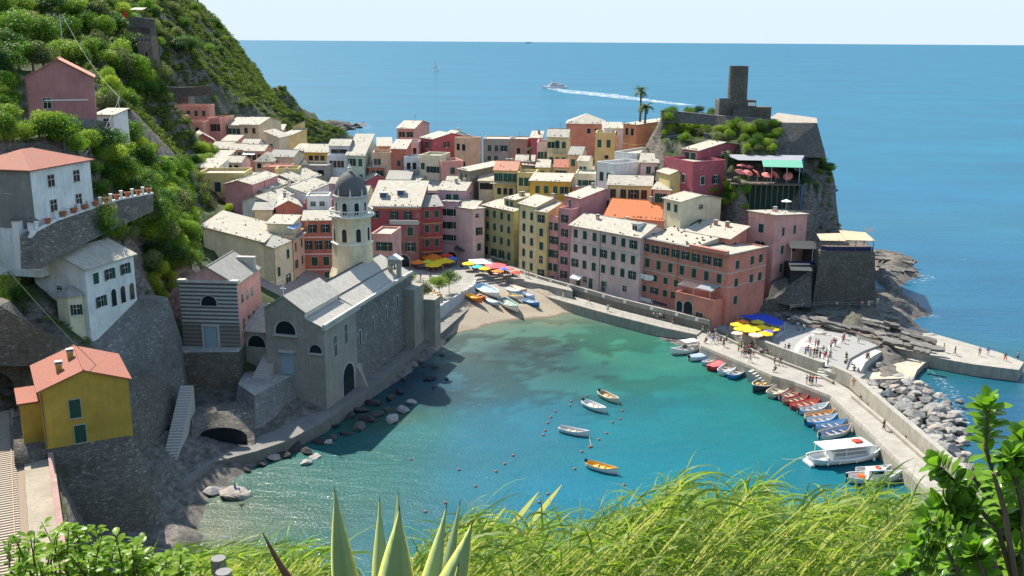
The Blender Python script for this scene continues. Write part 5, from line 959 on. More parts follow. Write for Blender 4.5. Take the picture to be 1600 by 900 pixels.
def stairs(name, label, p0, p1, wid, z0, z1, n, mat, base=-1.0, cat='stairs'):
    """straight flight: p0 foot to p1 head"""
    d = Vector((p1[0] - p0[0], p1[1] - p0[1])); L = d.length; b = MB()
    for i in range(n): b.box(-wid / 2, wid / 2, L * i / n, L, z0 + (z1 - z0) * i / n, z0 + (z1 - z0) * (i + 1) / n, 0) if i == 0 else b.box(-wid / 2, wid / 2, L * i / n, L, z0 + (z1 - z0) * i / n, z0 + (z1 - z0) * (i + 1) / n, 0)
    b.box(-wid / 2 + .01, wid / 2 - .01, .02, L, z0 + base, z0, 0)
    return tag(b.build(name, [mat], None, False, (p0[0], p0[1], 0), math.atan2(d.y, d.x) - math.pi / 2), label, cat)
a_, c_ = P(405, 592, 7.5), P(418, 562, 11.0); stairs('stone_stairs', 'stone stairs climbing from the church platform to the oratory terrace', a_, a_ + Vector((1.5, 7, 0)), 2.6, 7.5, 11.5, 16, CONC(), -5)
a_ = P(262, 735, 2.4); stairs('stone_stairs', 'long stone stairs climbing the dark wall above the shore path', a_, a_ + Vector((-1.5, 15, 0)), 2.0, 2.4, 9.8, 30, CONC(), -3)
# arcade wall above the shore path
sw = [P(312, 648, 6.0), P(395, 640, 6.0)]
ar = wallthing('arcade_wall', 'low dark wall with a wide shallow arch above the shore path', [P(300, 655, 5.6), P(330, 645, 5.6), P(398, 640, 5.6)], [P(300, 710, 2.0), P(330, 703, 2.0), P(398, 695, 2.0)], DSTONE(), 4)
av = P(350, 697, 2.0); b = MB(); pts = [(-3.6, 0), (3.6, 0)] + [(3.6 * math.cos(t), 1.3 + 1.5 * math.sin(t)) for t in [math.pi * i / 10 for i in range(11)]]; b.add([(x, 0, z) for x, z in pts], [list(range(len(pts)))]); 
o = b.build('arch_opening', [DARK()], ar, False); o.location = (av.x, av.y + .05, 2.2)  # flat dark sheet painted as the shaded recess of the arch
# foundation of the mustard house
M_ = Matrix([list(MUST['_fw'])[i * 4:i * 4 + 4] for i in range(4)]); W, D, hh = dims(MUST)
tp = [M_ @ Vector(q) for q in ((-3.5, -1.2, 0), (-1, -.4, 0), (W * .5, -.12, 0), (W - .5, -.1, 0), (W + .2, .5, 0), (W + .3, D * .5, 0), (W + .2, D + 3, 0), (-3, D + 3, 0))]
bt = [M_ @ Vector(q) for q in ((-3.6, -1.6, 0), (-1, -2.2, 0), (W * .5, -3.0, 0), (W + 1.0, -2.8, 0), (W + 3.2, -1.0, 0), (W + 3.4, D * .5, 0), (W + 2.5, D + 4, 0), (-4, D + 4, 0))]
b = MB(); n_ = len(tp); zt_ = tp[0].z - .02; b.v = [(p.x, p.y, zt_) for p in tp] + [((p.x * .45 + q.x * .55), (p.y * .45 + q.y * .55), 6) for p, q in zip(tp, bt)] + [(p.x, p.y, 0.5) for p in bt]
b.f = [list(range(n_))] + [[n_ * (k + 1) + i, n_ * (k + 1) + (i + 1) % n_, n_ * k + (i + 1) % n_, n_ * k + i] for k in range(2) for i in range(n_)]; b.m = [0] * len(b.f)
tag(b.build('stone_bastion', [DSTONE()], None, True), 'curved dark stone bastion carrying the mustard house above the shore', 'bastion')
# ---- railway
ra, rb2 = P(17, 690, 13.1), P(26, 900, 13.1); dr = (rb2 - ra).normalized(); far = ra - dr * 22; near = rb2 + dr * 25; side = Vector((dr.y, -dr.x, 0)); side = side if side.x < 0 else -side
tr = thing('railway_track', 'railway track running out of the dark tunnel under the hill', 'railway track', (0, 0, 0))
for k, off in (('rail', 0), ('rail', 1.5)):
    b = MB()
    for s in (0,):
        p0 = far + side * off; p1 = near + side * off; b.tube([p0 + Vector((0, 0, .3)), p1 + Vector((0, 0, .3))], .07, 4)
    b.build(k, [flat('rusty_rail', (.30, .19, .12), .6)], tr)
b = MB(); L = (near - far).length; k = 0
yawr = math.atan2(dr.y, dr.x)
while k < L:
    c = far + dr * k + side * .75; m = Matrix.Translation(c) @ Matrix.Rotation(yawr, 4, 'Z'); o = len(b.v); b.box(-.14, .14, -1.25, 1.25, -.1, .2, 0); b.v[o:] = [tuple(m @ Vector(q)) for q in b.v[o:]]; k += .62
b.build('sleepers', [flat('sleeper_concrete', (.42, .36, .28), .9)], tr)
def ribbon(name, a, c, o0, o1, z0, z1, mat, label=None, cat=None):
    b = MB(); b.prism([(a + side * o0)[:2], (c + side * o0)[:2], (c + side * o1)[:2], (a + side * o1)[:2]], z0, z1); o = b.build(name, [mat]); return tag(o, label, cat) if label else tag(o, kind='structure')
ribbon('ballast', far, near, -1.28, 5.5, 11.5, 13.13, flat('ballast_gravel', (.25, .19, .14), .95, .5, 0, 7))
ribbon('trackside_path', far + dr * 3, near, -3.9, -1.3, 11.5, 13.35, plaster('path_dirt', (.34, .29, .22), 1.2, (.20, .20, .12)))
ribbon('parapet_wall', far + dr * 16, near, -4.5, -3.9, 0, 14.1, plaster('brown_pink_wall', (.36, .22, .19), .8), 'low brown pink parapet wall along the railway side', 'wall')
# tunnel portal
tp_ = far + dr * 11 ; b = MB(); tpn = thing('tunnel_portal', 'black railway tunnel mouth in a stone portal beside the mustard house', 'tunnel', (tp_.x, tp_.y, 13.0), math.atan2(-dr.y, -dr.x) - math.pi / 2)
pts = [(-5.6 + 0, 0), (-5.6, 3.2)] + [(-2.3 + 3.3 * math.cos(t), 3.4 + 2.9 * math.sin(t)) for t in [math.pi * (1 - i / 10) for i in range(11)]] + [(1.0, 0)]
out = [(-9, -2), (-9, 9.5), (4.5, 9.5), (4.5, -2)]
b.add([(x, 0, z) for x, z in [(-9, -2), (-9, 9.5), (-5.6, 3.2), (-5.6, -2)]], [(0, 1, 2, 3)]); arc = pts[2:13]
for i in range(10):
    xa, za = arc[i]; xb, zb_ = arc[i + 1]; ta = -9 + 13.5 * i / 10; tb = -9 + 13.5 * (i + 1) / 10; b.add([(xa, 0, za), (ta, 0, 9.5), (tb, 0, 9.5), (xb, 0, zb_)], [(0, 1, 2, 3)])
b.add([(1.0, 0, -2), (1.0, 0, 3.4), (4.5, 0, 9.5), (4.5, 0, -2)], [(0, 1, 2, 3)])
b.v = [(x, y - .0, z) for x, y, z in b.v]; b.build('surround', [DSTONE()], tpn)
b = MB(); prof = [(-5.6, -1)] + arc + [(1.0, -1)]
for i in range(len(prof) - 1): b.quad((prof[i][0], 0, prof[i][1]), (prof[i][0], 14, prof[i][1]), (prof[i + 1][0], 14, prof[i + 1][1]), (prof[i + 1][0], 0, prof[i + 1][1]))
b.add([(x, 14, z) for x, z in prof], [list(range(len(prof)))]); b.build('lining', [flat('tunnel_dark', (.012, .012, .012), .95)], tpn)  # near-black colour stands for the darkness inside the tunnel
# ---- balustrade path below the white house
bt_ = thing('balustraded_wall', 'white posted terrace wall with flower pots below the white house', 'wall', (0, 0, 0))
tops = px3((50, 372, 134), (58, 362, 136), (90, 345, 141), (140, 328, 149), (190, 312, 157), (240, 303, 165)); bots = px3((52, 420, 131), (65, 420, 132), (105, 395, 138), (150, 372, 146), (200, 348, 155), (240, 330, 164))
loft('stone_base', tops, bots, DSTONE(), 1.6, bt_)
loft('coping', [t + Vector((0, 0, .3)) for t in tops], [t - Vector((0, 0, .12)) for t in tops], WHITE(), .5, bt_)
pot = MB(); pot.lathe([(.16, 0), (.26, .4), (.30, .42), (.30, .5), (.22, .5), (.2, .42)], 8); potm = pot.mesh('flower_pot', [flat('terracotta_pot', (.42, .15, .08), .85)])
k = 0
for i in range(len(tops) - 1):
    L = (tops[i + 1] - tops[i]).length; nn = max(1, int(L / 2.7))
    for j in range(nn):
        p = tops[i].lerp(tops[i + 1], j / nn); b = MB(); b.box(-.2, .2, -.2, .2, .3, 1.35, 0); b.box(-.27, .27, -.27, .27, 1.35, 1.45, 0); o = b.build('post', [WHITE()], bt_, False, p, 0.3)
        if k > 0:
            q = tops[i].lerp(tops[i + 1], (j + .5) / nn) + Vector((0, .25, .3))
            o = put('flower_pot', potm, None, q); o.scale = (1.9, 1.9, 1.5); tag(o, 'terracotta flower pot standing between white posts of the terrace wall', 'flower pot', 'flower pots along the white terrace wall')
        k += 1
for x_ in ((30, 340, 139), (54, 342, 139.5)):
    p = PY(x_[0], x_[1] + 36, x_[2] - 3); b = MB(); b.box(-.5, .5, -.5, .5, -4, 2.9, 0); b.add([(-.7, -.7, 2.9), (.7, -.7, 2.9), (.7, .7, 2.9), (-.7, .7, 2.9), (0, 0, 3.7)], [(0, 1, 4), (1, 2, 4), (2, 3, 4), (3, 0, 4), (3, 2, 1, 0)], 1)
    tag(b.build('gate_pillar', [WHITE(), DSTONE()], None, False, p, -.2), 'white gate pillar with dark cap at the corner of the white house', 'pillar', 'gate pillars of the white house')
# ================================================ QUAYS, PIER, SQUARE
def slabp(name, pts, z1, z0, mat, top=None, label=None, cat=None):
    b = MB(); b.prism([(p[0], p[1]) for p in pts], z0, z1, 0, 1); o = b.build(name, [mat, top or mat])
    return tag(o, label, cat) if label else tag(o, kind='structure')
def pp(z, *a): return [P(x, y, z) for x, y in a]
paveM = PAVE(); qc = CONCP(); qs = WALLC()
sq = plaster('square_paving', (.31, .295, .26), .8, (.36, .34, .30))
# square and shore path
slabp('piazza', pp(3.95, (612, 432), (640, 408), (656, 396), (692, 386), (757, 394), (802, 414), (808, 432), (770, 428), (742, 430), (738, 448), (700, 470), (646, 505), (625, 500)), 3.95, -1, sq)
slabp('cafe_terrace', pp(4.2, (768, 424), (800, 414), (870, 440), (890, 447), (895, 455), (850, 445), (808, 437)), 4.2, 0, sq)
SHP = plaster('shore_path_shaded', (.20, .19, .17), 1.5, (.14, .135, .12))  # stone darkened so its colour carries the shade missing on the path
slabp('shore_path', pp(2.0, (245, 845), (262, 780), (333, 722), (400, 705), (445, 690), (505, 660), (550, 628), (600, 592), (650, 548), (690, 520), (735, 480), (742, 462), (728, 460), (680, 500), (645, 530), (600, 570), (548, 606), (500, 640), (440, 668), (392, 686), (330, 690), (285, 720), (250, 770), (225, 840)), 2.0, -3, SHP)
wt = pp(4.0, (646, 505), (680, 487), (715, 465), (741, 449), (744, 438)); 
wallthing('sea_wall', 'pale render sea wall between the square and the pebble beach', [t + Vector((0, 0, .55)) for t in wt][::1], [t + Vector((.9, -1.0, -4.2)) for t in wt], plaster('seawall_render', (.50, .50, .48), 1.0), .5, CONC())
for i in range(4):
    for j in range(3):
        p = wt[i].lerp(wt[i + 1], (j + .3) / 3); b = MB(); b.box(-.3, .3, -.4, .4, .55, .85, 0)
        tag(b.build('coping_block', [WHITE()], None, False, p + Vector((-.1, .0, 0)), .5), 'white coping block on top of the sea wall beside the square', 'coping block', 'white blocks along the sea wall')
# beach steps
a_ = P(795, 462, 1.3); c_ = P(757, 432, 3.9)
d_ = Vector((c_.x - a_.x, c_.y - a_.y)); n_ = 9; b = MB(); L = d_.length
for i in range(n_): b.box(-6.2, 6.2, L * i / n_, L + 1.0, .2 + 3.7 * i / n_, .2 + 3.7 * (i + 1) / n_ - .0, i % 2 * 0)
for i in range(n_): b.box(-6.2, 6.2, L * i / n_ - .02, L * i / n_ + .28, .2 + 3.7 * (i + 1) / n_ + .002, .2 + 3.7 * (i + 1) / n_ + .03, 1)
tag(b.build('beach_steps', [sq, flat('step_edge', (.24, .23, .20), .9)], None, False, (a_.x, a_.y, 0), math.atan2(d_.y, d_.x) - math.pi / 2), 'wide shallow steps dropping from the square to the beach boats', 'stairs')
# lower promenade with rail, upper promenade with parapet
pr_in = [(806, 450), (850, 462), (905, 478), (960, 493), (1036, 512), (1089, 523)]
pr_out = [(814, 437), (850, 449), (905, 463), (960, 479), (1040, 499), (1100, 514)]
slabp('promenade', pp(2.3, *pr_in, *pr_out[::-1]), 2.3, -3, qs, qc)
up_ = pp(3.9, (812, 428), (850, 440), (905, 455), (960, 471), (1045, 492), (1108, 508))
wallthing('promenade_wall', 'long stone parapet wall separating the upper and lower harbour promenades', [t + Vector((0, 0, 1.0)) for t in up_], [t + Vector((0, 0, -1.7)) for t in up_], qs, .6, qc)
slabp('upper_promenade', [t for t in up_] + pp(3.9, (1165, 470), (1135, 470), (1000, 445), (890, 420), (850, 415)), 3.9, -2, qc)
for i in range(5):
    for j in range(2):
        p = up_[i].lerp(up_[i + 1], (j + .4) / 2); b = MB(); b.box(-.35, .35, -.12, .0, .2, .75, 0)
        tag(b.build('plaque', [WHITE()], None, False, p + Vector((.0, -.02, 0)), math.radians(-42)), 'small white plaque set in the promenade parapet wall', 'plaque', 'white plaques in the parapet wall')
def railing(name, label, pts, h=1.0, step=2.0, mat=None, cat='railing', r=.03):
    root = thing(name, label, cat, tuple(pts[0])); o = Vector(pts[0]); b = MB(); pts = [Vector(p) - o for p in pts]
    for z in (h, h * .55): b.tube([p + Vector((0, 0, z)) for p in pts], r, 4)
    for i in range(len(pts) - 1):
        L = (pts[i + 1] - pts[i]).length; k = max(1, int(L / step))
        for j in range(k + (i == len(pts) - 2)): q = pts[i].lerp(pts[i + 1], j / k); b.tube([q, q + Vector((0, 0, h))], r, 4)
    b.build('rail', [mat or flat('galvanised', (.40, .42, .43), .5)], root); return root
railing('railing', 'thin grey railing along the lower promenade by the beach', pp(2.3, *[(x, y - 1) for x, y in pr_in]))
# ---- the pier
E_ = [(1036, 514), (1089, 525), (1094, 543), (1172, 575), (1205, 590), (1240, 600), (1297, 622), (1350, 672), (1400, 722), (1475, 797), (1560, 880)]
Bk = [(1700, 930), (1562, 818), (1445, 712), (1327, 608), (1300, 593), (1215, 560), (1165, 541), (1130, 522), (1085, 505), (1040, 500)]
slabp('pier_walkway', pp(2.0, *E_, *Bk), 2.0, -5, qs, qc)
kerb = pp(2.0, *E_[2:])
wallthing('pier_kerb', 'pale stone kerb along the harbour edge of the pier', [t + Vector((.15, 0, .42)) for t in kerb], [t + Vector((.0, -.02, -.2)) for t in kerb], qs, .55, qc, 'kerb')
kerb2 = pp(.7, *[(x - 3, y + 9) for x, y in E_[2:]])
wallthing('pier_ledge', 'low mooring ledge at water level along the pier', [t for t in kerb2], [t + Vector((0, 0, -4)) for t in kerb2], CONCP(), 1.4, qc, 'ledge')
pw1 = pp(2.0, (1137, 524), (1165, 541), (1215, 560), (1282, 585)); pw2 = pp(2.0, (1297, 592), (1327, 606), (1380, 655), (1445, 712), (1562, 818), (1700, 930))
wallthing('pier_wall', 'shorter stretch of pale pier wall between the umbrellas and the steps', [t + Vector((.1, .1, 2.3)) for t in pw1], [t for t in pw1], qs, .9, qc)
wallthing('pier_wall', 'long pale stone pier wall beside the boulder heap', [t + Vector((.15, .1, 2.5)) for t in pw2], [t for t in pw2], qs, 1.0, qc)
bench = pp(2.0, (1110, 520), (1165, 546), (1215, 566), (1285, 592), (1300, 600)); bench2 = pp(2.0, (1330, 622), (1380, 664), (1445, 722), (1530, 800))
wallthing('bench_ledge', 'long stone bench ledge at the foot of the shorter pier wall', [t + Vector((0, 0, .5)) for t in bench], bench, qs, .5, qc, 'bench')
wallthing('bench_ledge', 'long stone bench ledge at the foot of the long pier wall', [t + Vector((0, 0, .5)) for t in bench2], bench2, qs, .7, qc, 'bench')
# plaza behind the pier wall with steps, slipway, outer mole
slabp('plaza', pp(3.3, (1100, 507), (1137, 517), (1165, 531), (1215, 548), (1282, 574), (1290, 579), (1335, 596), (1352, 585), (1322, 577), (1328, 560), (1350, 548), (1372, 540), (1355, 533), (1318, 520), (1290, 515), (1250, 507), (1215, 498), (1165, 480), (1130, 492)), 3.3, -2, qs, flat('plaza_paving', (.27, .265, .25), .95, .12, 0, .8))
pm = flat('plaza_white_band', (.42, .41, .38), .9, .05)
def bandp(pts): b = MB(); b.add([(p.x, p.y, 3.312) for p in pp(3.3, *pts)], [list(range(len(pts)))]); o = b.build('paving_band', [pm]); return tag(o, kind='structure')
bandp([(1238, 552), (1243, 540), (1252, 530), (1264, 523), (1276, 521), (1268, 526), (1258, 534), (1250, 544), (1246, 553)])
bandp([(1264, 517), (1300, 525), (1320, 531), (1316, 529), (1290, 521), (1267, 515)])
bandp([(1284, 548), (1300, 538), (1315, 530), (1320, 531), (1304, 540), (1290, 550)]); bandp([(1284, 553), (1292, 560), (1296, 572), (1286, 569), (1281, 558)])
b = MB(); c_ = P(1267, 540, 3.3); b.add([(c_.x + 1.9 * math.cos(t), c_.y + 1.9 * math.sin(t), 3.314) for t in [math.pi * 2 * i / 20 for i in range(20)]], [list(range(20))]); tag(b.build('paving_disc', [pm]), kind='structure')
bandp([(1207, 532), (1212, 523), (1222, 517), (1238, 514), (1226, 519), (1216, 526), (1211, 534)])
for k in range(3):
    z = 2.9 - .45 * k; b = MB(); s_ = pp(z, (1322 + 5 * k, 577 + 4 * k), (1327 + 5 * k, 563 + 3 * k), (1345 + 5 * k, 552 + 2.5 * k), (1363 + 4 * k, 544 + 2 * k)); q_ = pp(z, (1345, 580), (1352, 566), (1365, 556), (1378, 549))
    b.prism([(p.x, p.y) for p in s_ + q_[::-1]], 0, z); tag(b.build('curved_step', [CONC()]), ('upper', 'middle', 'lowest')[k] + ' of three curved stone steps down to the slipway', 'step', 'curved steps by the slipway')
slabp('slipway', pp(1.1, (1340, 580), (1348, 565), (1372, 552), (1425, 556), (1462, 562), (1445, 567), (1433, 578), (1428, 590), (1390, 592), (1350, 592)), 1.1, -4, qs, plaster('slip_sand', (.47, .41, .31), .8))
slabp('outer_mole', pp(2.3, (1358, 548), (1372, 541), (1400, 545), (1440, 553), (1470, 560), (1520, 569), (1592, 578), (1600, 566), (1560, 550), (1500, 533), (1455, 520), (1425, 510), (1418, 514), (1440, 530), (1400, 533), (1365, 528), (1340, 531), (1350, 538)), 2.3, -5, qs, qc)
a_ = P(1283, 592, 2.0); stairs('pier_steps', 'small steps through the gap in the pier wall', a_, a_ + Vector((1.8, 3.2, 0)), 2.2, 2.0, 3.3, 5, CONC(), -1)
a_ = P(1178, 588, .8); stairs('landing_steps', 'landing steps cut in the pier edge near the red boat', a_ + Vector((2.2, -2.6, 0)), a_ + Vector((-.6, .2, 0)), 2.2, .3, 2.0, 6, CONC(), -2)
# ---- castle hill structures
kt = PY(1150, 182, 270); ct = thing('castle_tower', 'tall round dark stone castle tower on the headland', 'tower', (kt.x, kt.y, kt.z))
top_z = PY(1150, 103, 270).z - kt.z
b = MB(); b.lathe([(2.75, 1), (2.6, 5), (2.48, top_z - .4), (2.55, top_z)], 28, cap=False); b.lathe([(1.9, top_z), (1.9, top_z - 1.5)], 28, cap=False)
b.lathe([(2.55, top_z), (1.9, top_z)], 28, cap=False); b.lathe([(1.9, top_z - 1.4), (0, top_z - 1.4)], 28, cap=False); b.build('shaft', [CASTLE()], ct, True)
b = MB(); b.box(-5.2, 4.6, -2.5, 3, -6, 4.4, 0); b.box(-5.2, -2.2, -2.5, -2.1, 4.4, 4.9, 0); b.box(4.6, 9, -1.5, 3, -6, 2.6, 0); b.box(-1.5, 4.2, -4.0, -2.5, -6, 2.2, 0); b.build('keep', [CASTLE()], ct)
b = MB(); b.box(2.4, 4.4, -2.7, -2.5, 3.0, 3.9, 0); b.build('window', [WHITE()], ct)
wallthing('castle_wall', 'long low terrace wall with pale coping below the castle tower', px3((1034, 172, 264), (1060, 174, 266), (1120, 180, 266), (1180, 184, 264), (1225, 193, 260)), px3((1034, 192, 262), (1060, 192, 264), (1120, 196, 264), (1180, 200, 262), (1222, 204, 259)), CASTLE(), .7, CONC())
wallthing('bastion_wall', 'big battered stone bastion wall at the seaward corner of the headland', px3((1221, 191.5, 258), (1277, 193, 257.5)), px3((1208, 246, 251), (1291, 246, 251.5)), CASTLE(), 22, plaster('terrace_gravel', (.33, .29, .24), .6))
slabp('castle_terrace', [PY(1222, 191, 259), PY(1277, 193.3, 257.5), PY(1276, 188, 275), PY(1215, 181, 295), PY(1200, 183, 270)], PY(1222, 191, 259).z, 30, CASTLE(), plaster('terrace_gravel', (.33, .29, .24), .6))
for i, (a, b_, c, Y_) in enumerate([(1036, 1070, 212, 262), (1100, 1150, 216, 261), (1100, 1210, 208, 262), (1165, 1215, 232, 249)]):
    t = [PY(a + (b_ - a) * k / 3, c + 1.5 * math.sin(k * 2), Y_) for k in range(4)]
    wallthing('garden_wall', ('low dry stone garden wall nearest the orange house', 'dry stone garden wall above the plum red house', 'upper dry stone garden wall under the castle', 'dry stone garden wall over the restaurant roof')[i], t, [q - Vector((0, .4, 3.0)) for q in t], CASTLE(), .7, CONC())
# cliff restaurant
r0 = PY(1147, 285, 236); rz_ = r0.z
re = thing('cliff_restaurant', 'restaurant deck on stilts with grey and green awnings on the headland', 'restaurant', tuple(r0), math.radians(-4))
wd = PY(1252, 283, 234); W_ = wd.x - r0.x
b = MB(); b.box(-1, W_, -2, 9, -.3, 0, 0); b.build('deck', [flat('deck_timber', (.13, .10, .08), .8)], re)
b = MB()
for k in range(13): x = W_ * k / 12 - .3; b.tube([(x, -1.9, -.3), (x, -1.9, -9)], .07, 5)
b.build('stilts', [flat('stilt_green', (.12, .16, .15), .6)], re)
b = MB(); b.box(-1, W_, .4, .6, -9, -.3, 0); b.build('screen', [flat('dark_green_screen', (.02, .045, .035), .8)], re)
b = MB(); b.box(-1, W_, -2.0, -1.94, .95, 1.0, 0)
for k in range(60): x = -1 + (W_ + 1) * k / 59; b.box(x - .015, x + .015, -1.99, -1.95, 0, .95, 0)
b.build('railing', [flat('iron', (.05, .05, .055), .5)], re)
b = MB(); slabq(b, [(1.5, 5.0, 4.7), (W_ + 1, 5.0, 4.7), (W_ + 3.2, 12, 5.3), (-1.0, 12, 5.3)], .08); b.build('roof', [flat('roof_membrane', (.27, .27, .30), .6, .08)], re)
b = MB(); slabq(b, [(W_ * .42, -.8, 3.9), (W_ + .3, -.8, 3.8), (W_ + 1.2, 5.2, 4.85), (W_ * .46, 5.2, 4.85)], .06); b.build('awning', [flat('awning_mint', (.11, .33, .23), .7, .05)], re)
b = MB(); b.add([(W_ + .3, -1.0, -.3), (W_ + 1.3, 5.2, -.3), (W_ + 3.2, 12, -.3), (W_ + 3.2, 12, 5.3), (W_ + 1.3, 5.2, 4.85), (W_ + .3, -.8, 3.8)], [(0, 1, 4, 5), (1, 2, 3, 4)]); b.add([(W_ + .1, -1.9, -9), (W_ + .9, -.4, -9), (W_ + .9, -.4, -.3), (W_ + .1, -1.9, -.3)], [(0, 1, 2, 3)]); b.build('side_screen', [flat('blue_screen', (.03, .16, .32), .6)], re)
b = MB()
for x, y in ((W_ * .55, -.9), (W_ * .78, -.9), (W_ * .97, -.9), (W_ * .5, 4.6)): b.box(x - .06, x + .06, y - .06, y + .06, 0, 4.0, 0)
b.build('post', [flat('galvanised', (.40, .42, .43), .5)], re)
# stone belvedere tower with straw roof, kiosk, long stair
bv = px3((1283, 388, 232), (1366, 390, 231)); 
def towerblock(name, label, tops, bots, mat, top, cat, parent=None):
    b = MB(); n = len(tops); b.v = [tuple(t) for t in tops] + [tuple(t) for t in bots]; b.f = [list(range(n))] + [[n + i, n + (i + 1) % n, (i + 1) % n, i] for i in range(n)]; b.m = [1] + [0] * n
    o = b.build(name, [mat, top], parent); return tag(o, label, cat) if label else o
bt0, bt1 = PY(1282, 392, 216), PY(1367, 394, 215); zt0 = bt0.z; bt1.z = zt0; bb0, bb1 = P(1266, 478, 5.0), P(1372, 480, 4.6)
bel = thing('stone_belvedere', 'square battered stone tower with straw roofed terrace by the water', 'tower', tuple(bt0)); o0 = bt0
q = [bt0, bt1, bt1 + Vector((1, 10, 0)), bt0 + Vector((-1, 10, 0))]; p_ = [bb0, bb1, bb1 + Vector((2, 14, 0)), bb0 + Vector((-1, 14, 0))]
for v_ in p_: v_.z = 0
towerblock('wall', None, [v_ - o0 for v_ in q], [v_ - o0 for v_ in p_], CASTLE(), flat('deck_timber', (.13, .10, .08), .8), None, bel)
Wb = (bt1 - bt0).length
b = MB(); slabq(b, [(-.2, -.2, 2.3), (Wb * .55, -.2, 2.2), (Wb * .5, 5, 3.0), (.4, 5, 2.8)], .12); slabq(b, [(Wb * .45, -.3, 2.45), (Wb + .1, -.3, 2.3), (Wb, 6, 3.0), (Wb * .5, 6.5, 3.4)], .12); b.build('roof', [flat('straw_mat', (.50, .38, .25), .95, .25, 0, 6)], bel)
b = MB()
for x in (0.1, Wb * .33, Wb * .66, Wb - .1):
    for y in (.1, 6): b.box(x - .06, x + .06, y - .06, y + .06, 0, 2.6, 0)
b.build('post', [flat('deck_timber', (.13, .10, .08), .8)], bel)
b = MB(); b.box(.1, Wb - .1, .15, .2, .05, .95, 0); b.build('banner', [flat('navy_canvas', (.025, .03, .09), .8)], bel)
fp = bt1 + Vector((-.4, 1, 0)); fl = thing('flag', 'white flag on a pole over the belvedere tower', 'flag', tuple(fp))
b = MB(); b.tube([(0, 0, 0), (0, 0, 5.4)], .05, 5); b.build('pole', [WHITE()], fl); b = MB()
for i in range(6): x0, x1 = -i * .32, -(i + 1) * .32; b.quad((x0, .12 * math.sin(i * 1.3), 4.4), (x1, .12 * math.sin(i * 1.3 + 1.3), 4.4), (x1, .12 * math.sin(i * 1.3 + 1.3), 5.3), (x0, .12 * math.sin(i * 1.3), 5.3))
b.build('cloth', [WHITE()], fl)
kp = PY(1236, 408, 215); ks = thing('kiosk', 'dark bar kiosk with straw awnings between the pink tower house and the stone tower', 'kiosk', (kp.x, kp.y, kp.z - 4), 0)
b = MB(); b.box(0, 5.2, 0, 5, -8, 3.0, 0); b.build('wall', [flat('kiosk_dark', (.03, .03, .04), .8)], ks)
b = MB(); slabq(b, [(-.3, -1.4, 2.2), (4.5, -1.4, 2.1), (4.6, 1.4, 3.1), (-.1, 1.4, 3.2)], .08); slabq(b, [(.6, 3.5, 6.2), (6.6, 3.5, 6.0), (7.2, 7.5, 7.0), (1.0, 7.5, 7.2)], .08); b.build('awning', [flat('straw_mat', (.50, .38, .25), .95, .25, 0, 6)], ks)
for x in (1.0, 5.8): 
    b = MB(); b.box(x, x + .1, 3.8, 3.9, 3.0, 6.1, 0); b.build('post', [WHITE()], ks)
b = MB(); b.box(.5, 6.5, 2.6, 4.5, 3.0, 3.1, 0); b.build('counter', [flat('navy_canvas', (.025, .03, .09), .8)], ks)
h = house('stone_house', 'rough stone house with crenellated top and one green window behind the pink tower', 'stone', (1225, 333), (1271, 332), 232, 8, 385, 'f', 0, 'terra', 'f:1x1g,t1.6,x.25-.5,w1.2,h1.3', yaw=-4, deep=8)
fs, fe = P(1180, 482, 4.6), PY(1262, 428, 216); stairs('stone_stairs', 'long railed stairway rising beside the pink tower house to the stone tower', fs, (fe.x, fe.y, 0), 2.4, 4.4, fe.z, 30, CASTLE(), -3)
dd = (Vector((fe.x, fe.y, fe.z)) - Vector((fs.x, fs.y, 4.4))); nn_ = Vector((dd.y, -dd.x, 0)).normalized() * 1.25
railing('railing', 'sloping rail of the long stairway beside the pink tower house', [Vector((fs.x, fs.y, 4.4)) + nn_ + dd * k / 6 for k in range(7)], 1.0, 1.6)
railing('railing', 'level rail along the dark path under the stone tower', pp(5.2, (1235, 484), (1290, 478), (1345, 480), (1380, 476)), 1.0, 2.4)
wallthing('retaining_wall', 'rough stone retaining wall between the pink tower house and the kiosk', px3((1207, 440, 217), (1240, 434, 216), (1268, 432, 215)), px3((1200, 470, 214), (1235, 478, 212), (1268, 480, 211)), CASTLE(), 3)
# ================================================ VEGETATION
def leafmat(name, stops, trans=0.35, rough=0.5, scale=0.35):
    if name in MC: return MC[name]
    n = N(name, rough); n.b.inputs['Specular IOR Level'].default_value = .12; rnd = n.n('ObjectInfo').outputs['Random']; geo = n.n('NewGeometry').outputs['Position']
    f = n.math('ADD', n.math('MULTIPLY', rnd, .45), n.math('ADD', n.math('MULTIPLY', n.noise(scale, 3, .6, geo), .45), n.math('MULTIPLY', n.noise(scale * 7, 2, .6, geo), .35)))
    c = n.ramp(f, stops); n.color(c)
    tr = n.n('BsdfTranslucent'); n.l(n.mix(1.0, c, (1.5, 1.7, .6), 'MULTIPLY'), tr.inputs[0])
    mx = n.n('MixShader'); mx.inputs[0].default_value = trans; n.l(n.b.outputs[0], mx.inputs[1]); n.l(tr.outputs[0], mx.inputs[2]); n.l(mx.outputs[0], n.t.nodes['Material Output'].inputs[0])
    MC[name] = n.m; return n.m
LG = lambda: leafmat('leaf_green', [(.25, (.020, .055, .012)), (.5, (.06, .13, .02)), (.75, (.14, .23, .03)), (.95, (.24, .30, .05))])
LD = lambda: leafmat('leaf_dark', [(.25, (.010, .030, .012)), (.55, (.03, .075, .022)), (.85, (.07, .14, .035))])
LB = lambda: leafmat('leaf_bright', [(.2, (.06, .14, .015)), (.5, (.15, .26, .03)), (.85, (.32, .38, .05))])
LO = lambda: leafmat('leaf_olive', [(.2, (.06, .075, .035)), (.5, (.13, .15, .07)), (.85, (.24, .25, .12))])
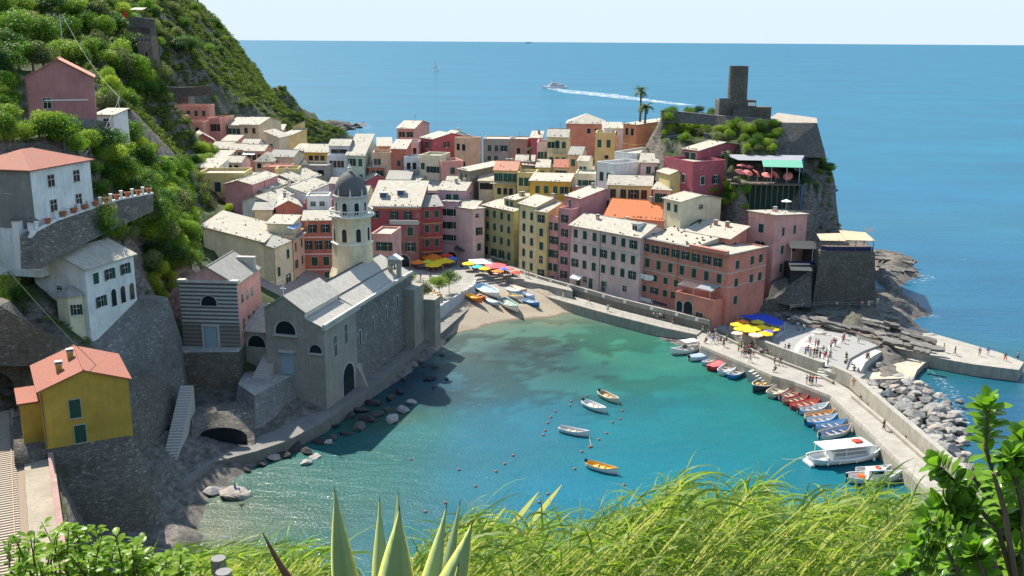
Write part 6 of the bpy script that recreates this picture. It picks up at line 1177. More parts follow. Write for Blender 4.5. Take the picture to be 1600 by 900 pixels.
SCRUB = lambda: leafmat('scrub', [(.25, (.012, .030, .012)), (.45, (.035, .07, .02)), (.62, (.09, .13, .03)), (.8, (.17, .19, .05)), (.95, (.20, .17, .09))], .3, .7, .09)
BARK = lambda: flat('bark', (.12, .09, .065), .95, .3, 0, 6)
def leafcloud(rs, n, size, lobes=7, squash=.85, flat_=0.3):
    """leaf-sized quads on uneven lobes; returns arrays"""
    r = np.random.RandomState(rs)
    c = r.normal(size=(lobes, 3)); c /= np.linalg.norm(c, axis=1)[:, None]; c *= r.uniform(.3, .62, (lobes, 1)); c[:, 2] = c[:, 2] * .8 + .05
    rad = r.uniform(.32, .55, lobes); pick = r.choice(lobes, n, p=rad ** 2 / (rad ** 2).sum())
    d = r.normal(size=(n, 3)); d /= np.linalg.norm(d, axis=1)[:, None]
    p = c[pick] + d * (rad[pick] * r.uniform(.45, 1.25, n) ** .7)[:, None]
    p[:, 2] *= squash
    nn = d * .7 + r.normal(size=(n, 3)) * .55 + np.array([0, 0, flat_]); nn /= np.linalg.norm(nn, axis=1)[:, None]
    a = np.cross(nn, r.normal(size=(n, 3))); a /= np.linalg.norm(a, axis=1)[:, None]; b = np.cross(nn, a)
    s = size * r.uniform(.6, 1.3, n)[:, None]
    return np.stack([p - a * s, p - b * s * .6, p + a * s, p + b * s * .6], 1)   # n,4,3
def quads_mesh(name, q, mat):
    n = len(q); me = bpy.data.meshes.new(name); me.vertices.add(n * 4); me.vertices.foreach_set('co', q.astype(np.float32).ravel())
    me.loops.add(n * 4); me.loops.foreach_set('vertex_index', np.arange(n * 4, dtype=np.int32)); me.polygons.add(n); me.polygons.foreach_set('loop_start', (np.arange(n) * 4).astype(np.int32))
    me.materials.append(mat); me.update(calc_edges=True); return me
CROWN = {}
def crown_mesh(kind, v):
    if (kind, v) not in CROWN:
        m = {'g': LG, 'd': LD, 'b': LB, 'o': LO}[kind]()
        CROWN[(kind, v)] = quads_mesh('crown', leafcloud(v * 7 + ord(kind), 2600, .052, 8 + v * 2), m)
    return CROWN[(kind, v)]
b = MB(); b.tube([(0, 0, -.6), (.03, 0, .3), (-.02, .02, .8)], [.10, .08, .06], 6)
for k in range(4): a = k * 1.7 + .4; b.tube([(-.02, .02, .55 + .06 * k), (.25 * math.cos(a), .25 * math.sin(a), .95), (.42 * math.cos(a), .42 * math.sin(a), 1.25)], [.05, .035, .015], 5)
TRUNK = b.mesh('trunk', [BARK()])
def tree(name, label, pos, R, kind='g', hr=1.0, group=None, cat='tree', v=None, trunk=1.0):
    t = thing(name, label, cat, tuple(pos), RNG.uniform(0, 6.28), group)
    o = put('crown', crown_mesh(kind, RNG.randint(0, 3) if v is None else v), t, (0, 0, R * (.55 * hr + trunk * .55))); o.scale = (R, R, R * hr)
    o = put('trunk', TRUNK, t); o.scale = (R * .9, R * .9, R * (trunk * .6 + .35))
    return t
HM = [(36, 96, 150, 190), (0, 232, 132, 350), (48, 372, 222, 500), (316, 330, 470, 480), (280, 418, 430, 560), (222, 150, 332, 215), (250, 200, 300, 240), (306, 262, 392, 318), (145, 168, 180, 196)]
KN = {'g': 'green', 'd': 'dark green', 'b': 'lime green', 'o': 'grey green'}
def grove(x0, y0, x1, y1, n, r0, r1, kinds, where, gname, near=True, seed=1, masks=HM, name='tree', hr=(.8, 1.15), trunk=.8, ymax=700):
    rg = random.Random(seed); done = []; tries = 0
    while len(done) < n and tries < n * 30:
        tries += 1; px = rg.uniform(x0, x1); py = rg.uniform(y0, y1)
        g = hit(px, py)
        if g is None or g.z < 3 or g.y > ymax: continue
        R = rg.uniform(r0, r1); k = F / g.y
        if any(a - R * k * .7 < px < c + R * k * .7 and b_ < py - R * k * .9 + R * k * .9 * .3 and py - R * k * 1.6 < d for a, b_, c, d in masks): continue
        if any((px - a) ** 2 + ((py - b_) * 1.3) ** 2 < (R * k * .62) ** 2 for a, b_ in done): continue
        done.append((px, py)); kd = rg.choice(kinds); sz = ['small', 'smallish', 'rounded', 'broad', 'large'][min(4, int((R - r0) / (r1 - r0) * 5))]; lv = ['upper', 'middle', 'lower'][min(2, int((py - y0) / (y1 - y0) * 3))]
        tree(name, f'{sz} {KN[kd]} {name}, {lv} row, {where}', g + Vector((0, 0, -.2)), R, kd, rg.uniform(*hr), gname, name, None, trunk)
grove(0, 135, 150, 245, 34, 2.2, 4.0, 'ggdbb', 'between the rose red and white houses', 'trees by the rose red house', seed=2)
grove(0, 110, 70, 140, 7, 3, 4.5, 'gdo', 'behind the rose red house', 'trees behind the rose red house', seed=21)
grove(130, 215, 320, 330, 46, 2.2, 4.2, 'gggdb', 'on the slope behind the white house', 'trees behind the white house', seed=3)
grove(225, 330, 345, 445, 42, 1.9, 3.6, 'ggdbo', 'in the gardens beside the big yellow house', 'trees beside the yellow house', seed=4)
grove(132, 330, 260, 410, 20, 1.6, 3.0, 'gdbo', 'on the bank above the cream villa', 'trees above the cream villa', seed=5)
grove(0, 395, 66, 505, 12, 1.6, 2.6, 'gdbo', 'beside the cream villa bay', 'bushes beside the villa bay', seed=6, name='bush', trunk=.3)
grove(228, 440, 290, 480, 6, 1.6, 2.4, 'bb', 'at the corner of the oratory', 'bushes by the oratory', seed=7, name='bush')
grove(225, 200, 330, 300, 26, 2.2, 3.8, 'ggdbb', 'above the yellow terrace house', 'trees on the valley side', seed=31)
grove(255, 285, 400, 345, 26, 1.8, 3.2, 'ggdb', 'between the two yellow houses', 'trees between the yellow houses', seed=32)
grove(380, 318, 425, 345, 6, 1.6, 2.4, 'gdb', 'beside the small stone shed', 'trees by the stone shed', seed=8)
grove(150, 120, 262, 205, 26, 2.4, 4.2, 'gdob', 'below the hill watchtower', 'trees below the watchtower', seed=9)
grove(0, 5, 250, 120, 60, 2.6, 5.0, 'ggdbo', 'on the terraced hillside', 'trees on the terraced hillside', seed=10)
grove(230, 0, 360, 90, 26, 2.6, 4.6, 'dgo', 'on the steep hill ridge', 'trees on the steep ridge', seed=11)
CM = [(970, 180, 1030, 235), (1036, 215, 1150, 300), (1140, 245, 1290, 285), (1120, 100, 1175, 182)]
grove(1025, 198, 1215, 240, 44, 1.3, 2.6, 'ggbbo', 'in the castle gardens', 'bushes in the castle gardens', seed=12, masks=CM, name='bush', trunk=.3)
grove(1025, 160, 1225, 196, 16, 1.3, 2.2, 'gdo', 'along the castle terrace', 'bushes along the castle terrace', seed=13, masks=CM, name='bush', trunk=.3)
grove(1100, 296, 1215, 335, 26, 1.2, 2.2, 'gbb', 'below the cliff restaurant', 'bushes below the cliff restaurant', seed=14, masks=[(1036, 215, 1100, 330)], name='bush', trunk=.4)
grove(1270, 215, 1302, 300, 9, 1.0, 1.8, 'gbd', 'clinging to the cliff edge', 'bushes on the cliff edge', seed=15, masks=[], name='bush', trunk=.2)
for px, py, z in ((648, 470, 4.0), (663, 462, 4.0), (686, 455, 4.0), (702, 447, 4.0), (640, 446, 4.0)):
    p = P(px, py + 10, z); t = thing('clipped_tree', 'round clipped tree on a thin trunk on the square, %s' % {648: 'nearest the sea wall buttress', 663: 'second along the sea wall', 686: 'third along the sea wall', 702: 'the last before the beach steps', 640: 'behind the small belfry'}[px], 'tree', tuple(p), RNG.uniform(0, 6), 'clipped trees on the square')
    o = put('crown', crown_mesh('g' if px != 663 else 'o', px % 4), t, (0, 0, 3.5)); o.scale = (3.1, 3.1, 2.2); o = put('trunk', TRUNK, t); o.scale = (1.0, 1.0, 2.9)
# palms
def palm(px, py, Y, h, R, label, n=26, seed=1):
    p = PY(px, py, Y); t = thing('palm_tree', label, 'palm tree', tuple(p), 0, None); rg = random.Random(seed)
    b = MB(); b.tube([(0, 0, -2), (.1, 0, h * .5), (0, .1, h)], [.35, .26, .3], 8); b.build('trunk', [BARK()], t); b = MB()
    for i in range(n):
        a = i * 2.399; el = rg.uniform(-.5, 1.15); L = R * rg.uniform(.8, 1.1); pts = []; d = Vector((math.cos(a), math.sin(a), 0)); q = Vector((0, 0, h)); e_ = el
        for k in range(7): pts.append(q.copy()); q = q + (d * math.cos(e_) + Vector((0, 0, math.sin(e_)))) * (L / 6); e_ -= .26
        sd_ = Vector((-d.y, d.x, 0))
        b.tube(pts, [.04, .035, .03, .025, .02, .015, .01], 3)
        for k in range(1, 7):
            for j in range(4):
                c = pts[k - 1].lerp(pts[k], j / 4); l = R * .24 * (1 - abs(k / 6 - .45)); dirn = (pts[k] - pts[k - 1]).normalized()
                for s in (-1, 1):
                    tip = c + sd_ * s * l + dirn * l * .7 - Vector((0, 0, l * .35)); b.add([c - dirn * .06, c + dirn * .06, tip], [(0, 1, 2)])
    b.build('crown', [leafmat('palm_leaf', [(.2, (.02, .04, .02)), (.8, (.09, .13, .05))], .25)], t)
palm(1000, 184, 292, 7.8, 3.0, 'tall palm tree standing over the sea behind the orange house', 26, 1)
palm(1008, 184, 288, 3.0, 3.0, 'short bushy palm tree beside the foot of the tall palm', 30, 2)
palm(828, 240, 300, 1.5, 1.6, 'tiny palm on a roof terrace beside the narrow red house', 14, 3)
palm(1134, 262, 238, 3.5, 1.6, 'small garden palm beside the plum red house wall', 14, 4)
# scrub that covers the slopes: nobody could count it
def scrub():
    rg = np.random.RandomState(4); out = []
    base = [leafcloud(100 + i, 70, .17, 4, .8) for i in range(6)]
    def scatter(n, xr, yr, rr, cond):
        xs = rg.uniform(*xr, n); ys = rg.uniform(*yr, n)
        for x, y in zip(xs, ys):
            z = G(x, y)
            if z < 3 or math.hypot(G(x + 1.5, y) - z, G(x, y + 1.5) - z) / 1.5 + .45 < rg.rand() * 1.6: continue
            v = RM.transposed() @ Vector((x, y, z - H)); px = 800 + F * v.x / -v.z; py = 450 - F * v.y / -v.z
            if px < -120 or px > 1650 or py < -80 or not cond(x, y, z, px, py): continue
            r = rg.uniform(*rr); a = rg.uniform(0, 6.28); q = base[rg.randint(6)]; c, s = math.cos(a), math.sin(a)
            qq = np.stack([q[..., 0] * c - q[..., 1] * s, q[..., 0] * s + q[..., 1] * c, q[..., 2]], -1) * np.array([r, r, r * rg.uniform(.6, 1.0)]) + np.array([x, y, z + r * .35]); out.append(qq)
    def inmask(px, py, m): return any(a < px < c and b_ - 4 < py < d for a, b_, c, d in m)
    fb = lambda x, y: math.sin(x * .11 + 1.3 * math.sin(y * .07)) * math.sin(y * .09 + 2 * math.sin(x * .05))
    scatter(42000, (-330, -75), (240, 700), (1.0, 2.7), lambda x, y, z, px, py: z > 10 and not (222 < px < 330 and 146 < py < 210 and y > 326) and not (px > 330 and py > 172 and y < 440) and fb(x, y) > -.75)
    scatter(9000, (-330, -56), (140, 250), (.5, 1.4), lambda x, y, z, px, py: not inmask(px, py, HM) and px < 440 and fb(x * 2, y * 2) > -.5 and py < 470)
    scatter(900, (-70, -50), (120, 160), (.4, .9), lambda x, y, z, px, py: not inmask(px, py, HM) and z > 14)
    scatter(2600, (30, 96), (215, 300), (.4, 1.1), lambda x, y, z, px, py: z > 14 and not inmask(px, py, CM) and px > 985 and (py < 250 or px > 1275 or fb(x * 3, y * 3) > .2))
    scatter(500, (-20, 60), (235, 345), (.5, 1.2), lambda x, y, z, px, py: z > 8)
    q = np.concatenate(out); return tag(put('hillside_scrub', quads_mesh('hillside_scrub', q, SCRUB())), kind='stuff')
scrub()
# ================================================ ROCKS
def boulder_mesh(seed, mat, flatness=.7):
    rg = random.Random(seed); bm = bmesh.new()
    for i in range(15):
        v = Vector((rg.gauss(0, 1), rg.gauss(0, 1), rg.gauss(0, 1))).normalized(); bm.verts.new((v.x * rg.uniform(.8, 1.15), v.y * rg.uniform(.65, .9), v.z * flatness))
    r = bmesh.ops.convex_hull(bm, input=bm.verts); bmesh.ops.delete(bm, geom=list({g for g in r['geom_interior'] + r['geom_unused'] if isinstance(g, bmesh.types.BMVert)}), context='VERTS')
    bmesh.ops.bevel(bm, geom=list(bm.edges), offset=.06, segments=1, affect='EDGES')
    bmesh.ops.triangulate(bm, faces=bm.faces[:]); bmesh.ops.subdivide_edges(bm, edges=bm.edges[:], cuts=1, use_grid_fill=True)
    for v in bm.verts: k = .035; v.co += Vector((rg.uniform(-k, k), rg.uniform(-k, k), rg.uniform(-k, k)))
    me = bpy.data.meshes.new('boulder'); bm.to_mesh(me); bm.free(); me.materials.append(mat); return me
def rockmat(name, stops):
    n = N(name, .9); g = n.n('NewGeometry').outputs['Position']; rnd = n.n('ObjectInfo').outputs['Random']
    mp = n.n('Mapping'); mp.inputs['Rotation'].default_value = (.6, .3, 0); mp.inputs['Scale'].default_value = (1, 1, 3); n.l(g, mp.inputs[0]); s = n.noise(1.4, 6, .75, mp.outputs[0])
    n.color(n.ramp(n.math('ADD', n.math('MULTIPLY', s, .7), n.math('MULTIPLY', rnd, .35)), stops)); n.bump(s, .8, .12); return n.m
RK1 = rockmat('pale_rock', [(.3, (.12, .115, .105)), (.47, (.25, .24, .22)), (.6, (.36, .34, .30)), (.72, (.30, .24, .20)), (.9, (.44, .41, .37))]); RK2 = rockmat('dark_rock', [(.3, (.03, .029, .027)), (.6, (.075, .07, .062)), (.85, (.16, .14, .11))])  # dark_rock is darkened to stand in for shade on the church shore
BM1 = [boulder_mesh(i, RK1) for i in range(7)]; BM2 = [boulder_mesh(20 + i, RK2, .6) for i in range(6)]
rg = random.Random(11); nb = 0; tr_ = 0; pts_ = []
wallb = [P(1338, 600, 2), P(1400, 662, 2), P(1460, 715, 2), P(1562, 808, 2), P(1640, 880, 2)]; wat = [P(1445, 600, 0), P(1505, 650, 0), P(1508, 720, 0), P(1600, 775, 0), P(1700, 860, 0)]
while nb < 210 and tr_ < 6000:
    tr_ += 1; t = rg.uniform(0, 3.99); i = int(t); f = t - i; u = rg.uniform(0.02, 1.0); a = wallb[i].lerp(wallb[i + 1], f); c = wat[i].lerp(wat[i + 1], f); p = a.lerp(c, u); p.z = 2.7 * (1 - u) ** .8 - .25
    if any((p - q).length < s for q, s in pts_): continue
    s = rg.uniform(.75, 1.7) * (1.0 if rg.random() < .85 else 1.35); pts_.append((p, s * .95)); nb += 1; lb = ('small', 'medium', 'large')[min(2, int((s - .75) / .32))] + ' grey boulder ' + ('against the pier wall', 'in the middle of the heap', "at the water's edge")[min(2, int(u * 3))] + ', ' + ('slipway end', 'upper half', 'lower half', 'reed end')[i] + ' of the heap'
    o = put('boulder', rg.choice(BM1), None, p); o.scale = (s, s, s * rg.uniform(.7, 1)); o.rotation_euler = (rg.uniform(-.4, .4), rg.uniform(-.4, .4), rg.uniform(0, 6.28))
    tag(o, lb, 'boulder', 'boulders beside the pier')
for i, (px, py, s) in enumerate([(1352, 572, 1.4), (1378, 574, 2.0), (1391, 582, 1.8), (1405, 588, 1.6), (1420, 594, 1.5), (1436, 600, 1.3), (1365, 580, 1.3), (1448, 612, 1.4), (1500, 628, 1.1), (1470, 640, 1.6)]):
    o = put('boulder', BM1[i % 7], None, P(px, py, 1.0)); o.scale = (s, s, s * .75); o.rotation_euler = (.2, .1, i); tag(o, 'pale grey boulder beside the curved slipway at the top of the heap', 'boulder', 'boulders beside the slipway')
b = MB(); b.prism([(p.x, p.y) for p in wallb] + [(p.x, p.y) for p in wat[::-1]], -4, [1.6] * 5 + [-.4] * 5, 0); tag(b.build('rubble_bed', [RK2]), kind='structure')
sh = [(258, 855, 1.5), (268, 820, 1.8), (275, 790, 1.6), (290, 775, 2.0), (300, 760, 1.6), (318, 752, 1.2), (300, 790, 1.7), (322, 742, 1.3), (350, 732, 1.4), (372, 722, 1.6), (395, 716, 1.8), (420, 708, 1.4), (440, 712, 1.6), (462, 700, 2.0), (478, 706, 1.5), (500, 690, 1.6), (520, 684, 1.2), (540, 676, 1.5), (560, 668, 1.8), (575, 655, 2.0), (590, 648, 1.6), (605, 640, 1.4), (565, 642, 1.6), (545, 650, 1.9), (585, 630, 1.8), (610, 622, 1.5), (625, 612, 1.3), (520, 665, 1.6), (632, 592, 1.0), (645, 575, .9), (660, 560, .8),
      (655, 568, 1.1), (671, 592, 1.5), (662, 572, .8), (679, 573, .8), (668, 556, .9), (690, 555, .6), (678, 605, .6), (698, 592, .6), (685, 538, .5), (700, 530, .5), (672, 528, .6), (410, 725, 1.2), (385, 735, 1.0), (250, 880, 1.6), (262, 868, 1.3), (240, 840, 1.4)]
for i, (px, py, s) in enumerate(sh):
    o = put('boulder', BM2[i % 6], None, P(px, py, .15)); o.scale = (s, s * .85, s * .75); o.rotation_euler = (.2 * math.sin(i), .2 * math.cos(i), i * 1.3); tag(o, 'dark shade-toned boulder at the foot of the church shore path', 'boulder', 'dark boulders along the church shore')
for i, (px, py, s, lb) in enumerate([(368, 772, 2.6, 'large flat sunlit boulder with a sunbather at the near end of the shore'), (335, 768, 1.9, 'broken brown boulder beside the large flat sunlit one'), (492, 712, 1.6, 'tan boulder catching the sun at the tip of the shadowed rocks'), (512, 690, 1.2, 'small pointed pale boulder above the tan boulder'), (478, 722, 1.2, 'low sunlit boulder awash beside the tan boulder'), (612, 655, 1.8, 'ochre flat boulder at the end of the low reef'), (630, 640, 1.6, 'grey reef boulder between ochre flat rock and church'), (643, 628, 1.2, 'small dark reef boulder nearest the church'), (430, 715, 1.5, 'slanted grey boulder under the sloping platform'), (268, 842, 2.2, 'tall grey boulder under the stone bastion')]):
    o = put('boulder', BM1[i % 7], None, P(px, py, .25)); o.scale = (s, s * .85, s * .55); o.rotation_euler = (.1, .15, i * .9); tag(o, lb, 'boulder', 'sunlit boulders on the shore')
for i in range(22):
    px = 478 + 4.1 * i; s = 9 - .28 * i; o = put('sea_rock', BM2[i % 6], None, P(px, 212 - .75 * i + 3 * math.sin(i * 2.3), .2)); o.scale = (s * 1.3, s, s * .75); o.rotation_euler = (.2, .3 * math.sin(i), i * 1.7); tag(o, 'jagged dark sea rock at the foot of the green hill point', 'rock', 'dark rocks of the hill point')
# layered rock slabs on the point
RS = rockmat('strata_rock', [(.25, (.05, .046, .042)), (.5, (.15, .138, .122)), (.8, (.28, .26, .23))])
rg = random.Random(8)
def slabs(n, x0, x1, y0, y1, z0, z1, label, group, tilt=.35):
    for i in range(n):
        t = rg.random(); px = x0 + (x1 - x0) * t; py = y0 + (y1 - y0) * t + rg.uniform(-14, 14); p = P(px, py, rg.uniform(z0, z1))
        L = rg.uniform(2.5, 7); b = MB(); m = 7; prof = [(L * (k / (m - 1) - .5), rg.uniform(.3, .75)) for k in range(m)]
        b.prism([(x, -w_) for x, w_ in prof] + [(x, w_ * rg.uniform(.5, 1)) for x, w_ in prof[::-1]], -.3, .3); o = b.build('layered_rock', [RS], None, False, p); o.rotation_euler = (tilt + rg.uniform(-.15, .15), rg.uniform(-.05, .15), rg.uniform(-.75, -.45)); tag(o, label, 'rock', group)
slabs(38, 1305, 1450, 500, 536, 3.0, 4.2, 'tilted layered rock slab sunlit behind the plaza benches', 'layered rock slabs behind the plaza')
slabs(40, 1240, 1400, 490, 500, 3.8, 4.8, 'dark layered rock slab in the shade under the stone tower', 'shaded rock slabs')
slabs(26, 1372, 1420, 400, 418, 1.5, 3.8, 'jagged rock slab on the sea point behind the stone tower', 'rock slabs on the sea point', .6)
# ================================================ BOATS
HULL = {}
def boat(name, label, s, e, z, col, inner, rim=(.75, .75, .72), group=None, beam=.36, motor=False, extras='', cat='rowing boat', cover=None, tilt=0):
    a, c = P(*s, z), P(*e, z); d = c - a; L = d.length; W = L * beam / 2; Hh = min(1.0, L * .11) + .1
    t = thing(name, label, cat, tuple((a + c) / 2), math.atan2(d.y, d.x), group); t.rotation_euler.x = tilt
    st = 11; pr = lambda u: (1 - abs(2 * u - .9) ** 2.6 * (1 if u > .45 else .45)) if 0 < u < 1 else (.55 if u == 0 else .02)
    def ring(k, w, zz):   # half profile widths
        u = k / (st - 1); return L * (u - .5), max(.02, w * (pr(u) if 0 < u < 1 else (.50 if u == 0 else .0) + .02)), zz + Hh * .55 * (2 * u - .9) ** 2 * (1.0 if u > .45 else .35)
    def hullmesh(w, zt, zb, m, inside=False, inset=0):
        b = MB(); rows = []
        for k in range(st):
            x, wd, zz = ring(k, w, zt); x *= (1 - inset)
            rows.append([(x, -wd, zz), (x, -wd * .93, zb + (zz - zb) * .45), (x * .97, -wd * .45, zb), (x * .97, wd * .45, zb), (x, wd * .93, zb + (zz - zb) * .45), (x, wd, zz)])
        for r in rows: b.v.extend(r)
        for k in range(st - 1):
            for j in range(5): f = [k * 6 + j, k * 6 + j + 1, (k + 1) * 6 + j + 1, (k + 1) * 6 + j]; b.f.append(f if not inside else f[::-1]); b.m.append(0)
        b.f.append([0, 1, 2, 3, 4, 5][::-1]); b.m.append(0); return b
    hullmesh(W, Hh * .75, -.3, 0).build('hull', [flat('boat_%.2f_%.2f_%.2f' % col, col, .45, .08)], t, True)
    if cover: 
        b = MB(); 
        for k in range(st - 1):
            x0, w0, z0 = ring(k, W * .98, Hh * .75); x1, w1, z1 = ring(k + 1, W * .98, Hh * .75)
            b.add([(x0, -w0, z0 + .02), (x1, -w1, z1 + .02), (x1, 0, z1 + .22), (x0, 0, z0 + .22), (x1, w1, z1 + .02), (x0, w0, z0 + .02)], [(0, 1, 2, 3), (3, 2, 4, 5)])
        b.build('cover', [flat('boat_%.2f_%.2f_%.2f' % cover, cover, .8, .1)], t)
    else:
        hullmesh(W * .90, Hh * .72, .02, 0, True, .05).build('inside', [flat('boat_%.2f_%.2f_%.2f' % inner, inner, .7, .15)], t)
        for u in (.25, .5, .74):
            x, wd, zz = ring(int(u * (st - 1) + .5), W * .9, Hh * .55); b = MB(); b.box(x - .14, x + .14, -wd, wd, Hh * .42, Hh * .48, 0); b.build('bench', [flat('boat_bench', (.48, .36, .22), .8)], t)
    for sgn in (1,):
        b = MB()
        for sg in (-1, 1):
            pts = []
            for k in range(st): x, wd, zz = ring(k, W, Hh * .75); pts.append((x, sg * wd, zz + .03))
            b.tube(pts, L * .009 + .015, 5)
        b.build('gunwale', [flat('boat_%.2f_%.2f_%.2f' % rim, rim, .6, .05)], t)
    if motor:
        b = MB(); x = -L / 2 - .15; b.box(x - .2, x + .15, -.16, .16, Hh * .7, Hh * .7 + .55, 0); b.box(x - .08, x + .04, -.06, .06, -.4, Hh * .7, 0); b.build('outboard_motor', [flat('motor_black', (.03, .03, .035), .4)], t)
    return t, L, W, Hh
wh = (.74, .74, .72); lb_ = (.35, .52, .70); bl = (.05, .22, .50); rd = (.52, .05, .06); orr = (.66, .20, .04); cr = (.66, .60, .46); gr = (.30, .42, .38)
mg = 'boats moored along the pier'
for s, e, c, i, r, lab, mo, cv in [
    ((1077, 563), (1117, 555), wh, (.25, .32, .45), lb_, 'white boat with navy grey cover moored next to the canopied motorboat', True, (.30, .36, .46)),
    ((1099, 571), (1124, 561), lb_, wh, bl, 'small sky blue rowing boat beside the red one', False, None),
    ((1108, 579), (1140, 566), rd, (.55, .14, .12), rd, 'bright red rowing boat alone among the first moored boats', False, (.50, .12, .12)),
    ((1127, 587), (1151, 570), wh, (.50, .52, .54), wh, 'white rowing boat between the red boat and the blue one', False, None),
    ((1140, 592), (1166, 577), bl, (.62, .66, .68), lb_, 'blue rowing boat with white inside at the landing steps', False, None),
    ((1203, 622), (1233, 604), cr, (.55, .50, .40), cr, 'cream wooden rowing boat beside the loaded fishing boat', False, None),
    ((1220, 626), (1251, 613), wh, (.60, .45, .35), rd, 'white and red trimmed rowing boat third from the fishing boat', True, None),
    ((1225, 632), (1264, 624), (.35, .12, .09), (.45, .30, .22), rd, 'brown red rowing boat with wooden inside', False, None),
    ((1237, 640), (1283, 630), rd, (.60, .25, .18), rd, 'scarlet rowing boat in the middle of the dense row', False, None),
    ((1248, 646), (1295, 638), lb_, (.55, .60, .62), wh, 'light blue and white rowing boat just after the scarlet boat', True, None),
    ((1259, 655), (1305, 648), cr, (.60, .38, .22), (.6, .35, .2), 'cream boat with orange brown inside in the dense row', False, None),
    ((1259, 664), (1308, 656), bl, (.50, .55, .60), lb_, 'deep blue rowing boat with a black outboard', True, None),
    ((1273, 672), (1322, 664), lb_, (.30, .45, .60), bl, 'pale blue rowing boat, last but one before the white ferry', True, None),
    ((1281, 686), (1330, 673), wh, (.25, .35, .50), (.55, .35, .22), 'white boat with blue inside and wooden rim nearest the white passenger boat', True, None)]:
    boat('rowing_boat', lab, s, e, .12, c, i, r, mg, .34, mo, cover=cv)
bw = 'boats pulled up on the beach'
for s, e, c, i, r, lab, cv in [
    ((744, 447), (783, 467), wh, (.35, .5, .65), wh, 'long white boat with blue tarp on the beach below the steps', None), ((728, 463), (756, 473), orr, (.75, .5, .08), orr, 'orange boat with yellow inside on the beach by the sea wall', None),
    ((748, 463), (760, 468), rd, rd, rd, 'small dark red boat tucked behind the orange boat', None), ((759, 470), (782, 478), lb_, wh, lb_, 'pale blue covered boat beside the orange boat', (.42, .55, .72)),
    ((781, 469), (812, 488), wh, gr, gr, 'white and sage green boat nearest the water on the beach', None), ((791, 453), (816, 460), lb_, wh, wh, 'pale blue and white covered boat at the top of the beach', (.55, .64, .76)),
    ((793, 461), (817, 468), wh, (.70, .50, .06), wh, 'white boat with yellow inside on the upper beach', None), ((802, 450), (825, 458), (.62, .42, .30), (.6, .42, .3), (.6, .4, .28), 'peach coloured upturned looking boat under the promenade wall', (.62, .44, .32)),
    ((817, 459), (837, 468), lb_, wh, bl, 'small white and blue boat under the promenade wall', None), ((816, 470), (845, 479), bl, (.5, .62, .75), lb_, 'blue boat on the sand, furthest along the beach', None)]:
    hq = hit((s[0] + e[0]) / 2, (s[1] + e[1]) / 2); z = hq.z - .05
    boat('beached_boat', lab, s, e, z + .25, c, i, r, bw, .30, False, cover=cv, tilt=.08)[0].scale = (.86, .86, .86)
an = 'boats anchored in the open harbour'
boat('rowing_boat', 'cream rowing boat anchored highest up in the open harbour', (937, 616), (967, 631), .12, cr, (.4, .28, .18), cr, an, .34, True)
boat('rowing_boat', 'white rowing boat with dark blue hull bottom anchored in the middle', (912, 631), (947, 646), .12, wh, (.60, .60, .58), wh, an, .36, True)
boat('rowing_boat', 'long white rowing boat with dark hull line anchored alone with rope', (874, 672), (921, 682), .12, wh, (.50, .50, .48), wh, an, .32, False)
boat('rowing_boat', 'yellow boat with blue inside and black outboard anchored nearest the reeds', (917, 727), (966, 741), .12, wh, (.75, .42, .03), (.55, .32, .12), an, .34, True)
# canopied motorboat
t, L, W, Hh = boat('motorboat', 'white motorboat with a flat white canopy moored first at the pier', (1097, 546), (1048, 554), .12, wh, (.6, .6, .6), wh, mg, .34, True, cat='motorboat')
b = MB(); b.box(-L * .30, L * .12, -W * .8, W * .8, 2.3, 2.4, 0); b.build('canopy', [WHITE()], t); b = MB()
for x in (-L * .28, L * .10):
    for y in (-W * .75, W * .75): b.box(x - .03, x + .03, y - .03, y + .03, .6, 2.3, 0)
b.build('post', [flat('galvanised', (.40, .42, .43), .5)], t); b = MB(); b.add([(L * .1, -W * .6, .9), (L * .1, W * .6, .9), (L * .02, W * .5, 1.5), (L * .02, -W * .5, 1.5)], [(0, 1, 2, 3)]); b.build('windscreen', [DARK()], t)
# fishing boat
t, L, W, Hh = boat('fishing_boat', 'dark hulled fishing boat piled with brown nets at the pier', (1209, 596), (1176, 613), .15, (.05, .07, .10), (.30, .22, .14), (.55, .5, .42), mg, .42, True, cat='fishing boat')
rg = random.Random(3)
for i in range(9): b = MB(); r_ = rg.uniform(.3, .55); b.lathe([(r_, 0), (r_ * 1.1, .15), (r_ * .7, .4), (.05, .5)], 9, (rg.uniform(-L * .3, L * .3), rg.uniform(-W * .5, W * .5), Hh * .35)); b.build('net_pile', [flat('net_%d' % (i % 3), [(.35, .24, .12), (.55, .40, .14), (.22, .12, .08)][i % 3], .95, .3)], t)
# white passenger boat
t, L, W, Hh = boat('passenger_boat', 'big white passenger boat with a flat white roof beside the pier', (1264, 724), (1383, 711), .2, wh, (.62, .64, .64), wh, mg, .30, False, cat='passenger boat')
b = MB(); b.box(-L * .25, L * .22, -W * .62, W * .62, Hh * .5, 1.9, 0); b.build('cabin', [WHITE()], t)
b = MB(); b.box(-L * .23, L * .18, -W * .65, W * .65, 1.25, 1.75, 0); b.build('window', [flat('smoked_glass', (.25, .27, .28), .2)], t)
b = MB(); b.box(-L * .38, L * .24, -W * .85, W * .85, 2.55, 2.67, 0); b.build('roof', [WHITE()], t); b = MB()
for x in (-L * .36, -L * .1, L * .2):
    for y in (-W * .8, W * .8): b.box(x - .04, x + .04, y - .04, y + .04, .6, 2.55, 0)
b.build('post', [WHITE()], t); b = MB(); b.box(L * .06, L * .16, -.5, .6, 2.67, 3.0, 0); b.build('life_raft', [flat('raft_red', (.60, .06, .03), .5)], t)
b = MB(); b.box(-L * .53, -L * .48, -W * .6, W * .6, -.1, .25, 0); b.build('swim_platform', [WHITE()], t)
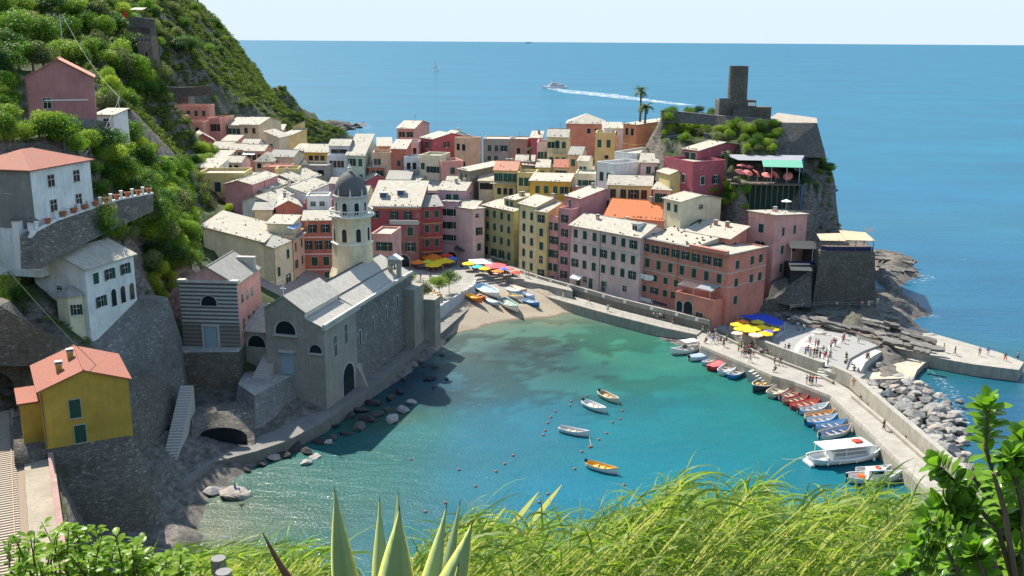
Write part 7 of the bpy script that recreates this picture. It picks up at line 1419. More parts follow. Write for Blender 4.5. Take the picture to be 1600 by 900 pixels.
for k, u in enumerate((-.35, -.2, .02, .25)):
    b = MB(); b.lathe([(0, -.28), (.18, -.15), (.2, .1), (.05, .25), (0, .27)], 8, (L * u, -W * .97, .45)); b.build('fender', [WHITE()], t)
# cabin boat + tender
t, L, W, Hh = boat('cabin_boat', 'white cabin boat with an orange lifebuoy, closest moored boat to the reeds', (1324, 752), (1408, 749), .15, wh, (.62, .62, .60), wh, mg, .34, True, cat='cabin boat')
b = MB(); b.prism([(-L * .15, -W * .5), (L * .14, -W * .5), (L * .2, 0), (L * .14, W * .5), (-L * .15, W * .5)], .5, 1.9, 0); b.build('cabin', [WHITE()], t); b = MB(); b.box(-L * .1, L * .12, -W * .53, W * .53, 1.3, 1.7, 0); b.build('window', [DARK()], t)
b = MB(); b.tube([(L * .05 + .38 * math.cos(a), .38 * math.sin(a), 2.0) for a in [6.2832 * i / 12 for i in range(13)]], .1, 6); b.build('lifebuoy', [flat('buoy_orange', (.80, .12, .03), .5)], t)
b = MB(); b.box(-L * .3, -L * .2, -.5, .4, .6, 1.0, 0); b.build('cushion', [flat('buoy_orange', (.80, .12, .03), .5)], t)
boat('dinghy', 'small pale dinghy moored behind the cabin boat', (1338, 739), (1392, 736), .12, (.6, .6, .56), (.5, .48, .42), wh, mg, .28, False, cat='dinghy')
# buoys
bm_ = MB(); bm_.lathe([(0, -.2), (.16, -.14), (.22, 0), (.16, .16), (.05, .22), (0, .24)], 10); bmesh_ = bm_.mesh('mooring_buoy', [flat('buoy_pink', (.40, .17, .12), .5)], True)
for x, y in [(893, 627), (891, 634), (868, 643), (861, 652), (856, 661), (852, 673), (849, 680), (917, 619), (972, 642), (969, 655), (957, 660), (948, 677), (936, 687), (924, 698), (921, 699), (909, 706), (898, 733), (802, 712), (789, 725), (775, 737), (743, 760), (696, 786), (856, 772), (842, 785), (807, 805), (975, 758), (973, 779), (959, 800), (642, 718), (717, 734), (665, 800), (803, 820)]:
    o = put('mooring_buoy', bmesh_, None, P(x, y, .05)); o.scale = (1.1, 1.1, 1.1); tag(o, 'small faded orange mooring buoy floating in the harbour', 'buoy', 'mooring buoys in the harbour')
def rope(label, a, c, sag=.3):
    a, c = Vector(a), Vector(c); b = MB(); b.tube([a.lerp(c, k / 8) - Vector((0, 0, sag * 4 * (k / 8) * (1 - k / 8))) for k in range(9)], .035, 4); tag(b.build('mooring_rope', [flat('rope', (.55, .55, .50), .9)]), label, 'rope')
rope('mooring rope from the long white rowing boat down to a buoy', P(921, 682, .6), P(925, 699, .05)); rope('mooring rope trailing from the stern of the passenger boat', P(1266, 712, .9), P(1222, 717, .02)); rope('mooring rope trailing from the cabin boat to the water', P(1330, 750, .7), P(1292, 775, .02)); rope('rope from the boat row up to the pier near the fishing boat', P(1251, 614, .8), P(1272, 598, 2.3)); rope('rope from the cabin boat bow to the pier', P(1405, 748, .9), P(1418, 738, 2.3)); rope('rope tied from the outer mole end to a mooring post', P(1580, 574, 2.5), P(1602, 578, .2))
# far vessels
ra_ = P(866, 138, 0); fb_ = thing('speedboat', 'white passenger speedboat crossing the open sea ahead of its wake', 'ferry', tuple(ra_), math.radians(186)); Lf = 34
b = MB(); b.prism([(-Lf / 2, -3.5), (Lf * .3, -3.5), (Lf / 2, 0), (Lf * .3, 3.5), (-Lf / 2, 3.5)], -.5, 3.0); b.build('hull', [WHITE()], fb_); b = MB(); b.box(-Lf * .4, Lf * .2, -2.8, 2.8, 3, 5.6, 0); b.box(-Lf * .1, Lf * .12, -2.4, 2.4, 5.6, 8.0, 0); b.build('cabin', [flat('ferry_pinkish', (.55, .45, .46), .7, .3, 0, .5)], fb_)
b = MB(); b.tube([(0, 0, 8), (0, 0, 13)], .15, 4); b.build('mast', [DARK()], fb_)
n = N('sea_foam', .9); g = n.n('NewGeometry').outputs['Position']; n.color((.8, .84, .86)); tr_n = n.n('BsdfTransparent'); mx = n.n('MixShader')
n.l(n.ramp(n.noise(.10, 6, .85, g), [(.44, (0, 0, 0)), (.66, (.85,) * 3)]), mx.inputs[0]); n.l(tr_n.outputs[0], mx.inputs[1]); n.l(n.b.outputs[0], mx.inputs[2]); n.l(mx.outputs[0], n.t.nodes['Material Output'].inputs[0]); FOAM = n.m
def foam(name, pts):
    b = MB(); b.add([(p.x, p.y, .25) for p in pts], [list(range(len(pts)))]); return tag(b.build(name, [FOAM]), kind='stuff')
foam('wake_foam', [P(x, y, 0) for x, y in [(852, 138), (866, 137), (880, 140), (960, 147.5), (1030, 157.5), (1090, 165), (1060, 164.5), (990, 156.5), (930, 150), (880, 145), (866, 141.5)]])
n2 = N('shore_foam', .9); g = n2.n('NewGeometry').outputs['Position']; n2.color((.8, .84, .86)); tr_n = n2.n('BsdfTransparent'); mx = n2.n('MixShader')
n2.l(n2.ramp(n2.noise(.9, 6, .85, g), [(.54, (0, 0, 0)), (.70, (.8,) * 3)]), mx.inputs[0]); n2.l(tr_n.outputs[0], mx.inputs[1]); n2.l(n2.b.outputs[0], mx.inputs[2]); n2.l(mx.outputs[0], n2.t.nodes['Material Output'].inputs[0])
def sfoam(pts): b = MB(); b.add([(p.x, p.y, .12) for p in pts], [list(range(len(pts)))]); tag(b.build('shore_foam', [n2.m]), kind='stuff')
sfoam([P(x, y, 0) for x, y in [(1418, 430), (1450, 428), (1462, 436), (1440, 444), (1415, 440)]]); sfoam([P(x, y, 0) for x, y in [(1436, 482), (1462, 488), (1470, 498), (1440, 496)]]); sfoam([P(x, y, 0) for x, y in [(520, 190), (572, 192), (584, 200), (545, 206), (510, 208)]]); sfoam([P(x, y, 0) for x, y in [(1445, 575), (1490, 600), (1520, 650), (1505, 690), (1492, 660), (1470, 610)]])
sb = P(681, 111, 0); st_ = thing('sailing_boat', 'tiny white sailing boat far out on the open sea', 'sailing boat', tuple(sb), .4)
b = MB(); b.prism([(-6, -1.6), (3, -1.6), (7, 0), (3, 1.6), (-6, 1.6)], -.3, 1.4); b.build('hull', [WHITE()], st_); b = MB(); b.add([(0, 0, 2), (-6, .3, 2), (0, 0, 22), (.3, 0, 2), (6, 0, 1.5), (.3, 0, 19)], [(0, 1, 2), (3, 4, 5)]); b.build('sail', [WHITE()], st_)
sp_ = P(826, 67.6, 0); s2 = thing('cargo_ship', 'faint cargo ship on the horizon', 'ship', tuple(sp_), 0); k = sp_.y / F
b = MB(); b.box(-5 * k, 5 * k, -10, 10, 0, 1.0 * k, 0); b.box(-3.5 * k, 3 * k, -8, 8, 1.0 * k, 1.9 * k, 0); b.build('hull', [flat('ship_blue_grey', (.30, .40, .48), .8)], s2)
# ================================================ UMBRELLAS, TABLES, PEOPLE
def parasol(label, px, py, z, R, col, group, tilt=(0, 0), n=8, drop=.28, pole=2.3, name='umbrella', ground=None):
    p = P(px, py, z + pole) if ground is None else PY(px, py, ground); p.z -= pole
    t = thing(name, label, 'umbrella', tuple(p), RNG.uniform(0, 1) if n > 4 else -.6, group)
    b = MB(); T = Matrix.Translation((0, 0, pole)) @ Matrix.Rotation(tilt[0], 4, 'X') @ Matrix.Rotation(tilt[1], 4, 'Y'); rim = []
    for k in range(n): a = 2 * math.pi * k / n; rim.append(Vector((R * math.cos(a), R * math.sin(a), -R * drop)))
    top = Vector((0, 0, .12)); 
    for k in range(n):
        a_, c_ = rim[k], rim[(k + 1) % n]; m_ = (a_ + c_) / 2 * .97 + Vector((0, 0, .02)); i1, i2 = a_ * .55 + Vector((0, 0, .02)), c_ * .55 + Vector((0, 0, .02))
        for q in ([top, i1, i2], [i1, a_, m_], [i1, m_, i2], [i2, m_, c_], [a_, a_ - Vector((0, 0, .16)), m_ - Vector((0, 0, .16)), m_], [m_, m_ - Vector((0, 0, .16)), c_ - Vector((0, 0, .16)), c_]): b.add([tuple(T @ v) for v in q], [list(range(len(q)))])
    m = flat('canvas_%.2f_%.2f_%.2f' % col, col, .8, .05)
    b.build('canopy', [m], t)
    b = MB(); b.tube([(0, 0, 0), (0, 0, pole + .15)], .035, 5); b.build('pole', [WHITE()], t); return t
YE = (.78, .52, .02); OR = (.78, .22, .03); RE = (.70, .08, .05); PK = (.74, .20, .17); TE = (.05, .50, .42); BLU = (.10, .16, .55); PC_ = (.80, .50, .38); PU = (.16, .12, .42)
g1 = 'umbrellas on the square'
for px, py, R, c, lab in [(676, 397, 3.0, OR, 'largest orange red umbrella in front of the crimson houses'), (653, 406, 1.9, OR, 'orange umbrella by the arched passage of the crimson house'), (668, 406, 1.6, (.55, .55, .05), 'small green yellow umbrella beside the orange one at the passage'),
    (677, 410, 2.1, YE, 'yellow umbrella at the front of the square cafe, above the hedge'), (684, 406, 2.0, YE, 'yellow umbrella in the middle of the square cafe'), (695, 403, 2.5, YE, 'big yellow umbrella at the lilac house end of the square cafe'), (697, 396, 1.7, RE, 'red umbrella behind the big yellow one'), (707, 401, 1.4, BLU, 'dark blue umbrella at the lilac house passage'),
    (732, 409, 1.6, YE, 'yellow umbrella beside the square white canopy'), (747, 414, 1.5, TE, 'turquoise umbrella in front of the white canopy'), (757, 417, 1.4, YE, 'small yellow umbrella in front of the pink red canopy'), (778, 421, 1.4, OR, 'small orange umbrella at the top of the beach wall'), (787, 418, 1.2, BLU, 'small blue umbrella beside the small orange one'), (795, 417, 1.3, PK, 'small pink umbrella at the end of the cafe terrace'), (806, 423, 1.3, RE, 'red umbrella under the yellow houses')]:
    parasol(lab, px, py, 4.0, R * 1.12, c, g1)
parasol('big square white canopy on the square below the lilac house', 752, 405, 4.0, 4.3, (.72, .66, .62), g1, n=4, drop=.14)
parasol('big square pink red canopy on the square below the olive house', 775, 411, 4.0, 3.9, (.68, .12, .14), g1, n=4, drop=.2)
g2 = 'umbrellas on the lower plaza'
for px, py, R, c, lab in [(1152, 504, 1.5, YE, 'yellow umbrella closest to the pink corner house on the plaza'), (1160, 500, 1.5, OR, 'only orange umbrella of the plaza cafe'), (1184, 500, 1.5, (.55, .42, .03), 'shaded dull yellow umbrella at the back of the plaza cafe'), (1170, 507, 1.5, YE, 'yellow umbrella in the middle row of the plaza cafe, behind its neighbour'), (1157, 511, 1.4, YE, 'yellow umbrella by the planter hedge of the plaza cafe'), (1170, 513, 1.5, YE, 'yellow umbrella at the centre of the plaza cafe'),
    (1180, 511, 1.4, YE, 'yellow umbrella just behind the peach one'), (1191, 508, 1.5, YE, 'yellow umbrella beside the purple one on its shaded side'), (1207, 511, 1.5, YE, 'yellow umbrella at the plaza end of the cafe, outermost'), (1201, 515, 1.2, PU, 'purple umbrella between the yellow ones'), (1196, 518, 1.6, YE, 'bright yellow umbrella in the front row of the plaza cafe'), (1181, 520, 1.5, PC_, 'peach umbrella in the front row of the plaza cafe'), (1152, 518, 1.2, PC_, 'pale peach umbrella next to the planter hedge')]:
    parasol(lab, px, py, 3.3, R, c, g2)
q_ = [P(1153, 493, 5.2), P(1196, 490, 5.4), P(1227, 503, 5.2), P(1220, 509, 4.9), P(1188, 503, 4.9)]; b = MB(); b.add([tuple(v) for v in q_], [list(range(5))]); can = thing('blue_canopy', 'large deep blue canvas canopy behind the yellow umbrellas on the plaza', 'canopy', (0, 0, 0)); b.build('canvas', [flat('canvas_blue', (.03, .07, .45), .7, .1)], can)
for v in q_: b = MB(); b.tube([(v.x, v.y, 3.2), tuple(v)], .05, 5); b.build('post', [WHITE()], can)
yd = 235.4
for px, py, R, tl, lab in [(1157, 266, 1.3, (.35, .1), 'tilted pink umbrella at the plum red house end of the deck'), (1170, 268, 1.2, (.5, .2), 'second pink umbrella from the plum red house'), (1184, 269, 1.2, (.7, .5), 'sharply tilted pink umbrella, third along the deck front'), (1199, 271, 1.35, (.35, 0), 'pink umbrella in the middle of the deck front'), (1213, 271, 1.2, (.6, .6), 'narrow looking tilted pink umbrella, fifth along the deck front'), (1231, 274, 1.2, (.7, -.5), 'last pink umbrella under the mint awning')]:
    parasol(lab, px, py, 0, R, PK, 'pink umbrellas on the cliff restaurant deck', tl, ground=yd)
for px, py, lab in [(1159, 256, 'pink umbrella in the back row nearest the plum red house'), (1170, 258, 'pink umbrella in the back row beside the mint awning')]: parasol(lab, px, py, 0, 1.2, PK, 'pink umbrellas on the cliff restaurant deck', ground=241)
parasol('lone white umbrella on the terrace above the pink tower house', 1229, 312, 0, 1.2, (.7, .7, .66), None, ground=228)
parasol('white umbrella among the yellow chairs on the square', 653, 457, 4.0, 1.9, (.72, .70, .66), None)
# tables and chairs
tb = MB(); tb.lathe([(.42, .72), (.42, .76)], 10); tbm = tb.mesh('tabletop', [flat('tablecloth', (.62, .60, .66), .8)]); tl_ = MB(); tl_.tube([(0, 0, 0), (0, 0, .72)], .04, 5); tlm = tl_.mesh('leg', [flat('iron', (.05, .05, .055), .5)])
def chairproto(mat):
    b = MB(); b.box(-.22, .22, -.22, .22, .42, .46, 0); s_ = b.mesh('seat', [mat]); b = MB(); b.box(-.22, .22, .19, .23, .46, .9, 0); k_ = b.mesh('backrest', [mat]); b = MB(); b.box(-.02, .02, -.02, .02, 0, .42, 0); l_ = b.mesh('leg', [mat]); return s_, k_, l_
YC = chairproto(flat('chair_yellow', (.75, .42, .02), .6)); DC = chairproto(flat('chair_brown', (.16, .07, .05), .7))
def chair(p, rz, pr, label, group):
    t = thing('chair', label, 'chair', tuple(p), rz, group); put('seat', pr[0], t); put('backrest', pr[1], t)
    for x in (-.19, .19):
        for y in (-.19, .19): put('leg', pr[2], t, (x, y, 0))
rg = random.Random(77)
def cafe(poly_px, z, n, pr, lab, group):
    (x0, y0), (x1, y1), (x2, y2), (x3, y3) = poly_px
    for i in range(n):
        u, v = rg.random(), rg.random(); px = (x0 * (1 - u) + x1 * u) * (1 - v) + (x3 * (1 - u) + x2 * u) * v; py = (y0 * (1 - u) + y1 * u) * (1 - v) + (y3 * (1 - u) + y2 * u) * v; p = P(px, py, z)
        t = thing('cafe_table', 'small round cafe table ' + lab, 'table', tuple(p), 0, 'cafe tables ' + group); put('tabletop', tbm, t); put('leg', tlm, t)
        for k in range(2): a = rg.uniform(0, 3.1) + math.pi * k; chair(p + Vector((math.cos(a) * .75, math.sin(a) * .75, 0)), a - math.pi / 2, pr, 'cafe chair ' + lab, 'cafe chairs ' + group)
cafe(((655, 414), (705, 408), (712, 414), (668, 424)), 3.97, 12, DC, 'under the orange and yellow umbrellas of the square', 'under the square umbrellas')
cafe(((740, 422), (800, 424), (812, 433), (772, 432)), 4.22, 13, DC, 'on the cafe terrace above the beach steps', 'on the beach cafe terrace')
cafe(((1140, 514), (1166, 529), (1206, 524), (1212, 512)), 3.32, 18, DC, 'under the yellow umbrellas of the plaza', 'under the plaza umbrellas')
cafe(((648, 476), (690, 464), (672, 452), (642, 460)), 3.97, 11, YC, 'among the clipped trees, bright yellow', 'among the clipped trees')
# people
def skinned(name, pts, edges, radii, mat, root=0):
    me = bpy.data.meshes.new('t'); me.from_pydata(pts, edges, []); o = bpy.data.objects.new('t', me); COL.objects.link(o)
    m = o.modifiers.new('s', 'SKIN'); sub = o.modifiers.new('d', 'SUBSURF'); sub.levels = 1; sub.render_levels = 1
    for v, r in zip(me.skin_vertices[0].data, radii): v.radius = (r, r) if not isinstance(r, tuple) else r
    me.skin_vertices[0].data[root].use_root = True
    bpy.context.view_layer.update(); dg = bpy.context.evaluated_depsgraph_get(); res = bpy.data.meshes.new_from_object(o.evaluated_get(dg)); bpy.data.objects.remove(o); res.name = name; res.materials.clear(); res.materials.append(mat)
    res.polygons.foreach_set('use_smooth', [True] * len(res.polygons)); return res
SK = flat('skin', (.48, .28, .19), .6, .1); HAIRM = flat('hair_brown', (.05, .03, .02), .7)
CLOTH = {'white': (.70, .70, .68), 'black': (.02, .02, .025), 'red': (.55, .03, .03), 'blue': (.05, .14, .45), 'navy': (.03, .04, .10), 'pink': (.65, .30, .32), 'green': (.04, .22, .08), 'yellow': (.70, .55, .05), 'grey': (.25, .25, .26), 'beige': (.55, .46, .33), 'teal': (.05, .35, .38), 'orange': (.70, .22, .04), 'brown': (.15, .08, .05), 'purple': (.20, .10, .32), 'sky blue': (.30, .50, .68)}
def figure(pose):
    # joints: pelvis, waist, chest, neck, head base, head top
    if pose == 'sit':
        pel = (0, 0, .50); kn = [(-.11, -.42, .50), (.11, -.42, .50)]; an = [(-.11, -.44, .08), (.11, -.40, .08)]; to = [(-.11, -.58, .04), (.11, -.54, .04)]; lean = .04
    elif pose == 'walk':
        pel = (0, 0, .92); kn = [(-.09, -.20, .52), (.09, .08, .50)]; an = [(-.09, -.28, .09), (.09, .36, .14)]; to = [(-.09, -.44, .05), (.09, .24, .04)]; lean = -.03
    else:
        pel = (0, 0, .92); kn = [(-.10, -.02, .50), (.10, 0, .50)]; an = [(-.11, .02, .09), (.11, .02, .09)]; to = [(-.13, -.15, .04), (.13, -.15, .04)]; lean = 0
    h = pel[2]; y = lean
    P_ = [pel, (0, y * .5, h + .20), (0, y, h + .42), (0, y, h + .56), (0, y - .01, h + .66), (0, y - .02, h + .76)]
    E = [(0, 1), (1, 2), (2, 3), (3, 4), (4, 5)]; Rr = [(.13, .10), (.11, .085), (.145, .095), .05, .085, .075]
    for s in (0, 1):
        sg = -1 if s == 0 else 1; i = len(P_); P_ += [(sg * .09, 0, h - .04), kn[s], an[s], to[s]]; E += [(0, i), (i, i + 1), (i + 1, i + 2), (i + 2, i + 3)]; Rr += [.085, .058, .038, .035]
        i = len(P_); sw = (.16 * (1 if s else -1)) if pose == 'walk' else (-.12 if pose == 'sit' else -.03)
        P_ += [(sg * .19, y, h + .49), (sg * .24, y - .02 + sw * .3, h + .22), (sg * .23, y - .06 + sw, h + (.04 if pose != 'sit' else .10)), (sg * .22, y - .09 + sw * 1.15, h - (.06 if pose != 'sit' else -.10))]
        E += [(3 - 1, i), (i, i + 1), (i + 1, i + 2), (i + 2, i + 3)]; Rr += [.055, .042, .03, .028]
    body = skinned('body', P_, E, Rr, SK)
    k = 1.16
    sh = skinned('top', [P_[0], P_[1], P_[2], (0, y, h + .52), P_[10], P_[11], P_[18], P_[19]], [(0, 1), (1, 2), (2, 3), (2, 4), (4, 5), (2, 6), (6, 7)], [(.15, .12), (.13, .105), (.165, .115), .07, .07, .06, .07, .06], SK)
    tr = skinned('trousers', [pel, (0, 0, h + .08), P_[6], P_[7], tuple((Vector(P_[7]) * .35 + Vector(P_[8]) * .65)), P_[14], P_[15], tuple((Vector(P_[15]) * .35 + Vector(P_[16]) * .65))], [(0, 1), (0, 2), (2, 3), (3, 4), (0, 5), (5, 6), (6, 7)], [(.15, .12), (.14, .11), .105, .078, .06, .105, .078, .06], SK)
    hb = MB(); hb.lathe([(.0, .125), (.07, .11), (.10, .05), (.105, -.02), (.09, -.06)], 8, (0, y + .012, h + .73), cap=False); hm = hb.mesh('hair', [HAIRM], True)
    return body, sh, tr, hm
FIG = {p: figure(p) for p in ('stand', 'walk', 'sit')}
np_ = 0; PEOPLE = []
def person(px, py, z, top, bot, pose='stand', where='', rz=None, group='people on the pier and plaza', Y=None):
    p = P(px, py, z) if Y is None else PY(px, py, Y); z_ = p.z
    t = thing('person', '', 'person', tuple(p), RNG.uniform(0, 6.28) if rz is None else rz, group); k_ = RNG.uniform(.94, 1.05); t.scale = (k_ * 1.28, k_ * 1.28, k_); f = FIG[pose]
    for nm, me, c in (('body', f[0], None), ('top', f[1], top), ('trousers', f[2], bot), ('hair', f[3], None)):
        o = put(nm, me, t)
        if c: o.material_slots[0].link = 'OBJECT'; o.material_slots[0].material = flat('cloth_' + c, CLOTH[c], .85, .15)
    verb = {'stand': 'standing', 'walk': 'walking', 'sit': 'sitting'}[pose]
    t['label'] = f'person in {top} top, {bot} trousers {verb} {where}'; PEOPLE.append((t, px)); return t
def crowd(where, z, lst, group):
    for q in lst: person(q[0], q[1], z, q[2], q[3], q[4] if len(q) > 4 else 'stand', where, None, group)
crowd('on the upper promenade by the pink porch', 3.9, [(1021, 498, 'white', 'navy'), (1027, 499, 'pink', 'grey'), (1032, 500, 'white', 'black', 'walk'), (1037, 500, 'navy', 'black')], 'people by the pink porch')
crowd('in the shade of the pink corner house', 2.0, [(1051, 508, 'black', 'grey'), (1057, 507, 'navy', 'black'), (1062, 508, 'black', 'black', 'walk'), (1071, 509, 'white', 'grey', 'walk'), (1084, 511, 'white', 'beige'), (1088, 513, 'sky blue', 'navy'), (1092, 516, 'white', 'beige', 'walk'), (1097, 514, 'blue', 'navy'), (1101, 514, 'teal', 'black'), (1107, 514, 'pink', 'grey'), (1098, 519, 'beige', 'white', 'walk'), (1104, 520, 'navy', 'white'), (1079, 512, 'black', 'blue')], 'people by the pink corner house')
crowd('at the root of the pier', 2.0, [(1103, 536, 'black', 'black', 'sit'), (1106, 526, 'navy', 'white'), (1109, 528, 'white', 'grey', 'walk'), (1117, 523, 'beige', 'grey'), (1119, 530, 'white', 'beige', 'walk'), (1114, 537, 'blue', 'sky blue', 'walk'), (1121, 536, 'white', 'pink'), (1131, 542, 'navy', 'black', 'walk'), (1126, 535, 'grey', 'black'), (1135, 534, 'teal', 'navy')], 'people at the root of the pier')
crowd('in the crowd under the pier wall', 2.0, [(1154, 549, 'green', 'brown'), (1158, 546, 'yellow', 'green'), (1163, 549, 'teal', 'grey'), (1166, 551, 'red', 'black', 'walk'), (1170, 549, 'pink', 'navy'), (1173, 545, 'black', 'brown'), (1161, 557, 'pink', 'grey', 'walk'), (1164, 558, 'black', 'grey', 'walk'), (1170, 556, 'navy', 'black'), (1177, 557, 'white', 'red', 'walk'), (1172, 566, 'white', 'beige', 'walk'), (1180, 549, 'beige', 'brown'), (1186, 553, 'grey', 'white'), (1189, 555, 'white', 'black'), (1197, 556, 'brown', 'beige', 'walk'), (1205, 558, 'beige', 'grey', 'walk'), (1194, 548, 'white', 'navy')], 'people crowded under the pier wall')
crowd('in the middle of the pier', 2.0, [(1210, 569, 'green', 'black'), (1219, 571, 'navy', 'grey', 'walk'), (1211, 581, 'black', 'navy', 'sit'), (1260, 600, 'teal', 'white'), (1265, 599, 'red', 'black'), (1269, 601, 'brown', 'navy'), (1275, 600, 'red', 'blue')], 'people in the middle of the pier')
crowd('on the long stretch of the pier', 2.0, [(1381, 672, 'black', 'black', 'walk'), (1477, 770, 'sky blue', 'white', 'walk')], 'people on the long stretch of the pier')
crowd('on the bench under the long pier wall', 2.0, [(1347, 622, 'black', 'black', 'sit'), (1374, 645, 'black', 'navy', 'sit'), (1377, 647, 'brown', 'black', 'sit'), (1418, 684, 'white', 'blue', 'sit'), (1421, 686, 'navy', 'navy', 'sit'), (1424, 687, 'blue', 'grey', 'sit'), (1457, 720, 'black', 'black', 'sit'), (1461, 722, 'white', 'purple', 'sit')], 'people seated under the long pier wall')
person(1333, 605, 4.3, 'orange', 'beige', 'stand', 'on top of the long pier wall', None, 'people on the long stretch of the pier')
crowd('on the shaded side of the plaza', 3.3, [(1246, 514, 'sky blue', 'grey'), (1256, 518, 'white', 'green')], 'people on the shaded side of the plaza')
crowd('on the sunlit plaza', 3.3, [(1226, 551, 'white', 'black'), (1232, 550, 'black', 'black'), (1258, 555, 'blue', 'grey'), (1262, 552, 'red', 'blue'), (1265, 537, 'beige', 'pink'), (1274, 542, 'red', 'brown'), (1278, 543, 'brown', 'black'), (1266, 556, 'beige', 'grey'), (1272, 556, 'black', 'black'), (1276, 557, 'navy', 'brown'), (1281, 560, 'navy', 'navy'), (1286, 553, 'grey', 'white'), (1288, 562, 'red', 'red'), (1291, 556, 'teal', 'black'), (1297, 560, 'grey', 'black'), (1293, 571, 'beige', 'grey'), (1298, 545, 'pink', 'brown'), (1302, 540, 'red', 'navy', 'walk'), (1305, 541, 'black', 'grey', 'walk'), (1264, 565, 'brown', 'grey', 'sit'), (1270, 567, 'beige', 'brown', 'sit')], 'people on the sunlit plaza')
crowd('by the rock benches behind the plaza', 3.3, [(1317, 536, 'red', 'black', 'walk'), (1319, 530, 'pink', 'blue'), (1323, 524, 'black', 'black', 'sit'), (1341, 536, 'white', 'beige'), (1343, 530, 'pink', 'white'), (1362, 532, 'beige', 'grey'), (1369, 533, 'yellow', 'navy', 'sit')], 'people by the rock benches')
crowd('on the curved steps by the slipway', 2.9, [(1322, 563, 'black', 'black'), (1323, 568, 'beige', 'navy', 'sit'), (1330, 573, 'white', 'navy', 'sit'), (1321, 571, 'navy', 'black', 'sit')], 'people on the curved steps')
crowd('near the boulders below the plaza', 2.6, [(1334, 585, 'green', 'grey'), (1340, 588, 'purple', 'white'), (1354, 563, 'black', 'brown', 'walk'), (1357, 562, 'red', 'black', 'walk')], 'people near the boulders')
crowd('on the outer mole', 2.3, [(1445, 546, 'green', 'black'), (1474, 550, 'yellow', 'navy', 'walk'), (1492, 555, 'black', 'grey', 'walk'), (1530, 556, 'grey', 'beige'), (1543, 555, 'blue', 'white'), (1570, 564, 'black', 'red', 'walk'), (1590, 562, 'blue', 'black')], 'people on the outer mole')
crowd('on the sunny part of the square', 3.96, [(657, 437, 'brown', 'pink'), (672, 436, 'brown', 'navy'), (675, 439, 'pink', 'grey', 'walk'), (641, 452, 'purple', 'brown'), (645, 452, 'red', 'black'), (659, 451, 'navy', 'grey'), (662, 452, 'brown', 'brown'), (720, 419, 'black', 'black'), (723, 420, 'brown', 'black'), (692, 425, 'pink', 'brown'), (697, 427, 'navy', 'navy'), (648, 419, 'white', 'black'), (733, 403, 'white', 'grey')], 'people on the square')
crowd('on the cafe terrace above the beach', 4.2, [(745, 424, 'purple', 'black', 'sit'), (752, 427, 'grey', 'navy', 'sit'), (760, 428, 'white', 'brown', 'sit'), (768, 431, 'beige', 'black'), (785, 433, 'black', 'blue', 'sit'), (822, 434, 'white', 'white'), (826, 435, 'pink', 'white'), (791, 436, 'white', 'black')], 'people at the beach cafe')
crowd('on the lower promenade above the beach', 2.3, [(830, 451, 'white', 'grey', 'walk'), (838, 453, 'grey', 'black', 'walk'), (920, 474, 'black', 'beige', 'walk'), (950, 486, 'white', 'grey'), (880, 466, 'beige', 'white')], 'people on the lower promenade')
crowd('under the yellow umbrellas of the plaza', 3.3, [(1165, 526, 'brown', 'black', 'sit'), (1172, 524, 'red', 'black', 'sit'), (1178, 527, 'brown', 'navy', 'sit'), (1186, 526, 'orange', 'black', 'sit'), (1194, 525, 'brown', 'brown', 'sit'), (1200, 523, 'pink', 'navy', 'sit'), (1168, 521, 'white', 'black', 'sit'), (1190, 521, 'grey', 'black', 'sit')], 'people under the plaza umbrellas')
crowd('on the dark path under the stone tower', 5.2, [(1307, 482, 'white', 'black'), (1346, 481, 'pink', 'grey'), (1357, 480, 'white', 'white'), (1361, 479, 'pink', 'grey'), (1371, 476, 'white', 'beige')], 'people under the stone tower')
person(368, 769, 1.3, 'navy', 'blue', 'sit', 'on the large flat boulder', 2.0, 'people on the rocks')
for i, (px, py, Y) in enumerate([(183, 352, 160), (192, 352, 161), (207, 349, 163)]): person(px, py + 6, 0, ('navy', 'sky blue', 'navy')[i], 'navy', 'stand', 'on the shaded path below the white house', None, 'people on the hill path', Y=Y)
# upright kayaks at the foot of the stairs
for px, c, cn in [(222, (.7, .72, .70), 'white'), (231, (.72, .50, .03), 'yellow'), (237, (.10, .55, .12), 'green'), (232, (.62, .66, .68), 'pale grey')]:
    p = P(px, 755 if cn != 'pale grey' else 762, 2.2); b = MB(); b.lathe([(.02, 0), (.22, .5), (.30, 1.4), (.24, 2.4), (.02, 3.2)], 10); o = b.build('kayak', [flat('kayak_' + cn, c, .4)], None, True, p); o.scale = (1, .45, 1 if cn != 'pale grey' else .7); o.rotation_euler = (-.25, .1 if cn != 'green' else .3, .2); tag(o, f'{cn} kayak leaning upright against the dark wall by the shore stairs', 'kayak', 'kayaks leaning by the stairs')
# laundry and flower boxes on the corner house
W, D, hh = dims(CORN); Mc = Matrix([list(CORN['_fw'])[i * 4:i * 4 + 4] for i in range(4)])
def cloth(label, x, z, w_, h_, n, col, y=-.9, root=Mc):
    b = MB()
    for i in range(n): x0 = x + i * (w_ + .06); b.add([(x0, y, z), (x0 + w_, y, z - .02), (x0 + w_ * .95, y + .08, z - h_ * (.8 + .2 * math.sin(i * 2.1))), (x0 + .03, y + .05, z - h_)], [(0, 1, 2, 3)])
    o = b.build('laundry', [flat('laundry_' + col, CLOTH[col], .9)]); o.matrix_world = root; tag(o, label, 'laundry')
cloth('white towels hanging under the second row of windows of the pink corner house', 1.0, hh - 3.3, .5, 1.0, 7, 'white'); cloth('dark clothes hanging in the middle of the pink corner house', W * .36, hh - 3.4, .6, .7, 7, 'navy'); cloth('wide white sheets drying low on the pink corner house', .6, 6.9, 1.4, 1.4, 3, 'white')
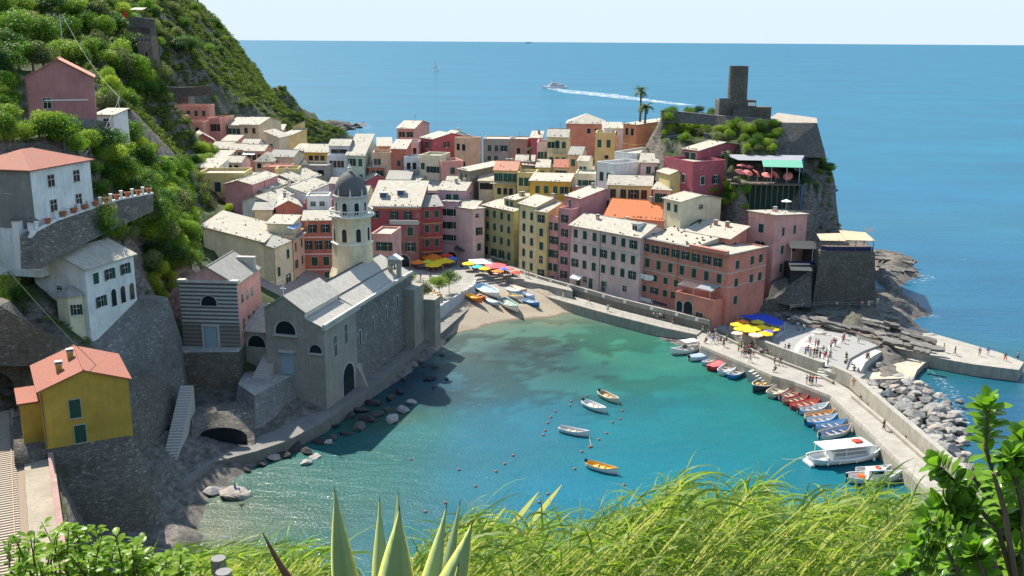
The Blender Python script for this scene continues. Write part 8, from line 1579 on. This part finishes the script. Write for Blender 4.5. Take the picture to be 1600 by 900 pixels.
# statue
p = PY(268, 520, 152); t = thing('statue', 'small white religious statue on a pedestal under the cream villa wall', 'statue', tuple(p)); b = MB(); b.lathe([(.55, 0), (.55, .3), (.4, .35), (.38, 1.0), (.5, 1.1)], 8); b.build('pedestal', [WHITE()], t); b = MB(); b.lathe([(.34, 1.1), (.30, 1.8), (.22, 2.3), (.24, 2.6), (.10, 2.75), (.14, 2.9), (.10, 3.1), (0, 3.15)], 10); b.build('figure', [WHITE()], t)
# watchtower and walls on the hill
wt_ = PY(228, 97, 300); t = thing('hill_watchtower', 'small square stone watchtower with open top windows on the wooded hillside', 'tower', tuple(wt_), -.1); k = 300 / F
b = MB(); b.box(-11 * k, 12 * k, 0, 4, -4, 39 * k, 0); b.build('wall', [stone('hill_stone', (.17, .13, .11), (.26, .21, .17), (.14, .11, .09), 1.8)], t)
for x in (-8, -3, 3, 8): add_window(t, Matrix.Translation((x * k, 0, 30 * k)), 'd', .55, 1.0, 'g', 'c', False)
add_window(t, Matrix.Translation((2 * k, 0, 8 * k)), 'A', .9, 1.4, 'g', 'c', False)
b = MB(); b.box(-42 * k, -11 * k, 1, 6, -4, 10 * k, 0); b.box(-43 * k, -11 * k, .6, 6.4, 10 * k, 12 * k, 1); b.build('annex', [stone('hill_stone', (.17, .13, .11), (.26, .21, .17), (.14, .11, .09), 1.8), SL_CREAM()], t)
for i, (a, c, yy, Yd, lb) in enumerate([(150, 218, 60, 308, 'long dry stone terrace wall beside the hill watchtower'), (180, 240, 28, 340, 'short dry stone terrace wall high on the hillside'), (0, 110, 48, 290, 'dry stone vineyard wall across the green hillside'), (0, 90, 78, 262, 'lower dry stone vineyard wall across the green hillside'), (222, 330, 135, 352, 'rough stone wall above the pink terraced house')]):
    tps = [PY(a + (c - a) * j / 4, yy + 2 * math.sin(j * 1.7 + i), Yd) for j in range(5)]; wallthing('dry_stone_wall', lb, tps, [q - Vector((0, .3, 3.2)) for q in tps], CASTLE(), .8, CONC())
pt_ = PY(210, 28, 345); t = thing('hill_terrace', 'small terrace bar with cream canopy high on the hill', 'terrace', tuple(pt_)); k = 345 / F
b = MB(); b.box(-22 * k, 22 * k, 0, 6, -6, 0, 0); b.build('base', [CASTLE()], t); b = MB(); slabq(b, [(-5 * k, -1, 2.6), (14 * k, -1, 2.5), (14 * k, 4, 3.4), (-5 * k, 4, 3.4)], .1); b.build('canopy', [SL_CREAM()], t); b = MB(); b.box(-16 * k, -12 * k, 0, .3, 0, 2.2, 0); b.build('banner', [flat('cloth_red', CLOTH['red'], .85, .15)], t)
# poles and overhead cables
def pole(label, px, py0, py1, Y, r=.08):
    a, c = PY(px, py1, Y), PY(px, py0, Y); b = MB(); b.tube([(0, 0, -2), (0, 0, c.z - a.z)], [r * 1.3, r], 7); o = b.build('utility_pole', [flat('pole_grey', (.55, .56, .55), .6)], None, False, a); tag(o, label, 'pole'); return c
c1_ = pole('pale utility pole on the gardens beside the big yellow house', 278, 301, 345, 205); c2_ = pole('utility pole below the hill watchtower', 187, 152, 180, 215); c3_ = pole('tall utility pole high on the green hillside', 97, 22, 62, 250)
def cable(label, a, c, sag, r=.05):
    r *= .55
    b = MB(); b.tube([a.lerp(c, k / 14) - Vector((0, 0, sag * 4 * (k / 14) * (1 - k / 14))) for k in range(15)], r, 4); tag(b.build('overhead_cable', [flat('cable_pale', (.30, .30, .27), .7)]), label, 'cable')
cable('thick pale cable running down to the mustard house roof', PY(-10, 396, 98), PY(157, 577, 117), .4, .07); cable('cable from the hillside pole down to the watchtower pole', c3_, c2_, 2.0, .07); cable('cable from the watchtower pole towards the white house', c2_, PY(124, 250, 150), 1.2, .05); cable('cable from the watchtower pole across to the pink terraces', c2_, PY(235, 166, 340), 2.0, .07)
# ---- labels for look-alikes told apart only by their place
ORD = 'first second third fourth fifth sixth seventh eighth ninth tenth eleventh twelfth thirteenth fourteenth fifteenth'.split()
by = {}
for o in COL.objects:
    if o.get('category') in ('person', 'tree', 'bush') and o.parent is None: by.setdefault(o['label'], []).append((proj(o.location)[0], o))
for lab, v in by.items():
    if 1 < len(v) <= 15:
        for i, (px, t) in enumerate(sorted(v, key=lambda q: q[0])):
            if len((lab + ' x x x').split()) <= 16: t['label'] = lab + ', ' + ORD[i] + ' from left'
# ================================================ NEAR SLOPE AND FOREGROUND PLANTS
xs = lines_axis([(-95, 110, 2.0)]); ys = lines_axis([(-12, 66, 1.0)]); X, Y = np.meshgrid(xs, ys)
Z = 60.2 - np.clip(Y - 2.0, 0, None) * .97 - np.abs(X) * .02 + fbm(X, Y, 6, 4, 2) * np.clip(Y / 6, 0, 1.5); Z = np.where(Y < 1, np.minimum(Z, 60.3), Z)
grid_obj('near_slope', X, Y, Z, [bpy.data.materials['hillside']]); bpy.data.objects['near_slope']['kind'] = 'structure'
def gz(x, y): return 60.2 - max(0, y - 2) * .97 - abs(x) * .02
def ribbons(name, strips, mat, kind=None):
    """strips: list of (points, widths, side vectors)"""
    V = []; Fc = []
    for pts, ws, sd in strips:
        o = len(V)
        for p, w_, s in zip(pts, ws, sd): V.append(p - s * w_); V.append(p + s * w_)
        for k in range(len(pts) - 1): Fc.append((o + 2 * k, o + 2 * k + 1, o + 2 * k + 3, o + 2 * k + 2))
    me = bpy.data.meshes.new(name); me.from_pydata([tuple(v) for v in V], [], Fc); me.materials.append(mat); me.polygons.foreach_set('use_smooth', [True] * len(Fc)); me.update(); return me
REED = leafmat('reed_leaf', [(.2, (.05, .10, .018)), (.42, (.15, .23, .04)), (.62, (.35, .39, .09)), (.85, (.66, .62, .34))], .42, .45, 1.5)
STRAW = leafmat('reed_straw', [(.2, (.42, .34, .16)), (.8, (.66, .58, .36))], .3, .7, 2)
rg = random.Random(42); S = []; T2 = []
prof = [(640, 860), (700, 850), (745, 800), (790, 835), (850, 815), (900, 850), (950, 815), (985, 805), (1030, 785), (1078, 752), (1105, 800), (1140, 850), (1165, 765), (1205, 765), (1225, 830), (1262, 780), (1300, 775), (1330, 790), (1380, 762), (1440, 780), (1500, 830), (1640, 900)]
def topy(px):
    for (a, b_), (c, d) in zip(prof, prof[1:]):
        if a <= px <= c: return b_ + (d - b_) * (px - a) / (c - a)
    return 900
def reed(px, Yd, ty, leafn=20, lean=1.0):
    top = PY(px, ty, Yd); root = Vector((top.x - rg.uniform(.15, .9) * lean, Yd + rg.uniform(-.2, .2), gz(top.x, Yd) - .2)); hgt = top.z - root.z
    if hgt < .8: return
    pts = [root.lerp(top, k / 10) + Vector((-.45 * math.sin(math.pi * k / 10), 0, .25 * math.sin(math.pi * k / 10))) for k in range(11)]
    T2.append((pts, [.0055] * 11, [Vector((1, 0, 0))] * 11))
    for i in range(leafn):
        f = 1 - (2.0 / hgt) * (1 - (i + rg.random()) / leafn) ** 1.3; f = min(.995, max(.15, f)); k = f * 10; j = min(9, int(k)); base = pts[j].lerp(pts[j + 1], k - j)
        az = rg.gauss(0.1, .85) if rg.random() < .75 else rg.uniform(0, 6.28); L = rg.uniform(.25, .6); el = rg.uniform(.35, 1.15); d = Vector((math.cos(az), math.sin(az) * .8, 0)); q = base.copy(); lp = []
        dr = rg.uniform(.14, .55)
        for m in range(6): lp.append(q.copy()); q = q + (d * math.cos(el) + Vector((0, 0, math.sin(el)))) * (L / 5); el -= dr
        sdv = Vector((-d.y, d.x, 0)) * .6 + Vector((rg.uniform(-.3, .3), 0, rg.uniform(-1, 1))); sdv.normalize(); wd = rg.uniform(.005, .0125)
        S.append((lp, [wd * .7, wd, wd * .95, wd * .7, wd * .4, .001], [sdv] * 6))
n = 0
while n < 560:
    px = rg.uniform(645, 1600); Yd = rg.uniform(6.0, 11.5); ty = topy(px) + abs(rg.gauss(0, 1)) ** 1.3 * 42; reed(px, Yd, ty); n += 1
for cx_, cy_ in [(1078, 748), (1165, 758), (1205, 762), (1262, 775), (1375, 758), (1030, 780), (985, 798), (850, 808), (745, 792), (940, 812), (1320, 785), (1430, 775)]:
    for i in range(16): reed(cx_ - rg.uniform(0, 45), rg.uniform(7, 9.5), cy_ + rg.uniform(0, 60), 26)
for i in range(260): px = rg.uniform(225, 520); reed(px, rg.uniform(6.0, 9), 868 + 22 * abs(rg.gauss(0, 1)) + (12 if px < 300 else 0), 12, .5)
tag(put('reeds', ribbons('reeds', S, REED)), kind='stuff')
PL = []
for px, ty, Yd in [(878, 757, 8), (842, 768, 8), (790, 792, 8), (1290, 795, 9), (1225, 800, 9), (770, 800, 7.5), (1075, 742, 9), (1180, 790, 9), (735, 812, 8)]:
    top = PY(px, ty, Yd); base = top + Vector((-.30, 0, -.42)); PL.append(([base.lerp(top, k / 5) for k in range(6)], [.006, .02, .026, .022, .014, .002], [Vector((.8, 0, -.5))] * 6)); T2.append(([base, base - Vector((.3, 0, 1.2))], [.006, .006], [Vector((1, 0, 0))] * 2))
tag(put('reed_plumes', ribbons('reed_plumes', PL, STRAW)), kind='stuff'); tag(put('reed_stalks', ribbons('reed_stalks', T2, STRAW)), kind='stuff')
# agave
nA = N('agave_leaf', .45); gA = nA.n('NewGeometry').outputs['Position']; vc = nA.n('Attribute'); vc.attribute_name = 'edge'
ca = nA.mix(nA.noise(3, 4, .6, gA), (.20, .29, .12), (.36, .46, .24)); ca = nA.mix(nA.ramp(vc.outputs['Fac'], [(.68, (0, 0, 0)), (.92, (1, 1, 1))]), ca, (.68, .64, .14)); nA.color(ca)
trA = nA.n('BsdfTranslucent'); nA.l(ca, trA.inputs[0]); mxA = nA.n('MixShader'); mxA.inputs[0].default_value = .25; nA.l(nA.b.outputs[0], mxA.inputs[1]); nA.l(trA.outputs[0], mxA.inputs[2]); nA.l(mxA.outputs[0], nA.t.nodes['Material Output'].inputs[0])
Ya = 4.3; cA = PY(640, 1030, Ya); ag = thing('agave_plant', 'big blue green agave with spiky upright leaves in front of the reeds', 'agave', tuple(cA))
b = MB(); b.lathe([(.12, -.5), (.16, 0), (.1, .15)], 10); b.build('stem', [BARK()], ag)
for i, (tx, ty, bx, w_, dy, twist) in enumerate([(523, 768, 560, .075, -.25, .2), (593, 783, 610, .055, .15, -.3), (622, 772, 628, .06, .35, .1), (624, 798, 618, .10, -.35, 0), (697, 795, 655, .065, .1, -.4), (737, 820, 670, .095, -.3, -.2), (718, 788, 668, .05, .3, .4), (716, 885, 690, .05, -.45, .1)]):
    tip = PY(tx, ty, Ya + dy); bs_ = PY(bx, 1010, Ya + dy * .25); w_ *= 1.22; m = 12; b = MB(); ec = []
    ax = (tip - bs_).normalized(); sd_ = Vector((math.cos(twist), -math.sin(twist), 0)); nf = sd_.cross(ax).normalized()
    for k in range(m + 1):
        u = k / m; c = bs_.lerp(tip, u) + Vector((0, -.10 * math.sin(math.pi * u), 0)); w2 = w_ * (1.0 - .35 * u - .65 * u ** 3.0) * (.75 + .5 * u * (1 - u) * 2); w2 = max(w2, .002)
        if u > .96: w2 = .004
        row = [c - sd_ * w2 - nf * w2 * .45, c - sd_ * w2 * .5 - nf * w2 * .05, c + nf * .0, c + sd_ * w2 * .5 - nf * w2 * .05, c + sd_ * w2 - nf * w2 * .45, c + sd_ * w2 * .4 + nf * w2 * .40, c - sd_ * w2 * .4 + nf * w2 * .40]
        b.v.extend([tuple(p - cA) for p in row]); ec += [1, .5, 0, .5, 1, .1, .1]
    for k in range(m):
        for j in range(7): b.f.append([k * 7 + j, k * 7 + (j + 1) % 7, (k + 1) * 7 + (j + 1) % 7, (k + 1) * 7 + j]); b.m.append(0)
    me = b.mesh('leaf', [nA.m], True); at = me.attributes.new('edge', 'FLOAT', 'POINT'); at.data.foreach_set('value', ec); lf = put('leaf', me, ag)
    b = MB(); tt = tip - cA; b.tube([tt - ax * .05, tt + ax * .03], [.006, .001], 5); b.build('spine', [flat('agave_spine', (.04, .02, .02), .6)], lf)
# dry stalk, posts
dp = [PY(410, 832, 4.2), PY(425, 860, 4.2), PY(436, 880, 4.2), PY(452, 905, 4.2), PY(462, 940, 4.2)]; b = MB(); b.tube(dp, [.002, .010, .014, .022, .016], 6); tag(b.build('dry_stalk', [flat('dry_brown', (.14, .07, .045), .9, .3, 0, 20)]), 'dry brown broken stalk beside the agave', 'stalk')
for (px, py, Yd, r, lb) in [(349, 893, 5.0, .045, 'weathered grey wooden post end, the lower one'), (341, 872, 6.0, .05, 'weathered grey wooden post end, the upper one')]:
    a = PY(px, py, Yd); b = MB(); b.tube([a - Vector((0, 0, 1.8)), a], [r * 1.1, r], 9); tag(b.build('wooden_post', [flat('grey_wood', (.22, .21, .20), .9, .3, 0, 30)]), lb, 'post')
# broad leaved bush at lower left
def leafgeom(L, w_, curl=.15, fold=.12):
    V = []; st = 6
    for k in range(st + 1):
        u = k / st; ww = w_ * math.sin(math.pi * min(1, u ** 1.25 * .97 + .02)) ** .7 if 0 < u < 1 else .001; z = -curl * L * u * u; V += [(-ww, L * u, z + ww * fold * 2), (0, L * u, z), (ww, L * u, z + ww * fold * 2)]
    Fc = []
    for k in range(st): o = 3 * k; Fc += [(o, o + 1, o + 4, o + 3), (o + 1, o + 2, o + 5, o + 4)]
    return np.array(V), Fc
def leafy(name, items, mat, L, w_):
    V0, F0 = leafgeom(L, w_); Vs = []; Fs = []
    for pos, d, up, sc in items:
        y = d.normalized(); x = y.cross(up).normalized(); z = x.cross(y); M3 = np.array([[x.x, y.x, z.x], [x.y, y.y, z.y], [x.z, y.z, z.z]]); o = len(Vs) * len(V0); Vs.append((V0 * sc) @ M3.T + np.array(pos)); Fs += [tuple(i + o for i in f) for f in F0]
    me = bpy.data.meshes.new(name); me.from_pydata(np.concatenate(Vs).tolist(), [], Fs); me.materials.append(mat); me.polygons.foreach_set('use_smooth', [True] * len(Fs)); me.update(); return me
FIG_L = leafmat('fig_leaf', [(.1, (.04, .10, .01)), (.4, (.13, .24, .02)), (.7, (.28, .38, .04)), (.95, (.42, .46, .08))], .4, .35, 2.5)
PIT_L = leafmat('pittosporum_leaf', [(.1, (.025, .08, .01)), (.45, (.08, .19, .02)), (.75, (.20, .34, .04)), (.95, (.36, .46, .07))], .35, .22, 4)
bl_ = thing('leafy_bush', 'bright leafy bush above the railway and bastion at the near corner', 'bush', tuple(PY(150, 960, 6.2))); o_ = bl_.location; it = []; tw_ = MB(); rg = random.Random(6)
tops = [(30, 835), (70, 815), (105, 800), (140, 818), (175, 830), (205, 845), (235, 860), (262, 862), (290, 858), (312, 875), (55, 860), (120, 850), (160, 865), (200, 880), (250, 890), (90, 885), (300, 895), (30, 890), (330, 905), (130, 895)]
for px, py in tops:
    for s_ in range(5):
        Yd = 6.2 + rg.uniform(-.5, .6); tp_2 = PY(px + rg.uniform(-22, 22), py + rg.uniform(-3, 26), Yd); root = PY(150 + (px - 150) * .6, 1000, 6.2); mid = root.lerp(tp_2, .6) + Vector((rg.uniform(-.1, .1), 0, .08)); ptsb = [root, mid, tp_2]
        tw_.tube([tuple(p - o_) for p in ptsb], [.014, .008, .003], 4)
        for k in range(17):
            u = rg.uniform(.45, 1.0); c = mid.lerp(tp_2, (u - .45) / .55); a = rg.uniform(0, 6.28); d = Vector((math.cos(a), math.sin(a), rg.uniform(-.2, .9))); it.append((c - o_ + d * .01, d, Vector((rg.uniform(-.4, .4), rg.uniform(-.4, .4), 1)), rg.uniform(.6, 1.15)))
put('foliage', leafy('foliage', it, FIG_L, .075, .024), bl_); tw_.build('twigs', [BARK()], bl_)
# glossy shrub at lower right: rosettes of ovate leaves on thin stems
Yb = 2.45; rt = thing('glossy_shrub', 'glossy green shrub with rounded leaves rising beside the pier', 'shrub', tuple(PY(1560, 980, Yb))); o_ = rt.location; it = []; tw_ = MB(); rg = random.Random(9)
sp_l = [((1590, 930), (1570, 800), (1540, 700), (1543, 640), 1.0), ((1590, 930), (1560, 830), (1500, 760), (1470, 730), .9), ((1600, 940), (1600, 850), (1620, 740), (1600, 690), 1.0), ((1580, 930), (1540, 860), (1490, 830), (1455, 815), .8), ((1560, 940), (1520, 900), (1470, 880), (1435, 868), .8), ((1590, 930), (1575, 860), (1550, 800), (1560, 760), 1.0), ((1560, 930), (1530, 880), (1520, 840), (1510, 800), .9), ((1600, 930), (1610, 870), (1600, 820), (1590, 790), 1.0), ((1590, 930), (1560, 890), (1560, 860), (1565, 840), .9), ((1520, 950), (1480, 920), (1440, 910), (1400, 905), .7), ((1600, 950), (1610, 900), (1620, 880), (1600, 860), 1.0), ((1540, 950), (1510, 930), (1500, 900), (1490, 880), .8), ((1590, 930), (1570, 800), (1552, 740), (1600, 730), .8), ((1500, 960), (1450, 940), (1420, 900), (1415, 890), .6), ((1590, 930), (1572, 810), (1520, 745), (1500, 775), .85), ((1560, 950), (1540, 860), (1500, 800), (1478, 790), .9), ((1600, 950), (1590, 900), (1575, 850), (1585, 820), 1), ((1560, 960), (1500, 900), (1475, 850), (1450, 845), .85), ((1600, 900), (1600, 800), (1585, 740), (1580, 715), .9), ((1580, 960), (1545, 915), (1530, 880), (1525, 865), .9), ((1600, 960), (1600, 930), (1590, 900), (1570, 885), 1)]
for si, (p0, p1, p2, p3, sc) in enumerate(sp_l):
    Yd = Yb + rg.uniform(-.22, .3); pts = [PY(*q, Yd) for q in (p0, p1, p2, p3)]; tw_.tube([tuple(p - o_) for p in pts], [.009, .007, .005, .003], 6)
    def roz(c, axis, nn, s2, spread=(.35, 1.2)):
        u = axis.orthogonal().normalized(); v = axis.cross(u)
        for k in range(nn): a = k * 2.4 + rg.uniform(-.3, .3); e = rg.uniform(*spread); d = axis * math.cos(e) + (u * math.cos(a) + v * math.sin(a)) * math.sin(e); it.append((c - o_ + d * .004, d, axis + Vector((rg.uniform(-.2, .2),) * 3), s2 * rg.uniform(.75, 1.1)))
    roz(pts[3], (pts[3] - pts[2]).normalized(), 13, sc, (.2, 1.3))
    for m in range(1, 9): c = pts[2].lerp(pts[3], m / 9); roz(c, (pts[3] - pts[2]).normalized(), 4, sc * .95, (.7, 1.4))
    for m in range(5): c = pts[1].lerp(pts[2], (m + .5) / 5); roz(c, (pts[2] - pts[1]).normalized(), 4, sc * .85, (.8, 1.4))
put('foliage', leafy('foliage', it, PIT_L, .060, .0175), rt); tw_.build('stems', [BARK()], rt)
